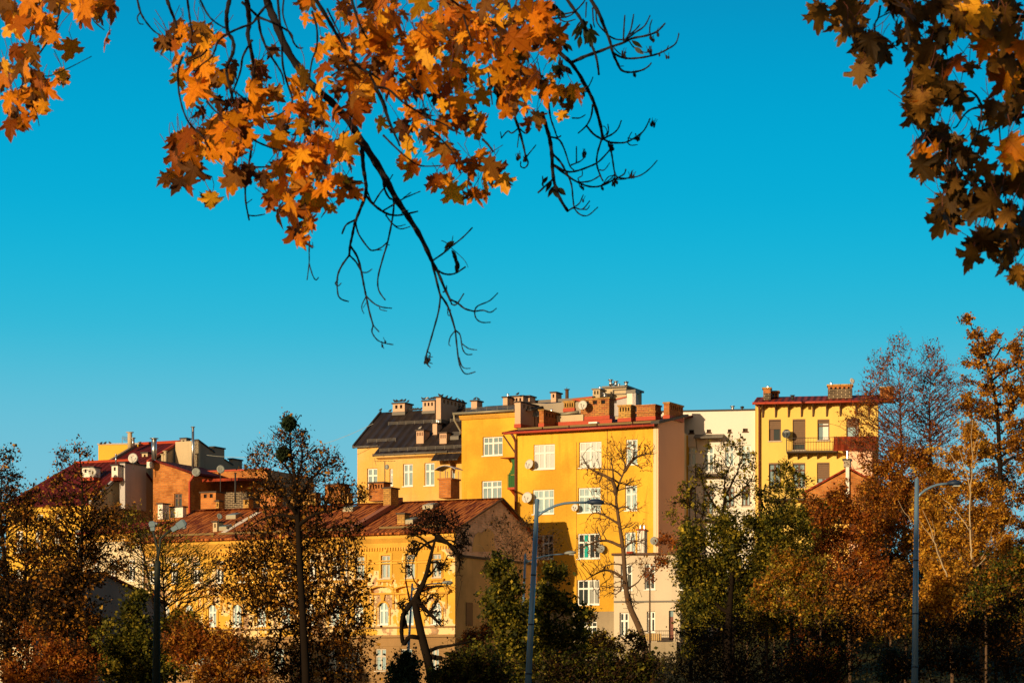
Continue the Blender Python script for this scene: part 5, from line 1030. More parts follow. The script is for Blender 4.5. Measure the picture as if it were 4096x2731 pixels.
t, nodes, w_ = tree('lime_tree', 'broad dense orange and black lime tree below the rusty roof', 2, 108, [(740, 2450), (720, 1800), (700, 1200), (690, 900)],
    [(560, 980, 260, 120), (850, 1020, 240, 120), (330, 1120, 270, 130), (1150, 1120, 180, 90), (80, 1350, 200, 140), (50, 1600, 220, 150), (700, 1220, 300, 150), (1050, 1200, 230, 110), (250, 1350, 260, 150), (600, 1450, 330, 180), (1000, 1420, 280, 140), (1200, 1330, 140, 80), (300, 1620, 300, 170), (750, 1700, 360, 200), (1130, 1650, 230, 160), (1180, 1820, 200, 150), (400, 1900, 380, 200), (900, 2000, 420, 200), (1180, 2080, 230, 170), (300, 2250, 350, 200), (800, 2300, 400, 200), (1150, 2330, 240, 180), (500, 2500, 420, 160), (1050, 2500, 330, 150)], 4200, 9000, 'lf_orange', .13, rt=.2, leaf2=('lf_dark', 11000), arms=[(2, ((740, 1700), (900, 1560), (1100, 1480), (1250, 1500)), .09, .02), (2, ((730, 1500), (560, 1380), (350, 1380), (200, 1480)), .09, .02), (2, ((740, 1900), (560, 1800), (350, 1800), (150, 1900)), .09, .02), (2, ((745, 2000), (950, 1880), (1150, 1900), (1280, 2000)), .09, .02)], dy=.6, spread=.22, seed=5, bf=.55, cl=1.4)
for i, (x, y, r_) in enumerate(((600, 100, 68), (545, 385, 62))):
    c = at(2, x, y, 103.5); rr = r_*ZR[2][2]/FPX*103.5; rng = np.random.default_rng(i)
    th = thing('mistletoe', ['round mistletoe ball near the top of the lime tree', 'second mistletoe ball lower in the lime tree crown'][i], 'mistletoe', c-Vector((0, 0, rr*.8)), 'mistletoe balls')
    q = rng.normal(0, 1, (170, 3)); q /= np.linalg.norm(q, axis=1, keepdims=True); E = np.array(c)+q*rr*rng.uniform(.6, 1, (170, 1)); A = np.repeat(np.array([c]), 170, 0)
    V, F = frusta(A, E, np.full(170, .012), np.full(170, .006), 3); npmesh('stem', V, F, 4, M['barkbrown'], th)
    q = rng.normal(0, 1, (2600, 3)); q /= np.linalg.norm(q, axis=1, keepdims=True); V, F = leaves(np.array(c)+q*rr*rng.uniform(.35, 1, (2600, 1)), .09, rng); npmesh('leaves', V, F, 4, M['lf_evergreen'], th)
bush('autumn_shrub', 'orange leaved shrub mass beneath the broad lime tree', 7, 90, [(1650, 1150, 260, 130), (1900, 1250, 260, 150), (1750, 1420, 300, 170), (2050, 1480, 260, 160), (1600, 1330, 160, 160)], 500, 9500, 'lf_orange', .10, leaf2=('lf_rust', 5000), dy=.5)
# ---- twisted bare tree
tree('twisted_tree', 'gnarled leafless pruned tree with black trunk before the tenement facade', 8, 86, [(1570, 1700), (1545, 1450), (1470, 1150), (1420, 900), (1425, 830), (1500, 680), (1550, 480), (1590, 330), (1600, 250)],
    [(1560, 200, 130, 90), (1430, 260, 90, 70), (1700, 200, 130, 90), (1820, 260, 80, 80), (1780, 400, 60, 100), (1620, 100, 100, 60), (1500, 130, 80, 60), (1400, 400, 60, 90), (1640, 560, 60, 70)], 2000, 1500, 'lf_dark', .09, 'bark', .010, .2, bf=.3, jit=.4, spread=.1, dy=.9, tipleaf=3, expo=.38, seed=11, asc=.2)
t_ = ROOT['twisted_tree']
m = MB(); q = lambda x, y, dy_=0: at(8, x, y, 86+dy_)
for pts, r0, r1 in ((((1420, 830), (1360, 900), (1310, 990), (1300, 1120), (1320, 1230), (1370, 1170), (1460, 1180)), .08, .12), (((1430, 870), (1500, 930), (1580, 1000), (1640, 1080)), .1, .03), (((1540, 1290), (1620, 1260), (1720, 1245), (1850, 1220), (1930, 1200)), .11, .03),
        (((1480, 700), (1560, 620), (1600, 570), (1640, 600)), .07, .03), (((1560, 1340), (1600, 1350), (1635, 1352)), .14, .12), (((1430, 790), (1510, 770), (1600, 740), (1700, 730)), .06, .02), (((1380, 900), (1350, 760), (1330, 640)), .06, .02), (((1600, 340), (1700, 370), (1760, 420), (1800, 520), (1790, 600)), .1, .03), (((1590, 340), (1500, 380), (1430, 450), (1390, 560)), .08, .02), (((1570, 420), (1480, 330), (1400, 300), (1340, 330)), .07, .02)):
    pp = catmull([q(*p, .3*math.sin(i*2.1)) for i, p in enumerate(pts)], 4); n = len(pp); m.tube(pp, [.72*(r0+(r1-r0)*i/(n-1))*(1+.12*math.sin(i*2.7)) for i in range(n)], 8)
tw = [o for o in COL.objects if o.name.startswith('twisted_tree')][0]; m.build('limb', M['bark'], tw, True)
def twigs_on(parent, k, Y, blobs, anchors, n, bark, tip, seed):
    rng = np.random.default_rng(seed); pts = crown_pts(k, blobs, Y, n, rng, .9); T = [at(k, x, y, Y) for x, y in anchors]; nodes, par, nt_ = grow(T, pts, .3, .45, rng, 0, .1)
    V, F, w_, r = skeleton_mesh(nodes, par, nt_, tip, 0); npmesh('twigs', V, F, 4, M[bark], parent, True)
twigs_on(tw, 8, 86, [(1560, 960, 90, 70), (1650, 1060, 60, 60), (1480, 860, 70, 60), (1600, 830, 70, 60)], [(1420, 850), (1500, 930), (1640, 1080)], 480, 'bark', .012, 2)
twigs_on(tw, 8, 86, [(1700, 740, 90, 40), (1500, 760, 80, 60), (1350, 560, 70, 120), (1300, 900, 60, 100)], [(1330, 1100), (1310, 990), (1420, 830), (1450, 740), (1600, 735)], 520, 'bark', .011, 4)
twigs_on(tw, 8, 86, [(1790, 560, 60, 130), (1860, 330, 70, 80), (1820, 1220, 100, 40)], [(1600, 300), (1700, 370), (1790, 500)], 420, 'bark', .011, 6)
tree('small_conifer', 'small dark green conifer like shrub at the foot of the tenement', 8, 80, [(1340, 1800), (1330, 1400)], [(1330, 1380, 60, 90), (1300, 1500, 100, 90), (1390, 1520, 90, 80), (1300, 1640, 150, 120)], 200, 5500, 'lf_evergreen', .1, rt=.06)
# ---- centre green trees
tree('ash_tree', 'green feathery tree left of the tall centre lamp', 6, 100, [(240, 1800), (240, 1300), (280, 900), (270, 600)], [(250, 480, 130, 90), (150, 600, 130, 100), (300, 640, 180, 120), (180, 800, 190, 130), (350, 850, 170, 130), (200, 1000, 220, 130), (380, 1080, 180, 140), (250, 1250, 230, 160), (120, 1420, 190, 170), (330, 1500, 240, 150)], 800, 9000, 'lf_green', .13, leaf2=('lf_olive', 3800), rt=.12, dy=.5)
tree('ash_tree', 'dense dark green tree right of the tall centre lamp', 6, 104, [(640, 1800), (620, 1300), (640, 900), (660, 700)], [(600, 600, 100, 90), (700, 650, 90, 110), (620, 760, 140, 110), (560, 950, 170, 130), (760, 950, 160, 120), (650, 1120, 240, 140), (850, 1130, 130, 110), (560, 1320, 240, 150), (800, 1300, 190, 120)], 700, 10500, 'lf_green', .13, leaf2=('lf_olive', 2800), rt=.12, dy=.5)
tree('twiggy_tree', 'thin upright bare saplings between gable and yellow house', 6, 128, [(300, 1000), (330, 600), (310, 300)], [(250, 250, 70, 130), (400, 190, 60, 130), (330, 400, 150, 130), (560, 400, 90, 170), (690, 330, 60, 120), (480, 250, 50, 100), (150, 200, 60, 90)], 900, 900, 'lf_dark', .10, 'barkbrown', .010, .05, up=.1, dy=.4, cl=1.8)
# ---- bare tree before the yellow house
tree('bare_tree', 'bare leaning tree with pale brown trunk before the yellow apartment house', 4, 120, [(1690, 3180), (1640, 2900), (1590, 2700), (1480, 2450), (1440, 2200), (1420, 1900), (1370, 1550), (1345, 1300), (1420, 1080), (1480, 980)],
    [(1330, 900, 170, 130), (1480, 800, 150, 110), (1620, 860, 150, 60), (1640, 980, 80, 90), (1050, 980, 120, 60), (1150, 1060, 140, 70), (1200, 1200, 140, 80), (1500, 1180, 110, 90), (1170, 1400, 170, 60), (1550, 1430, 110, 70), (1150, 1600, 190, 70), (1530, 1620, 130, 70), (1060, 1850, 210, 70), (1560, 1800, 130, 80), (1180, 2050, 200, 80), (1250, 2280, 180, 80), (1600, 2000, 110, 90), (1500, 2400, 110, 110), (1280, 730, 60, 50)], 1700, 600, 'lf_orange', .10, 'barkbrown', .0095, .21, bf=.6, up=.04, dy=.8, spread=.1, seed=21, cl=1.6, jit=.12, asc=.45, arms=[
    (4, ((1345, 1300), (1310, 1160), (1200, 1090), (1060, 1020), (990, 900)), .11, .02), (4, ((1420, 1080), (1500, 960), (1600, 890), (1740, 875)), .10, .015), (4, ((1425, 1075), (1440, 990), (1410, 920), (1400, 850)), .06, .015), (4, ((1320, 1170), (1310, 1050), (1290, 900)), .06, .015), (4, ((1500, 960), (1540, 860), (1530, 760)), .04, .012),
    (4, ((1400, 1110), (1330, 1050), (1180, 1030), (1100, 1040)), .05, .012), (4, ((1360, 1450), (1290, 1400), (1180, 1400), (1100, 1440)), .06, .012), (4, ((1360, 1450), (1430, 1425), (1520, 1460), (1600, 1440)), .05, .012), (6, ((1225, 200), (1110, 130), (1010, 110), (950, 190)), .06, .012), (6, ((1262, 400), (1130, 345), (1000, 370), (860, 430)), .09, .012), (6, ((1270, 420), (1340, 360), (1420, 355), (1480, 400)), .06, .012),
    (6, ((1300, 690), (1200, 620), (1110, 600), (1000, 650), (900, 720)), .09, .012), (6, ((1290, 560), (1180, 545), (1060, 590)), .05, .012), (6, ((1310, 760), (1400, 700), (1450, 620)), .05, .012)])
# ---- robinias before the white house
tree('robinia_tree', 'open green leaved robinia before the off-white townhouse', 5, 132, [(640, 1500), (620, 1330), (640, 1150), (640, 1000), (700, 850)], [(640, 680, 100, 60), (760, 740, 110, 80), (500, 720, 80, 50), (840, 850, 120, 80), (560, 860, 110, 80), (700, 930, 140, 80), (420, 960, 120, 70), (860, 1010, 120, 70), (330, 1080, 120, 60), (560, 1080, 130, 70), (250, 1180, 130, 60), (780, 1120, 130, 60), (420, 1220, 150, 60), (180, 1290, 110, 50), (640, 1250, 180, 60), (330, 1370, 180, 50)], 1300, 1700, 'lf_olive', .14, 'bark', .012, .13, bf=.6, spread=.16, dy=.5, leaf2=('lf_green', 300), asc=.5, arms=[(5, ((640, 1330), (560, 1230), (470, 1080), (440, 960), (480, 800)), .08, .015), (5, ((640, 1150), (700, 1030), (760, 900), (770, 760)), .07, .015), (5, ((620, 1340), (450, 1300), (300, 1200), (200, 1200)), .07, .015), (5, ((650, 1200), (760, 1120), (860, 1010), (900, 900)), .06, .015)])
tree('robinia_tree', 'smaller green leaved robinia before the lemon house', 5, 134, [(1000, 1550), (1100, 1300), (1160, 1150), (1170, 1000)], [(1170, 880, 90, 50), (1080, 950, 100, 60), (1260, 950, 110, 60), (1330, 1020, 70, 50), (1130, 1040, 150, 60), (1000, 1120, 110, 60), (1250, 1110, 120, 60), (1050, 1230, 160, 60)], 650, 1100, 'lf_olive', .14, 'bark', .012, .10, bf=.5, spread=.16, dy=.5, leaf2=('lf_green', 500))
# ---- right side
tree('bare_crowned_tree', 'tall twiggy reddish tree right of the lemon house chimney', 5, 150, [(2170, 1500), (2150, 800), (2140, 400), (2130, 150)], [(2120, -130, 90, 110), (1980, 20, 110, 110), (2200, 60, 110, 120), (1900, 180, 110, 90), (2080, 260, 150, 120), (1860, 330, 120, 90), (2200, 350, 120, 120), (1760, 480, 130, 90), (2000, 520, 170, 110), (1820, 680, 150, 100), (2120, 700, 160, 130), (1950, 800, 200, 120), (2200, 820, 160, 120)], 2400, 9500, 'lf_rust', .10, 'barkred', .010, .13, bf=.6, cl=1.8, up=.06, dy=.6, spread=.16)
tree('bare_crowned_tree', 'second tall twiggy tree, left of the orange lime', 5, 152, [(2440, 1500), (2400, 800), (2390, 400), (2400, 150)], [(2400, -60, 100, 120), (2480, 80, 110, 100), (2330, 150, 100, 110), (2560, 200, 110, 100), (2430, 320, 150, 120), (2600, 380, 90, 100), (2330, 520, 130, 120), (2500, 560, 140, 120), (2380, 720, 170, 130)], 2000, 6000, 'lf_rust', .10, 'barkred', .010, .13, bf=.6, cl=1.8, up=.06, dy=.6, spread=.16)
tree('orange_lime_tree', 'tallest orange leaved tree at the right edge', 10, 128, [(740, 1500), (720, 800), (700, 420), (640, 200), (590, 90)], [(590, 80, 25, 20), (625, 125, 45, 30), (640, 200, 60, 35), (700, 145, 45, 20), (580, 260, 45, 25), (700, 280, 70, 40), (770, 190, 60, 30), (820, 160, 40, 30), (800, 260, 60, 40), (620, 350, 60, 35), (740, 370, 80, 50), (830, 380, 50, 60), (580, 420, 60, 40), (680, 470, 80, 45), (800, 500, 70, 60), (600, 520, 60, 40), (740, 590, 90, 50), (830, 640, 50, 60)], 1100, 15000, 'lf_orange', .12, rt=.2, leaf2=('lf_gold', 3500), dy=.7, spread=.18)
tree('birch_tree', 'golden birch with pale forked stems behind the right lamp', 10, 112, [(640, 1400), (610, 1080), (600, 800), (595, 650), (600, 480)], [(590, 560, 60, 70), (520, 620, 70, 60), (640, 640, 50, 70), (480, 720, 80, 60), (600, 760, 100, 60), (700, 780, 80, 60), (440, 830, 80, 60), (560, 880, 110, 60), (700, 880, 90, 60), (480, 960, 100, 60), (620, 1000, 110, 60), (740, 1000, 70, 70), (420, 1060, 70, 50), (540, 1110, 90, 60)], 1500, 17000, 'lf_gold', .11, 'barkbrown', .008, .12, bf=.6, dy=.5, spread=.18, leaf2=('lf_orange', 4000))
tree('birch_tree', 'second golden birch, low on the right behind the lamp pole', 10, 104, [(520, 1500), (490, 1120), (450, 1000), (420, 900)], [(430, 980, 60, 60), (400, 880, 50, 60), (480, 1130, 80, 60), (440, 1220, 80, 60), (520, 1260, 80, 60), (400, 1330, 60, 50)], 900, 13000, 'lf_gold', .11, 'barkbrown', .008, .1, bf=.5, dy=.5, leaf2=('lf_orange', 3000))
tree('autumn_tree', 'orange tree between lemon house and right lamp', 10, 122, [(330, 1400), (335, 1000), (300, 800), (290, 700)], [(290, 640, 70, 40), (380, 650, 70, 40), (230, 690, 60, 50), (330, 740, 80, 50), (200, 780, 70, 50), (290, 840, 90, 60), (400, 780, 60, 60), (220, 920, 90, 60), (330, 960, 80, 60), (430, 700, 50, 50)], 800, 13000, 'lf_orange', .11, 'barkbrown', .012, .1, dy=.5, leaf2=('lf_rust', 5000))
tree('autumn_tree', 'rust red tree in front of the brick outhouse', 9, 116, [(1500, 1400), (1480, 900), (1440, 500), (1400, 200)], [(1200, 60, 110, 90), (1380, -30, 110, 110), (1520, 60, 130, 120), (1300, 200, 150, 110), (1500, 260, 180, 120), (1650, 180, 130, 120), (1350, 420, 190, 130), (1600, 460, 190, 130), (1500, 640, 220, 120), (1750, 600, 160, 150)], 900, 13500, 'lf_rust', .11, 'barkbrown', .012, .1, dy=.5, leaf2=('lf_orange', 5000))
tree('green_tree', 'green patch of foliage among the rust red trees', 9, 121, [(1250, 1100), (1260, 500), (1270, 100)], [(1270, 40, 110, 80), (1200, 160, 90, 80), (1330, 140, 90, 80), (1250, 280, 110, 80), (1130, 90, 60, 60)], 300, 4200, 'lf_green', .12, dy=.5, leaf2=('lf_olive', 1800))
tree('big_green_tree', 'large dark green and gold tree below the robinia', 9, 112, [(450, 1300), (470, 900), (500, 500), (520, 200)], [(150, 260, 130, 70), (350, 200, 150, 70), (600, 170, 160, 80), (820, 190, 160, 80), (950, 90, 90, 50), (200, 330, 190, 110), (480, 300, 220, 130), (750, 300, 200, 130), (120, 480, 170, 110), (400, 520, 220, 130), (680, 520, 210, 130), (150, 660, 170, 110), (380, 740, 200, 110), (170, 860, 140, 100)], 1100, 12000, 'lf_green', .125, rt=.25, dy=.6, leaf2=('lf_olive', 8000), spread=.25)
bush('autumn_shrub', 'tangled orange and olive shrub on the slope, centre right', 9, 106, [(950, 520, 150, 110), (1120, 560, 170, 120), (900, 700, 190, 110), (1150, 740, 200, 120), (950, 880, 230, 100), (1250, 920, 200, 110), (700, 830, 150, 100)], 900, 9000, 'lf_olive', .10, leaf2=('lf_orange', 7500), dy=.5)
bush('autumn_shrub', 'orange shrub beside the base of the right lamp', 9, 100, [(1500, 850, 180, 120), (1750, 850, 170, 140), (1850, 1050, 150, 120), (1600, 1050, 190, 120), (1950, 700, 120, 150)], 600, 6500, 'lf_orange', .10, leaf2=('lf_dark', 4500), dy=.5)
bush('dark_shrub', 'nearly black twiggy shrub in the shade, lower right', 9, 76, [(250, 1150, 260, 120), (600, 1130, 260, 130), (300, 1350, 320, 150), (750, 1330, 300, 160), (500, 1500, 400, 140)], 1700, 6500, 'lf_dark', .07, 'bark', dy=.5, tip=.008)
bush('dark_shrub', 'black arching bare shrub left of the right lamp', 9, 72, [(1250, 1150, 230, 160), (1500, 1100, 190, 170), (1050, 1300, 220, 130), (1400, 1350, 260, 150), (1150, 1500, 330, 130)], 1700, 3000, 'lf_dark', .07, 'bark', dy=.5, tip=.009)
bush('autumn_shrub', 'low sunlit orange shrub peeping through the dark twigs', 9, 84, [(1150, 1330, 200, 130), (1350, 1450, 220, 120), (1050, 1480, 190, 100)], 300, 4200, 'lf_rust', .09, leaf2=('lf_olive', 2500), dy=.5)
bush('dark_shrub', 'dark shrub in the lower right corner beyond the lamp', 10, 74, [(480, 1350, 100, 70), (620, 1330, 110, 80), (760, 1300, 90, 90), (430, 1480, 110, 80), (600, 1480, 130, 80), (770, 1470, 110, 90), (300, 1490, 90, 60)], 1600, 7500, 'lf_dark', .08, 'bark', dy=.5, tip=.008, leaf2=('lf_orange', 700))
bush('dark_shrub', 'tall dark green shrub at the right edge', 10, 90, [(700, 1130, 80, 70), (790, 1100, 60, 90), (660, 1240, 90, 60), (790, 1230, 70, 80)], 500, 6500, 'lf_green', .10, dy=.5, leaf2=('lf_orange', 2200))
bush('small_spruce', 'small bluish spruce in the shade beside the right lamp', 10, 80, [(268, 1450, 18, 22), (266, 1480, 30, 22), (268, 1520, 40, 30)], 160, 3000, 'lf_evergreen', .09, dy=.9)
bush('green_shrub', 'leafy olive shrub by the foot of the leaning bare tree', 6, 112, [(950, 1000, 90, 70), (1000, 1180, 130, 90), (1180, 1250, 150, 90), (1350, 1230, 110, 80), (900, 1300, 130, 90)], 400, 2600, 'lf_olive', .11, dy=.5, leaf2=('lf_dark', 4500))
bush('green_shrub', 'low green shrub row at the bottom centre', 6, 92, [(700, 1430, 180, 110), (950, 1450, 190, 110), (1200, 1430, 190, 110), (1450, 1430, 190, 110), (850, 1580, 250, 100), (1250, 1580, 280, 100)], 900, 6500, 'lf_green', .10, dy=.5, leaf2=('lf_dark', 6500))
bush('green_shrub', 'low shrub strip in the dark at the bottom centre left', 8, 84, [(1650, 1500, 140, 110), (1850, 1450, 190, 130), (2050, 1450, 190, 140), (1950, 1600, 280, 110)], 500, 8000, 'lf_green', .10, dy=.5, leaf2=('lf_dark', 3500))
bush('rowan_shrub', 'brownish red shrub in front of the brown side wall', 8, 120, [(1900, 1180, 110, 90), (2050, 1150, 110, 110), (1980, 1320, 150, 100)], 300, 3200, 'lf_rust', .10, dy=.5)
bush('rust_shrub', 'small rust red shrub beside the cream cottage terrace', 6, 150, [(1640, 330, 60, 50), (1600, 520, 70, 70), (1500, 640, 60, 60), (1720, 400, 70, 60)], 260, 1500, 'lf_rust', .12, dy=.5)
# grass and weeds all over the slope
rng = np.random.default_rng(99); n = 130000; x = rng.uniform(-42, 42, n); y = rng.uniform(78, 182, n); ok = np.abs(x) < y*.26; x, y = x[ok], y[ok]; C = np.stack([x, y, ground_z(x, y)+rng.uniform(0, .8, len(x))**1.4], 1)
M['weeds'] = leafmat('dry_dark_weeds', [(0, (.008, .006, .002)), (.6, (.035, .028, .008)), (1, (.12, .08, .02))], .2); V, F = leaves(C, .15, rng, -1.4); o = npmesh('undergrowth', V, F, 4, M['weeds'], None); o['kind'] = 'stuff'; o['label'] = 'dark weeds and low growth covering the slope under the trees'; o['category'] = 'undergrowth'
# ---- wooded slope behind the lamp and shrubs on the right
for i, (k, Y, x, y, bl, lf, l2, lab) in enumerate((
    (10, 138, 250, 760, [(200, 780, 90, 60), (300, 800, 100, 70), (240, 880, 130, 80), (380, 880, 90, 80)], 'lf_rust', 'lf_orange', 'dense rust coloured tree filling the slope left of the right lamp'),
    (10, 140, 450, 760, [(440, 720, 70, 60), (520, 800, 100, 80), (440, 900, 110, 90), (600, 900, 110, 90), (500, 1010, 130, 90)], 'lf_orange', 'lf_gold', 'dense orange tree filling the slope behind the birches'),
    (10, 139, 720, 760, [(700, 700, 100, 80), (780, 820, 80, 90), (680, 900, 110, 90), (780, 1000, 80, 90), (680, 1080, 120, 90)], 'lf_orange', 'lf_dark', 'dark orange tree mass below the tallest lime'),
    (9, 136, 1000, 350, [(900, 120, 150, 90), (1080, 250, 170, 120), (900, 380, 200, 140), (1150, 470, 190, 130), (1000, 620, 230, 140)], 'lf_olive', 'lf_green', 'olive tree filling the gap below the lemon house'),
    (9, 130, 500, 700, [(300, 620, 220, 130), (620, 700, 230, 130), (400, 850, 250, 130), (800, 900, 230, 120)], 'lf_green', 'lf_olive', 'dark green tree mass at the foot of the robinia'),
    (9, 128, 1500, 700, [(1400, 620, 230, 150), (1700, 640, 200, 150), (1350, 800, 220, 130), (1650, 850, 240, 140), (1900, 600, 150, 150)], 'lf_rust', 'lf_dark', 'rust brown tree mass on the middle of the slope'),
    (9, 118, 1500, 900, [(1200, 980, 230, 120), (1600, 1020, 240, 130), (1900, 950, 170, 140), (800, 1010, 230, 120)], 'lf_olive', 'lf_dark', 'brown and olive thicket low on the right slope'),
    (10, 108, 700, 1250, [(640, 1180, 110, 80), (760, 1220, 90, 80), (600, 1300, 110, 80), (730, 1350, 110, 80)], 'lf_dark', 'lf_orange', 'dark thicket behind the right edge shrubs'),
    (6, 118, 1850, 900, [(1850, 560, 130, 130), (1950, 700, 150, 150), (1850, 850, 90, 110), (2000, 950, 180, 150), (1900, 1150, 160, 120)], 'lf_green', 'lf_olive', 'green tree overlapping the right end of the cream cottage'),
    (7, 112, 300, 1000, [(150, 820, 150, 110), (380, 760, 130, 110), (250, 980, 200, 130), (520, 900, 130, 120)], 'lf_dark', 'lf_orange', 'dark leafy tree before the far left facade'),
    (7, 110, 700, 1300, [(700, 1180, 170, 120), (850, 1350, 180, 130), (650, 1420, 170, 130)], 'lf_dark', 'lf_rust', 'dark brown thicket left of the green feathery tree'),
    (7, 100, 1500, 1250, [(1500, 1100, 150, 130), (1620, 1180, 150, 130), (1480, 1320, 170, 130)], 'lf_olive', 'lf_orange', 'olive and orange thicket right of the twin lamp pole'))):
    tree('slope_tree', lab, k, Y, [(x, y+700), (x, y+200), (x+10, y)], bl, 600, 9500, lf, .125, 'bark', .012, .12, dy=.45, spread=.24, leaf2=(l2, 5000), seed=300+i)

def limbs(parent, k, Y, paths, bark, name='limb'):
    for pts, r0, r1 in paths:
        P_ = [at(k, x, y, Y+.5*math.sin(x*.05+i)) for i, (x, y) in enumerate(pts)]; Q = []
        for i in range(len(P_)-1):
            for j in range(3): Q.append(P_[i].lerp(P_[i+1], j/3)+Vector((random.uniform(-.03, .03), 0, random.uniform(-.03, .03))))
        Q.append(P_[-1]); n = len(Q); MB().tube(Q, [(r0+(r1-r0)*i/(n-1))*.62 for i in range(n)], 6).build(name, M[bark], parent, True)
bs = [o for o in COL.objects if o.name.startswith('birch_tree')]
limbs(bs[0], 10, 110.5, ((((600, 1060), (598, 1000), (592, 880), (598, 760), (606, 640), (600, 560), (604, 490)), .075, .015), (((598, 800), (585, 720), (562, 650), (545, 590)), .04, .012), (((575, 700), (530, 650), (500, 610), (470, 600)), .03, .01), (((605, 620), (625, 560), (640, 500)), .03, .01), (((580, 660), (570, 610), (575, 560)), .02, .01),
    (((590, 940), (550, 880), (510, 835), (480, 810)), .04, .012), (((500, 700), (480, 670), (455, 605)), .02, .008), (((600, 700), (620, 640), (632, 570)), .02, .008),
    (((625, 1090), (660, 1050), (710, 1000), (740, 950), (762, 885)), .05, .012), (((640, 1060), (665, 1000), (690, 930)), .03, .01), (((650, 1170), (690, 1110), (735, 1060)), .04, .01)), 'barkpale')
limbs(bs[1], 10, 103, ((((500, 1130), (480, 1080), (455, 1010), (430, 930), (400, 860)), .06, .015), (((455, 1000), (420, 950), (385, 900)), .03, .01), (((360, 920), (330, 870), (300, 820)), .025, .01), (((440, 1000), (450, 960), (440, 900)), .02, .008)), 'barkpale')
for i, (x, y, lf, l2) in enumerate(((200, 1050, 'lf_rust', 'lf_olive'), (330, 1120, 'lf_orange', 'lf_dark'), (460, 1180, 'lf_orange', 'lf_green'), (600, 1150, 'lf_gold', 'lf_green'), (740, 1180, 'lf_orange', 'lf_dark'), (560, 1030, 'lf_orange', 'lf_gold'))):
    tree('slope_tree', ('first', 'second', 'third', 'fourth', 'fifth', 'sixth')[i]+' of the back row of trees closing the slope on the right', 10, 148+i, [(x, y+400), (x, y+100), (x, y-60)], [(x-40, y-40, 70, 70), (x+40, y-60, 70, 70), (x, y+60, 100, 80), (x-50, y+140, 90, 70), (x+50, y+150, 90, 70)], 500, 8500, lf, .15, 'bark', .012, .12, dy=.5, spread=.26, leaf2=(l2, 4000), seed=500+i)

for i, (x, y, lf, l2) in enumerate(((850, 980, 'lf_green', 'lf_orange'), (1150, 1020, 'lf_rust', 'lf_dark'), (1450, 1040, 'lf_dark', 'lf_orange'), (620, 1010, 'lf_green', 'lf_dark'), (1750, 1010, 'lf_rust', 'lf_dark'))):
    bush('autumn_shrub', ('green and orange', 'rust red', 'dark brown', 'dark green', 'reddish dark')[i]+' shrub in the row below the lemon house', 9, 146, [(x, y-130, 150, 90), (x-90, y-20, 150, 90), (x+100, y-20, 150, 90), (x, y+90, 190, 90)], 500, 6500, lf, .14, leaf2=(l2, 3500), dy=.5, seed=700+i)
# ================================================================ near branches
NB = np.random.default_rng(42)
def twig(m, k, Y, pts, r0, r1, wob=.06, knots=True, drift=0.0, ys=None):
    """r0, r1 in photo pixels (4096 wide) at the depth Y"""
    P_ = [at(k, x, y, Y+drift*i/(len(pts)-1)+(wob*math.sin(i*1.7+x*.01))) for i, (x, y) in enumerate(pts)]
    Q = catmull(P_, 4); n = len(Q); s = Y/FPX/2
    m.tube(Q, [(r0+(r1-r0)*i/(n-1))*s*(1.0+(.22 if knots and i % 3 == 0 else 0)) for i in range(n)], 6)
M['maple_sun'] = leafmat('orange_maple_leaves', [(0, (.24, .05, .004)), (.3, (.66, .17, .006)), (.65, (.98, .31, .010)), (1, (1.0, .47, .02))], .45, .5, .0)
M['maple_brown'] = leafmat('brown_shaded_maple_leaves', [(0, (.05, .018, .004)), (.4, (.13, .045, .006)), (.8, (.24, .09, .010)), (1, (.55, .22, .02))], .3, .6, .0)  # darker copy: leaf-on-leaf shade is put into the brown
M['maple_olive'] = leafmat('olive_brown_shaded_maple_leaves', [(0, (.035, .018, .003)), (.4, (.10, .045, .006)), (.8, (.19, .085, .010)), (1, (.45, .19, .02))], .3, .6, .0)  # darkest copy: shade of the right bough is put into the leaf colour
M['twig_leaf'] = leafmat('dark_green_twig_leaves', [(0, (.008, .012, .003)), (1, (.03, .04, .01))], .2, .5, 0)
half = [(0, 0), (.05, -.02), (.20, -.12), (.30, -.10), (.26, .0), (.44, .02), (.52, .10), (.40, .14), (.34, .22), (.46, .30), (.62, .34), (.80, .30), (.70, .42), (.74, .52), (.60, .54), (.50, .62), (.40, .56), (.28, .54), (.22, .60), (.30, .78), (.28, .90), (.18, .88), (.12, 1.0), (0, 1.18)]
OUTL = [(x, y) for x, y in half]+[(-x, y) for x, y in half[-2:0:-1]]
# ray-star from the palm centre keeps the lobes clean
LCO = []
def set_lco(o):
    a = o.data.attributes.new('leaf_co', 'FLOAT_VECTOR', 'POINT'); a.data.foreach_set('vector', np.array(LCO[:len(o.data.vertices)], np.float32).ravel()); LCO.clear()
def maple(c, size, ax, nrm, rng, curl):
    """verts, tris: c = petiole joint, ax = direction of the middle lobe, nrm = face normal"""
    ax = ax/np.linalg.norm(ax); nrm = nrm-ax*nrm.dot(ax); nrm /= np.linalg.norm(nrm); rt = np.cross(ax, nrm)
    o = np.array(OUTL)*(1+rng.normal(0, .05, (len(OUTL), 2))); sx = rng.uniform(.8, 1.1)
    P_ = []; cx_, cy_ = 0, .30
    for x, y in np.vstack([[cx_, cy_], o]):
        x *= sx; z = -curl*(x*x*.9+(y-.3)**2*.5)+.08*curl*abs(x)*3
        P_.append(c+(rt*x+ax*y+nrm*z)*size*.86)
    n = len(o); LCO.extend([(cx_, cy_, 0)]+[(x, y, 0) for x, y in o]); return np.array(P_), [(0, 1+i, 1+(i+1) % n) for i in range(n)]
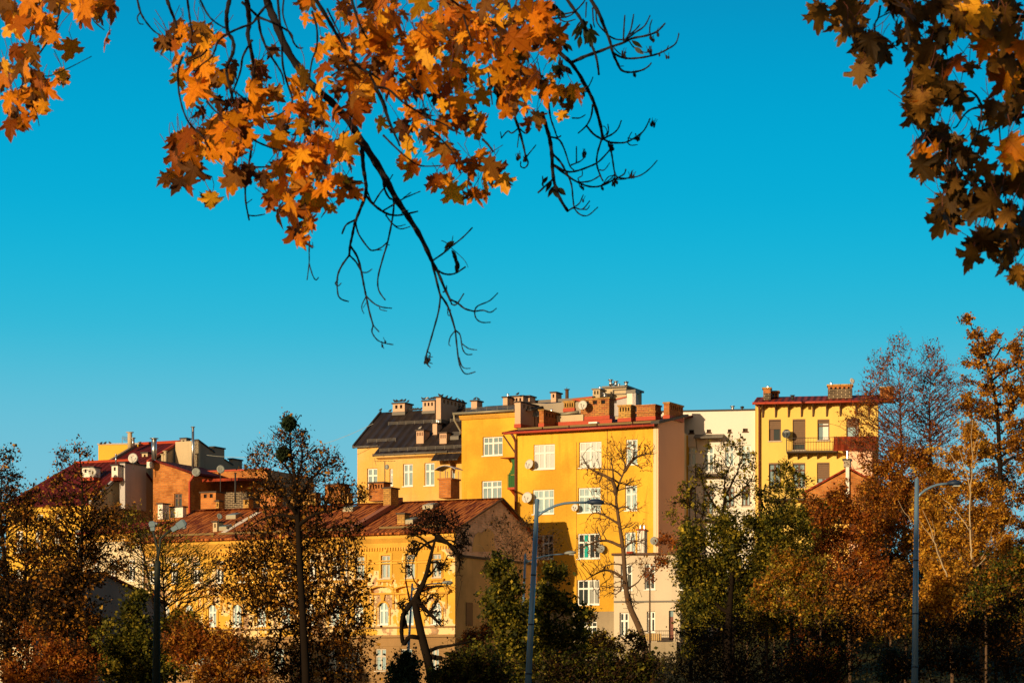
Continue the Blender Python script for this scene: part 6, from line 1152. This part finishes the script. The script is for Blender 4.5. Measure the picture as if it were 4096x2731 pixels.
def leaf_part(parent, mat, k, blobs, Y, dY, seed, lit=None, size=(.045, .092), spread=.9):
    rng = np.random.default_rng(seed); Vs = []; Fs = []; off = 0; pet = MB(); LCO.clear()
    for (x, y, r, n) in blobs:
        for _ in range(int(n)):
            a = rng.uniform(0, 2*math.pi); q = r*math.sqrt(rng.uniform())*spread; Yd = Y+rng.uniform(-dY, dY)
            s_ = rng.uniform(*size); top_ = at(k, x+q*math.cos(a), y+q*math.sin(a), Yd); c = np.array(top_); c[2] += s_*.45
            ax = np.array([rng.normal(0, .55), rng.normal(0, .45), -1.0]); nrm = np.array([rng.normal(-.3, .95), -1.0, rng.normal(.2, .95)])
            v, f = maple(c, s_, ax, nrm, rng, rng.uniform(-.4, 1.3)); Vs.append(v); Fs += [(i+off, j+off, l+off) for i, j, l in f]; off += len(v)
            e = Vector(c); e2 = e+Vector((rng.normal(0, .03), rng.normal(0, .03), rng.uniform(.04, .09))); pet.tube([e, e.lerp(e2, .5)+Vector((rng.normal(0, .006), 0, 0)), e2], .0013, 3, False)
    o = npmesh('leaves', np.concatenate(Vs), np.array(Fs), 3, M[mat], parent); set_lco(o); pet.build('leaf_stalks', M['redtwig'], parent)['kind'] = 'stuff'; return o
M['redtwig'] = plain('reddish_leaf_stalks', (.10, .025, .012), .7)
# ---- middle maple bough
t = thing('maple_branch', 'large bough of orange maple leaves hanging from the top centre left', 'maple branch', at(11, 1250, -150, 8.2), 'maple boughs hanging into the top of the view')
m = MB()
for pts, r0, r1, Y in ((((700, 430), (650, 480), (560, 520)), 9, 5, 8.1), (((905, -40), (880, 60), (868, 150), (880, 280), (920, 340), (930, 430), (890, 530), (868, 590), (880, 680), (905, 780), (930, 880)), 17, 10, 8.4),
        (((1035, -40), (1052, 80), (1062, 200), (1050, 300), (1075, 420), (1100, 560), (1095, 680), (1060, 850), (1030, 940)), 22, 9, 8.6), (((350, -30), (380, 60), (420, 160), (445, 240)), 15, 9, 8.2), (((530, -30), (545, 90), (560, 200), (578, 300)), 11, 6, 8.1),
        (((630, -30), (680, 80), (730, 155), (790, 205), (860, 245)), 9, 5, 8.0), (((1225, 30), (1150, 120), (1090, 200), (1000, 235), (900, 280), (800, 350), (770, 430), (730, 500), (650, 560), (590, 640)), 11, 6, 8.3),
        (((1000, 20), (1080, 90), (1150, 150), (1250, 190), (1350, 240), (1420, 290), (1440, 360), (1480, 410), (1520, 412)), 11, 6, 8.3), (((1090, 340), (1010, 480), (990, 600), (950, 720), (900, 850), (850, 1000)), 10, 5, 8.5),
        (((1140, 160), (1160, 280), (1200, 390), (1240, 470), (1300, 560), (1345, 640), (1360, 720)), 12, 6, 8.4), (((1305, -20), (1320, 150), (1340, 350), (1350, 560), (1390, 720), (1430, 850), (1410, 980), (1370, 1120)), 11, 6, 8.4),
        (((1360, -20), (1350, 120), (1390, 250), (1440, 360)), 8, 4, 8.3), (((100, -30), (130, 100), (180, 190), (250, 270), (300, 300)), 9, 5, 8.2), (((490, 490), (455, 600), (458, 760), (490, 920), (540, 1040), (600, 1110), (660, 1160), (730, 1280)), 10, 5, 8.1),
        (((135, 105), (105, 150), (120, 200), (155, 210)), 6, 4, 8.1), (((1600, 100), (1640, 240), (1640, 400), (1600, 520), (1575, 680)), 9, 6, 8.3), (((1620, -20), (1720, 140), (1800, 280), (1885, 420)), 17, 12, 8.0), (((1730, 80), (1800, 220), (1890, 395)), 8, 5, 8.1),
        (((1950, 520), (2020, 590), (2090, 620), (2180, 680)), 12, 7, 8.1), (((2090, 630), (2150, 750), (2220, 890), (2250, 1000), (2300, 1130), (2352, 1250)), 11, 6, 8.2), (((1930, -30), (1980, 140), (2020, 240), (2070, 330)), 12, 7, 8.2),
        (((1110, 1205), (1200, 1245), (1300, 1280), (1400, 1300), (1480, 1330)), 8, 5, 8.5), (((1190, 1010), (1280, 1000), (1350, 960), (1400, 920)), 6, 4, 8.4), (((700, 870), (760, 940), (820, 990)), 9, 5, 8.1), (((905, 760), (960, 800), (1040, 860)), 8, 5, 8.2)):
    twig(m, 11, Y-.75, pts, r0, r1)
for pts, r0, r1, Y in ((((10, 630), (100, 650), (200, 740), (330, 820), (390, 860), (480, 890), (620, 970)), 10, 5, 8.1), (((0, 640), (50, 740), (90, 860), (150, 990), (180, 1060)), 10, 6, 8.2), (((380, 930), (480, 1010), (560, 1100), (630, 1170), (700, 1180)), 8, 5, 8.1),
        (((820, 530), (835, 640), (850, 760)), 7, 5, 8.2), (((550, 0), (620, 60), (660, 180), (700, 300)), 10, 6, 8.3), (((180, 540), (280, 640), (340, 720), (390, 940)), 7, 4, 8.0), (((780, 1010), (820, 1050), (858, 1103)), 10, 7, 8.0), (((60, 980), (140, 1060), (230, 1140), (330, 1200), (470, 1200)), 8, 5, 8.1)):
    twig(m, 12, Y-.75, pts, r0, r1)
m.build('twigs', M['twig'], t, True)
MID = [(400, 110, 45, 7), (470, 95, 40, 6), (440, 170, 50, 8), (480, 215, 45, 7), (515, 165, 35, 3), (500, 290, 50, 9), (565, 270, 50, 8), (420, 350, 40, 8), (475, 330, 40, 7), (540, 330, 45, 8), (420, 400, 40, 5), (400, 420, 22, 2), (488, 450, 22, 2), (497, 482, 14, 1), (545, 410, 40, 5), (600, 190, 40, 4), (615, 240, 40, 4), (630, 110, 26, 1.2), (590, 60, 22, 1),
  (680, 350, 60, 10), (640, 430, 50, 8), (690, 460, 50, 8), (695, 530, 36, 6), (705, 555, 20, 1), (640, 500, 30, 2), (720, 410, 60, 9), (775, 460, 40, 6), (800, 350, 40, 6), (750, 290, 50, 6), (660, 270, 45, 4), (700, 200, 50, 4), (770, 140, 50, 8), (800, 190, 45, 5), (715, 20, 46, 4), (800, 60, 45, 4), (850, 100, 60, 10), (880, 50, 60, 8), (930, 100, 70, 12), (900, 180, 60, 12), (850, 260, 50, 6), (960, 200, 60, 9), (1000, 140, 60, 10), (1000, 50, 60, 10), (1060, 50, 60, 10), (1100, 100, 60, 12), (1150, 50, 60, 10), (1200, 70, 60, 10), (1225, 50, 40, 5), (1255, 110, 38, 6), (1150, 150, 60, 10), (1200, 190, 55, 10), (1250, 190, 45, 6), (1300, 220, 32, 3), (1290, 255, 30, 2), (1180, 240, 45, 7), (1225, 270, 28, 3), (1060, 210, 50, 8), (1085, 275, 40, 5), (1010, 260, 50, 6), (960, 290, 45, 6), (1010, 330, 35, 3), (920, 360, 30, 2), (1060, 395, 38, 4), (1010, 420, 30, 3), (1105, 395, 30, 3), (1100, 450, 28, 3), (1035, 435, 22, 2), (1150, 420, 24, 2), (955, 400, 20, 2), (1115, 360, 14, 1), (730, 360, 60, 6), (760, 400, 40, 4), (780, 0, 40, 4)]
sun_b = [b for i, b in enumerate(MID)]
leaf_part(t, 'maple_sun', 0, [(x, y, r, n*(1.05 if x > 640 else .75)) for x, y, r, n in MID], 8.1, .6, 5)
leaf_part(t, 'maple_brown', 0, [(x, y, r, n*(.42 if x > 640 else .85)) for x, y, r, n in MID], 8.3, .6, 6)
# ---- left corner bough
t = thing('maple_branch', 'small bough of orange maple leaves in the top left corner', 'maple branch', at(0, 40, -60, 8.4), 'maple boughs hanging into the top of the view'); m = MB()
for pts, r0, r1 in ((((90, -20), (75, 60), (62, 130), (45, 230), (30, 300)), 10, 5), (((140, -20), (130, 60), (100, 110), (70, 150)), 9, 5), (((200, -20), (210, 40), (240, 70)), 7, 4), (((62, 150), (100, 175), (140, 165), (210, 130)), 6, 3), (((50, 220), (80, 250), (90, 290)), 5, 3)): twig(m, 0, 8.3, pts, r0, r1)
m.build('twigs', M['twig'], t, True)
LFT = [(30, 30, 55, 8), (110, 25, 55, 8), (180, 35, 46, 6), (235, 45, 34, 4), (120, 75, 38, 4), (55, 140, 34, 3), (150, 190, 22, 2), (70, 200, 40, 4), (90, 245, 30, 3), (25, 250, 36, 5), (40, 295, 30, 3), (10, 180, 26, 3), (255, 98, 12, 1), (150, 130, 30, 1)]
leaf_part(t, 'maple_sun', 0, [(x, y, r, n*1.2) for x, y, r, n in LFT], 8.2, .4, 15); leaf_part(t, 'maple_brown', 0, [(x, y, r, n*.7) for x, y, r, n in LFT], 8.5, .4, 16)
# ---- right bough
t = thing('maple_branch', 'shaded brown maple bough filling the top right corner', 'maple branch', at(0, 2420, -60, 8.0), 'maple boughs hanging into the top of the view'); m = MB()
for pts, r0, r1 in ((((1190, 600), (1120, 605), (1050, 600), (990, 580), (950, 550), (925, 505), (890, 478), (850, 480)), 15, 7), (((1190, 600), (1100, 635), (1030, 660), (940, 690), (900, 740), (880, 810), (880, 900), (850, 1000)), 12, 6), (((955, 560), (900, 570), (860, 600), (820, 660), (800, 670)), 9, 5), (((950, 560), (945, 620), (930, 700)), 9, 6),
        (((1190, 90), (1080, 80), (960, 60), (860, 40), (760, 30), (640, 0)), 16, 9), (((960, 60), (880, 110), (820, 160), (760, 260), (700, 350), (680, 440)), 10, 5), (((420, 30), (410, 90), (390, 130), (390, 190)), 8, 5), (((480, 60), (440, 80), (410, 95)), 6, 4), (((350, -20), (330, 20), (280, 60), (230, 90)), 9, 5), (((1050, 760), (1070, 880), (1080, 980), (1070, 1070)), 9, 5), (((730, 540), (790, 530), (850, 480)), 7, 5), (((1040, 640), (1050, 780)), 7, 5)): twig(m, 14, 7.6, pts, r0, r1)
m.build('twigs', M['twig'], t, True)
RGT = [(115, 80, 35, 2), (105, 110, 25, 1), (210, 40, 55, 5), (275, 150, 80, 8), (335, 370, 42, 4), (330, 400, 25, 1), (370, 250, 65, 5), (430, 270, 35, 2), (550, 60, 70, 8), (560, 190, 70, 6), (640, 320, 70, 7), (700, 60, 60, 6), (720, 200, 60, 5), (800, 50, 70, 6), (850, 150, 60, 5), (900, 60, 70, 6), (1000, 120, 80, 8), (1100, 60, 80, 8), (1100, 200, 80, 8), (1050, 330, 60, 5), (1140, 420, 60, 5), (860, 370, 35, 2), (700, 420, 70, 6), (590, 500, 50, 4), (600, 600, 55, 6), (690, 560, 60, 5), (800, 500, 50, 4), (720, 720, 65, 7), (610, 870, 40, 3), (610, 770, 25, 1.5), (700, 900, 65, 7), (780, 950, 70, 7), (800, 820, 70, 5), (900, 900, 60, 4), (760, 1110, 60, 7), (850, 1130, 60, 5), (740, 1170, 40, 2), (930, 1290, 60, 7), (890, 1340, 35, 2), (1000, 1100, 60, 5), (1050, 1000, 60, 5), (1060, 1300, 60, 6), (1120, 1150, 60, 5), (1130, 1420, 40, 4), (1060, 1370, 30, 2), (1140, 1460, 20, 1), (950, 1040, 50, 4), (930, 740, 50, 3), (1000, 600, 50, 3), (1080, 620, 50, 4), (1120, 540, 50, 4), (1130, 950, 50, 4), (1160, 1250, 50, 4), (480, 10, 60, 4)]
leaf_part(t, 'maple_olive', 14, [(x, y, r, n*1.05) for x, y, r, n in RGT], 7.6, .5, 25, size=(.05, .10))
leaf_part(t, 'maple_sun', 14, [(1110, 790, 60, 4), (1140, 860, 40, 3), (870, 150, 50, 3), (960, 110, 60, 3), (1000, 270, 60, 3), (1060, 450, 40, 3), (1130, 480, 30, 2), (600, 880, 40, 2), (860, 355, 30, 1), (600, 550, 30, 1), (1160, 280, 40, 3)], 7.2, .2, 26, size=(.05, .10))
# ---- dark bare boughs
bl = MB()
def bough(label, k, Y, paths, buds=(), lv=(), loc=None):
    t = thing('bare_branch', label, 'bare branch', at(k, *loc, Y), 'bare drooping branches'); m = MB()
    for pts, r0, r1 in paths: twig(m, k, Y, pts, r0, r1, .04)
    m.build('twigs', M['twig'], t, True)
    if buds:
        m = MB(); rng = random.Random(3)
        for x, y, n in buds:
            for _ in range(n): p = at(k, x+rng.uniform(-14, 14), y+rng.uniform(-14, 14), Y); m.ball(p, .004, .004, .007, 6, 4); m.tube([p, p+Vector((rng.uniform(-.01, .01), 0, .018))], .0012, 3)
        m.build('seed_heads', M['twig'], t, True)
    if lv:
        rng = np.random.default_rng(8); Vs = []; Fs = []; off = 0
        for x, y, n in lv:
            for _ in range(n):
                c = np.array(at(k, x+rng.normal(0, 16), y+rng.normal(0, 16), Y)); a = np.array([rng.normal(.2, .6), rng.normal(0, .5), -1]); a /= np.linalg.norm(a); b = np.cross(a, np.array([rng.normal(0, .6), -1, .2])); b /= np.linalg.norm(b); L = rng.uniform(.035, .06)
                for q, w_ in ((0, 0), (.25, .16), (.5, .2), (.75, .12), (1, 0)):
                    Vs += [c+a*L*q+b*L*w_, c+a*L*q-b*L*w_]
                Fs += [(off+2*i, off+2*i+1, off+2*i+3, off+2*i+2) for i in range(4)]; off += 10
        npmesh('small_leaves', np.array(Vs), np.array(Fs), 4, M['twig_leaf'], t)
P13 = [
 (((1345, -30), (1450, 130), (1540, 300), (1620, 420), (1700, 550), (1765, 690)), 26, 18), (((1765, 690), (1805, 765), (1845, 860), (1885, 945)), 13, 9), (((1885, 945), (1895, 968), (1925, 965), (1968, 900)), 7, 5), (((1890, 940), (1930, 960), (1975, 995), (2035, 1012)), 8, 6), (((2035, 1012), (2055, 978), (2130, 945), (2180, 897)), 6, 4),
 (((2035, 1012), (2045, 1055), (2080, 1080), (2135, 1080)), 6, 4), (((2035, 1012), (2090, 1005), (2135, 1018), (2172, 993)), 6, 4), (((1765, 690), (1785, 770), (1820, 910)), 12, 9), (((1820, 910), (1870, 985), (1915, 1130)), 9, 7), (((1915, 1130), (1925, 1230), (1938, 1330), (1960, 1385), (1988, 1404), (2040, 1390)), 7, 4),
 (((1915, 1130), (1945, 1160), (1960, 1245), (1985, 1280), (2020, 1281)), 6, 4), (((1958, 1215), (2000, 1245), (2050, 1253)), 5, 3), (((1915, 1132), (1885, 1170), (1874, 1215), (1885, 1228)), 5, 3), (((1938, 1300), (1955, 1352), (1975, 1368), (2008, 1368)), 5, 3), (((1822, 912), (1810, 1010), (1775, 1140), (1740, 1260)), 7, 6),
 (((1740, 1260), (1725, 1320), (1740, 1345), (1757, 1362)), 6, 4), (((1738, 1265), (1757, 1275), (1755, 1295), (1772, 1297)), 5, 3), (((1735, 1310), (1750, 1330), (1772, 1340)), 5, 3), (((1840, 890), (1858, 880), (1860, 850)), 6, 4), (((1868, 985), (1868, 1030), (1882, 1036), (1885, 1000)), 4, 3),
 (((1805, 755), (1850, 778), (1910, 775), (1978, 733)), 8, 6), (((1768, 697), (1850, 640), (1890, 605), (1960, 550), (2022, 487)), 7, 5), (((1885, 605), (1895, 570), (1900, 540)), 4, 3), (((1885, 608), (1855, 580), (1828, 568)), 4, 3), (((1885, 610), (1930, 650), (1975, 695), (1995, 735)), 3, 2),
 (((1330, -30), (1335, 60), (1340, 130), (1355, 220), (1350, 290), (1315, 380), (1285, 460), (1268, 540), (1255, 600), (1250, 660)), 17, 9), (((1250, 660), (1200, 730), (1175, 800), (1178, 900), (1200, 935), (1245, 950)), 8, 5), (((1178, 812), (1162, 838), (1180, 852), (1198, 836)), 5, 4),
 (((1255, 600), (1300, 670), (1325, 760), (1340, 840), (1355, 915), (1375, 1010), (1400, 1100)), 9, 6), (((1400, 1100), (1392, 1140), (1420, 1185), (1460, 1208), (1525, 1220)), 6, 4), (((1455, 1207), (1455, 1225), (1468, 1245)), 4, 3), (((1355, 915), (1405, 962), (1455, 985), (1515, 992)), 6, 4), (((1440, 980), (1445, 1000), (1488, 1009)), 4, 3),
 (((1355, 918), (1330, 970), (1330, 1000), (1342, 1025)), 5, 3), (((1355, 960), (1337, 990)), 3, 2), (((1400, 1100), (1437, 1140)), 5, 4), (((1325, 765), (1360, 768), (1392, 747)), 5, 4), (((1290, 460), (1310, 530), (1370, 615), (1400, 630), (1450, 612), (1485, 580)), 7, 5), (((1400, 628), (1455, 627)), 4, 3), (((1250, 660), (1290, 700), (1320, 752)), 7, 6),
 (((1350, 280), (1400, 340), (1470, 392), (1530, 410), (1590, 405), (1680, 385)), 11, 6), (((1460, 150), (1470, 240), (1500, 300), (1528, 320), (1522, 420), (1490, 580), (1460, 680), (1430, 800), (1435, 880), (1475, 940)), 9, 5), (((1465, 380), (1540, 335), (1600, 300), (1695, 260)), 7, 4), (((1480, 410), (1520, 462), (1570, 495), (1632, 480)), 6, 4), (((1500, 440), (1545, 478), (1602, 468)), 5, 3),
 (((1400, 340), (1440, 275), (1480, 225), (1522, 155)), 7, 4), (((1350, 230), (1375, 290), (1392, 335)), 6, 5), (((1580, 395), (1620, 378)), 5, 4), (((1590, 300), (1638, 265)), 4, 3), (((1480, 590), (1503, 597)), 4, 3), (((1285, 440), (1230, 470), (1205, 525)), 8, 7), (((1000, 570), (998, 640), (998, 710), (985, 815)), 6, 4), (((998, 712), (1020, 785), (1040, 815), (1056, 800)), 5, 4),
 (((640, -30), (625, 60), (600, 200), (600, 320), (622, 440)), 9, 6), (((620, 410), (660, 413), (720, 403)), 6, 4), (((605, 335), (640, 310)), 4, 3), (((830, -30), (840, 100), (835, 200), (850, 265)), 8, 5), (((610, 105), (700, 108), (780, 100), (820, 85)), 7, 4), (((1000, 600), (1020, 615), (1020, 580)), 5, 3)]
bough('long dark bare branch with upcurled twigs hanging to the middle of the sky', 13, 9.0, P13, [(1745, 1315, 7), (1735, 1325, 5), (1465, 1215, 2)], [(1905, 612, 2), (1920, 670, 4), (1885, 585, 1)], (1345, -500))
P11 = [(((1190, -60), (1240, 80), (1290, 200), (1380, 420), (1500, 600), (1590, 720), (1760, 870), (1900, 1020), (2020, 1200), (2150, 1400), (2250, 1570)), 32, 26), (((2020, 1290), (2040, 1420), (2060, 1567)), 14, 12)]
m = MB()
for pts, r0, r1 in P11: twig(m, 11, 9.0, pts, r0, r1, .03)
bb = [o for o in COL.objects if o.name.startswith('bare_branch')][0]; m.build('limb', M['twig'], bb, True)
P12 = [(((1200, 250), (1350, 395), (1420, 460), (1490, 560), (1550, 670), (1590, 760), (1630, 900), (1650, 1010)), 17, 11), (((1650, 1005), (1700, 1030), (1780, 1035), (1830, 1025), (1900, 985), (1950, 940), (1990, 860)), 8, 5), (((1825, 1028), (1850, 1052), (1900, 1048)), 5, 3), (((1830, 1022), (1842, 985), (1860, 955)), 5, 3), (((1660, 1000), (1720, 970), (1760, 930), (1782, 875)), 7, 5), (((1670, 1000), (1690, 950), (1685, 900)), 6, 4), (((1645, 1000), (1680, 960), (1665, 920), (1645, 915)), 4, 3),
 (((1640, 1010), (1610, 1110), (1605, 1190), (1630, 1270), (1650, 1310)), 8, 6), (((1690, 1040), (1710, 1100), (1720, 1160), (1735, 1250), (1760, 1285), (1830, 1290), (1920, 1270), (1990, 1220), (2043, 1160)), 8, 4), (((1700, 1085), (1620, 1170), (1540, 1210), (1450, 1240), (1380, 1240), (1290, 1190)), 7, 8), (((1575, 760), (1565, 840), (1530, 910), (1470, 965)), 8, 5), (((1530, 910), (1580, 970), (1640, 1008)), 8, 8), (((1625, 1230), (1660, 1230), (1698, 1180)), 5, 3),
 (((1490, 585), (1530, 640), (1560, 600), (1577, 560)), 6, 4), (((1555, 670), (1500, 660), (1480, 668)), 5, 3),
 (((1210, 820), (1240, 920), (1265, 1010), (1280, 1120), (1285, 1230), (1300, 1330), (1340, 1440), (1395, 1528)), 17, 11), (((1395, 1528), (1440, 1503), (1500, 1515), (1553, 1455)), 7, 4), (((1440, 1505), (1480, 1550), (1540, 1560), (1612, 1500)), 6, 4), (((1500, 1515), (1535, 1515), (1553, 1488)), 5, 3), (((1440, 1500), (1480, 1470), (1507, 1410)), 6, 4), (((1270, 992), (1330, 1010), (1370, 1080), (1410, 1200), (1440, 1232)), 8, 5), (((1290, 1120), (1340, 1170), (1380, 1240), (1420, 1330), (1432, 1430), (1440, 1505)), 9, 6),
 (((1290, 1195), (1370, 1255), (1450, 1310), (1550, 1350), (1640, 1345), (1730, 1300), (1800, 1262), (1815, 1225)), 9, 5), (((1480, 1320), (1560, 1310), (1630, 1270)), 6, 5), (((1285, 1300), (1240, 1340), (1180, 1395)), 8, 8), (((1215, 1345), (1213, 1275)), 6, 4), (((1640, 1340), (1700, 1300), (1740, 1250)), 6, 4), (((1740, 1300), (1830, 1290), (1860, 1235)), 5, 3), (((1650, 1335), (1690, 1280), (1740, 1270)), 5, 3), (((1395, 1528), (1385, 1500)), 5, 4), (((1420, 1195), (1490, 1165), (1525, 1125)), 6, 4), (((1458, 1180), (1458, 1060)), 6, 4), (((1480, 1320), (1470, 1290), (1500, 1270), (1497, 1220)), 5, 3), (((1475, 1320), (1485, 1355), (1515, 1350)), 4, 3),
 (((1545, -30), (1620, 100), (1660, 200), (1700, 300), (1720, 380), (1750, 450), (1785, 510), (1850, 525), (1930, 510), (1980, 480), (2000, 455)), 15, 5), (((1720, 380), (1780, 415), (1850, 425), (1950, 415), (2050, 390), (2130, 350), (2180, 310), (2200, 240)), 9, 5), (((2110, 360), (2125, 330)), 4, 3), (((1420, 455), (1520, 410), (1620, 375), (1710, 340), (1800, 310), (1860, 280), (1960, 260), (2040, 230), (2100, 170)), 14, 6),
 (((1800, 300), (1880, 240), (1950, 190), (1990, 115)), 8, 5), (((1810, 290), (1850, 220), (1872, 105)), 7, 5), (((1798, 285), (1802, 200), (1808, 110)), 7, 5), (((1830, 260), (1880, 222), (1917, 180)), 6, 5), (((1988, 240), (1990, 190), (2005, 145)), 6, 4), (((1690, 260), (1740, 285), (1800, 290)), 7, 6), (((1575, 60), (1580, 160), (1590, 200)), 6, 4), (((1530, 20), (1525, 130)), 6, 4), (((1600, 80), (1610, 170), (1690, 260)), 6, 5), (((1760, 480), (1800, 480)), 4, 3), (((1860, 520), (1890, 545)), 4, 3),
 (((1370, -30), (1440, 70), (1500, 160), (1545, 280), (1590, 380), (1610, 460), (1620, 540)), 13, 8), (((1190, 145), (1300, 112), (1430, 90), (1500, 30), (1530, -20)), 8, 5), (((1250, 140), (1330, 132), (1420, 110), (1510, 20)), 7, 5), (((1340, 140), (1380, 160), (1450, 142)), 6, 4), (((1010, 850), (1040, 930), (1070, 1040), (1090, 1130)), 12, 8), (((1090, 1130), (1108, 1180), (1085, 1215), (1055, 1205), (1055, 1170)), 7, 4), (((1037, 930), (990, 965), (960, 950), (915, 1000)), 6, 5), (((915, 1000), (908, 955)), 5, 3), (((1050, 935), (1095, 968), (1130, 930)), 6, 4), (((1100, 1130), (1165, 1050)), 6, 4), (((1042, 970), (1030, 1070)), 5, 3), (((1255, 740), (1270, 850), (1300, 940), (1320, 992), (1345, 985)), 8, 5),
 (((1430, 855), (1480, 855), (1522, 832)), 6, 4), (((1730, 350), (1780, 395), (1820, 380)), 5, 3), (((1840, 300), (1880, 350), (1950, 380), (1990, 370), (1985, 335)), 5, 3), (((1830, 1000), (1880, 1010)), 4, 3), (((1150, 870), (1210, 900)), 6, 4)]
bough('dark bare branches with small seed heads arching right of the orange bough', 12, 8.9, P12, [(1040, 1140, 9), (1085, 1150, 8), (1500, 680, 5), (2010, 900, 7), (1900, 1010, 8), (1705, 1065, 9), (1720, 1090, 5), (1515, 1120, 8), (1740, 1310, 9), (1860, 1270, 6), (1650, 1360, 2), (1515, 1445, 1), (1990, 380, 7), (2000, 280, 4), (2010, 290, 3), (1885, 545, 4), (2040, 245, 4), (2120, 410, 3), (2070, 410, 1), (1800, 395, 5), (1500, 1355, 3), (1340, 450, 6), (1730, 1330, 4)],
    [(1520, 170, 10), (1550, 240, 14), (1500, 220, 6), (1290, 30, 8), (1310, 70, 6), (1290, 190, 3), (1870, 295, 1), (1880, 345, 1), (1310, 1370, 5), (1265, 1270, 1), (1260, 1310, 1), (1360, 300, 2), (1300, 460, 6), (1480, 180, 4), (600, 180, 10), (650, 240, 14), (590, 100, 8), (80, 440, 8), (680, 300, 8), (890, 600, 8), (900, 640, 6), (640, 300, 8), (1320, 500, 5)], (1300, -300))

# unseen leaves added sunward of the boughs to shade and dapple them
def overhead(parent, c, r, n, seed, s0=.10, s1=.17):
    rng = np.random.default_rng(seed); Vs = []; Fs = []; off = 0
    for _ in range(n):
        p = np.array(c)+rng.normal(0, 1, 3)*np.array(r); v, f = maple(p, rng.uniform(s0, s1), np.array([rng.normal(0, .5), rng.normal(0, .5), -1]), np.array([rng.normal(-.5, .6), -1, rng.normal(0, .6)]), rng, .4)
        if (p[2]-CZ) < .30*p[1]+.25 and abs(p[0]) < .24*p[1]+.2 and p[1] > 0: continue
        Vs.append(v); Fs += [(i+off, j+off, l+off) for i, j, l in f]; off += len(v)
    npmesh('leaves', np.concatenate(Vs), np.array(Fs), 3, M['maple_brown'], parent)
mb = [o for o in COL.objects if o.name.startswith('maple_branch')]
k_ = 6.0; hx, hy, hz = tosun*k_
overhead(mb[2], (1.75+hx, 8+hy, 3.75+hz), (.42, .3, .75), 200, 71)
overhead(mb[0], (-.5+hx, 8+hy, 3.9+hz), (.75, .3, .5), 60, 72)
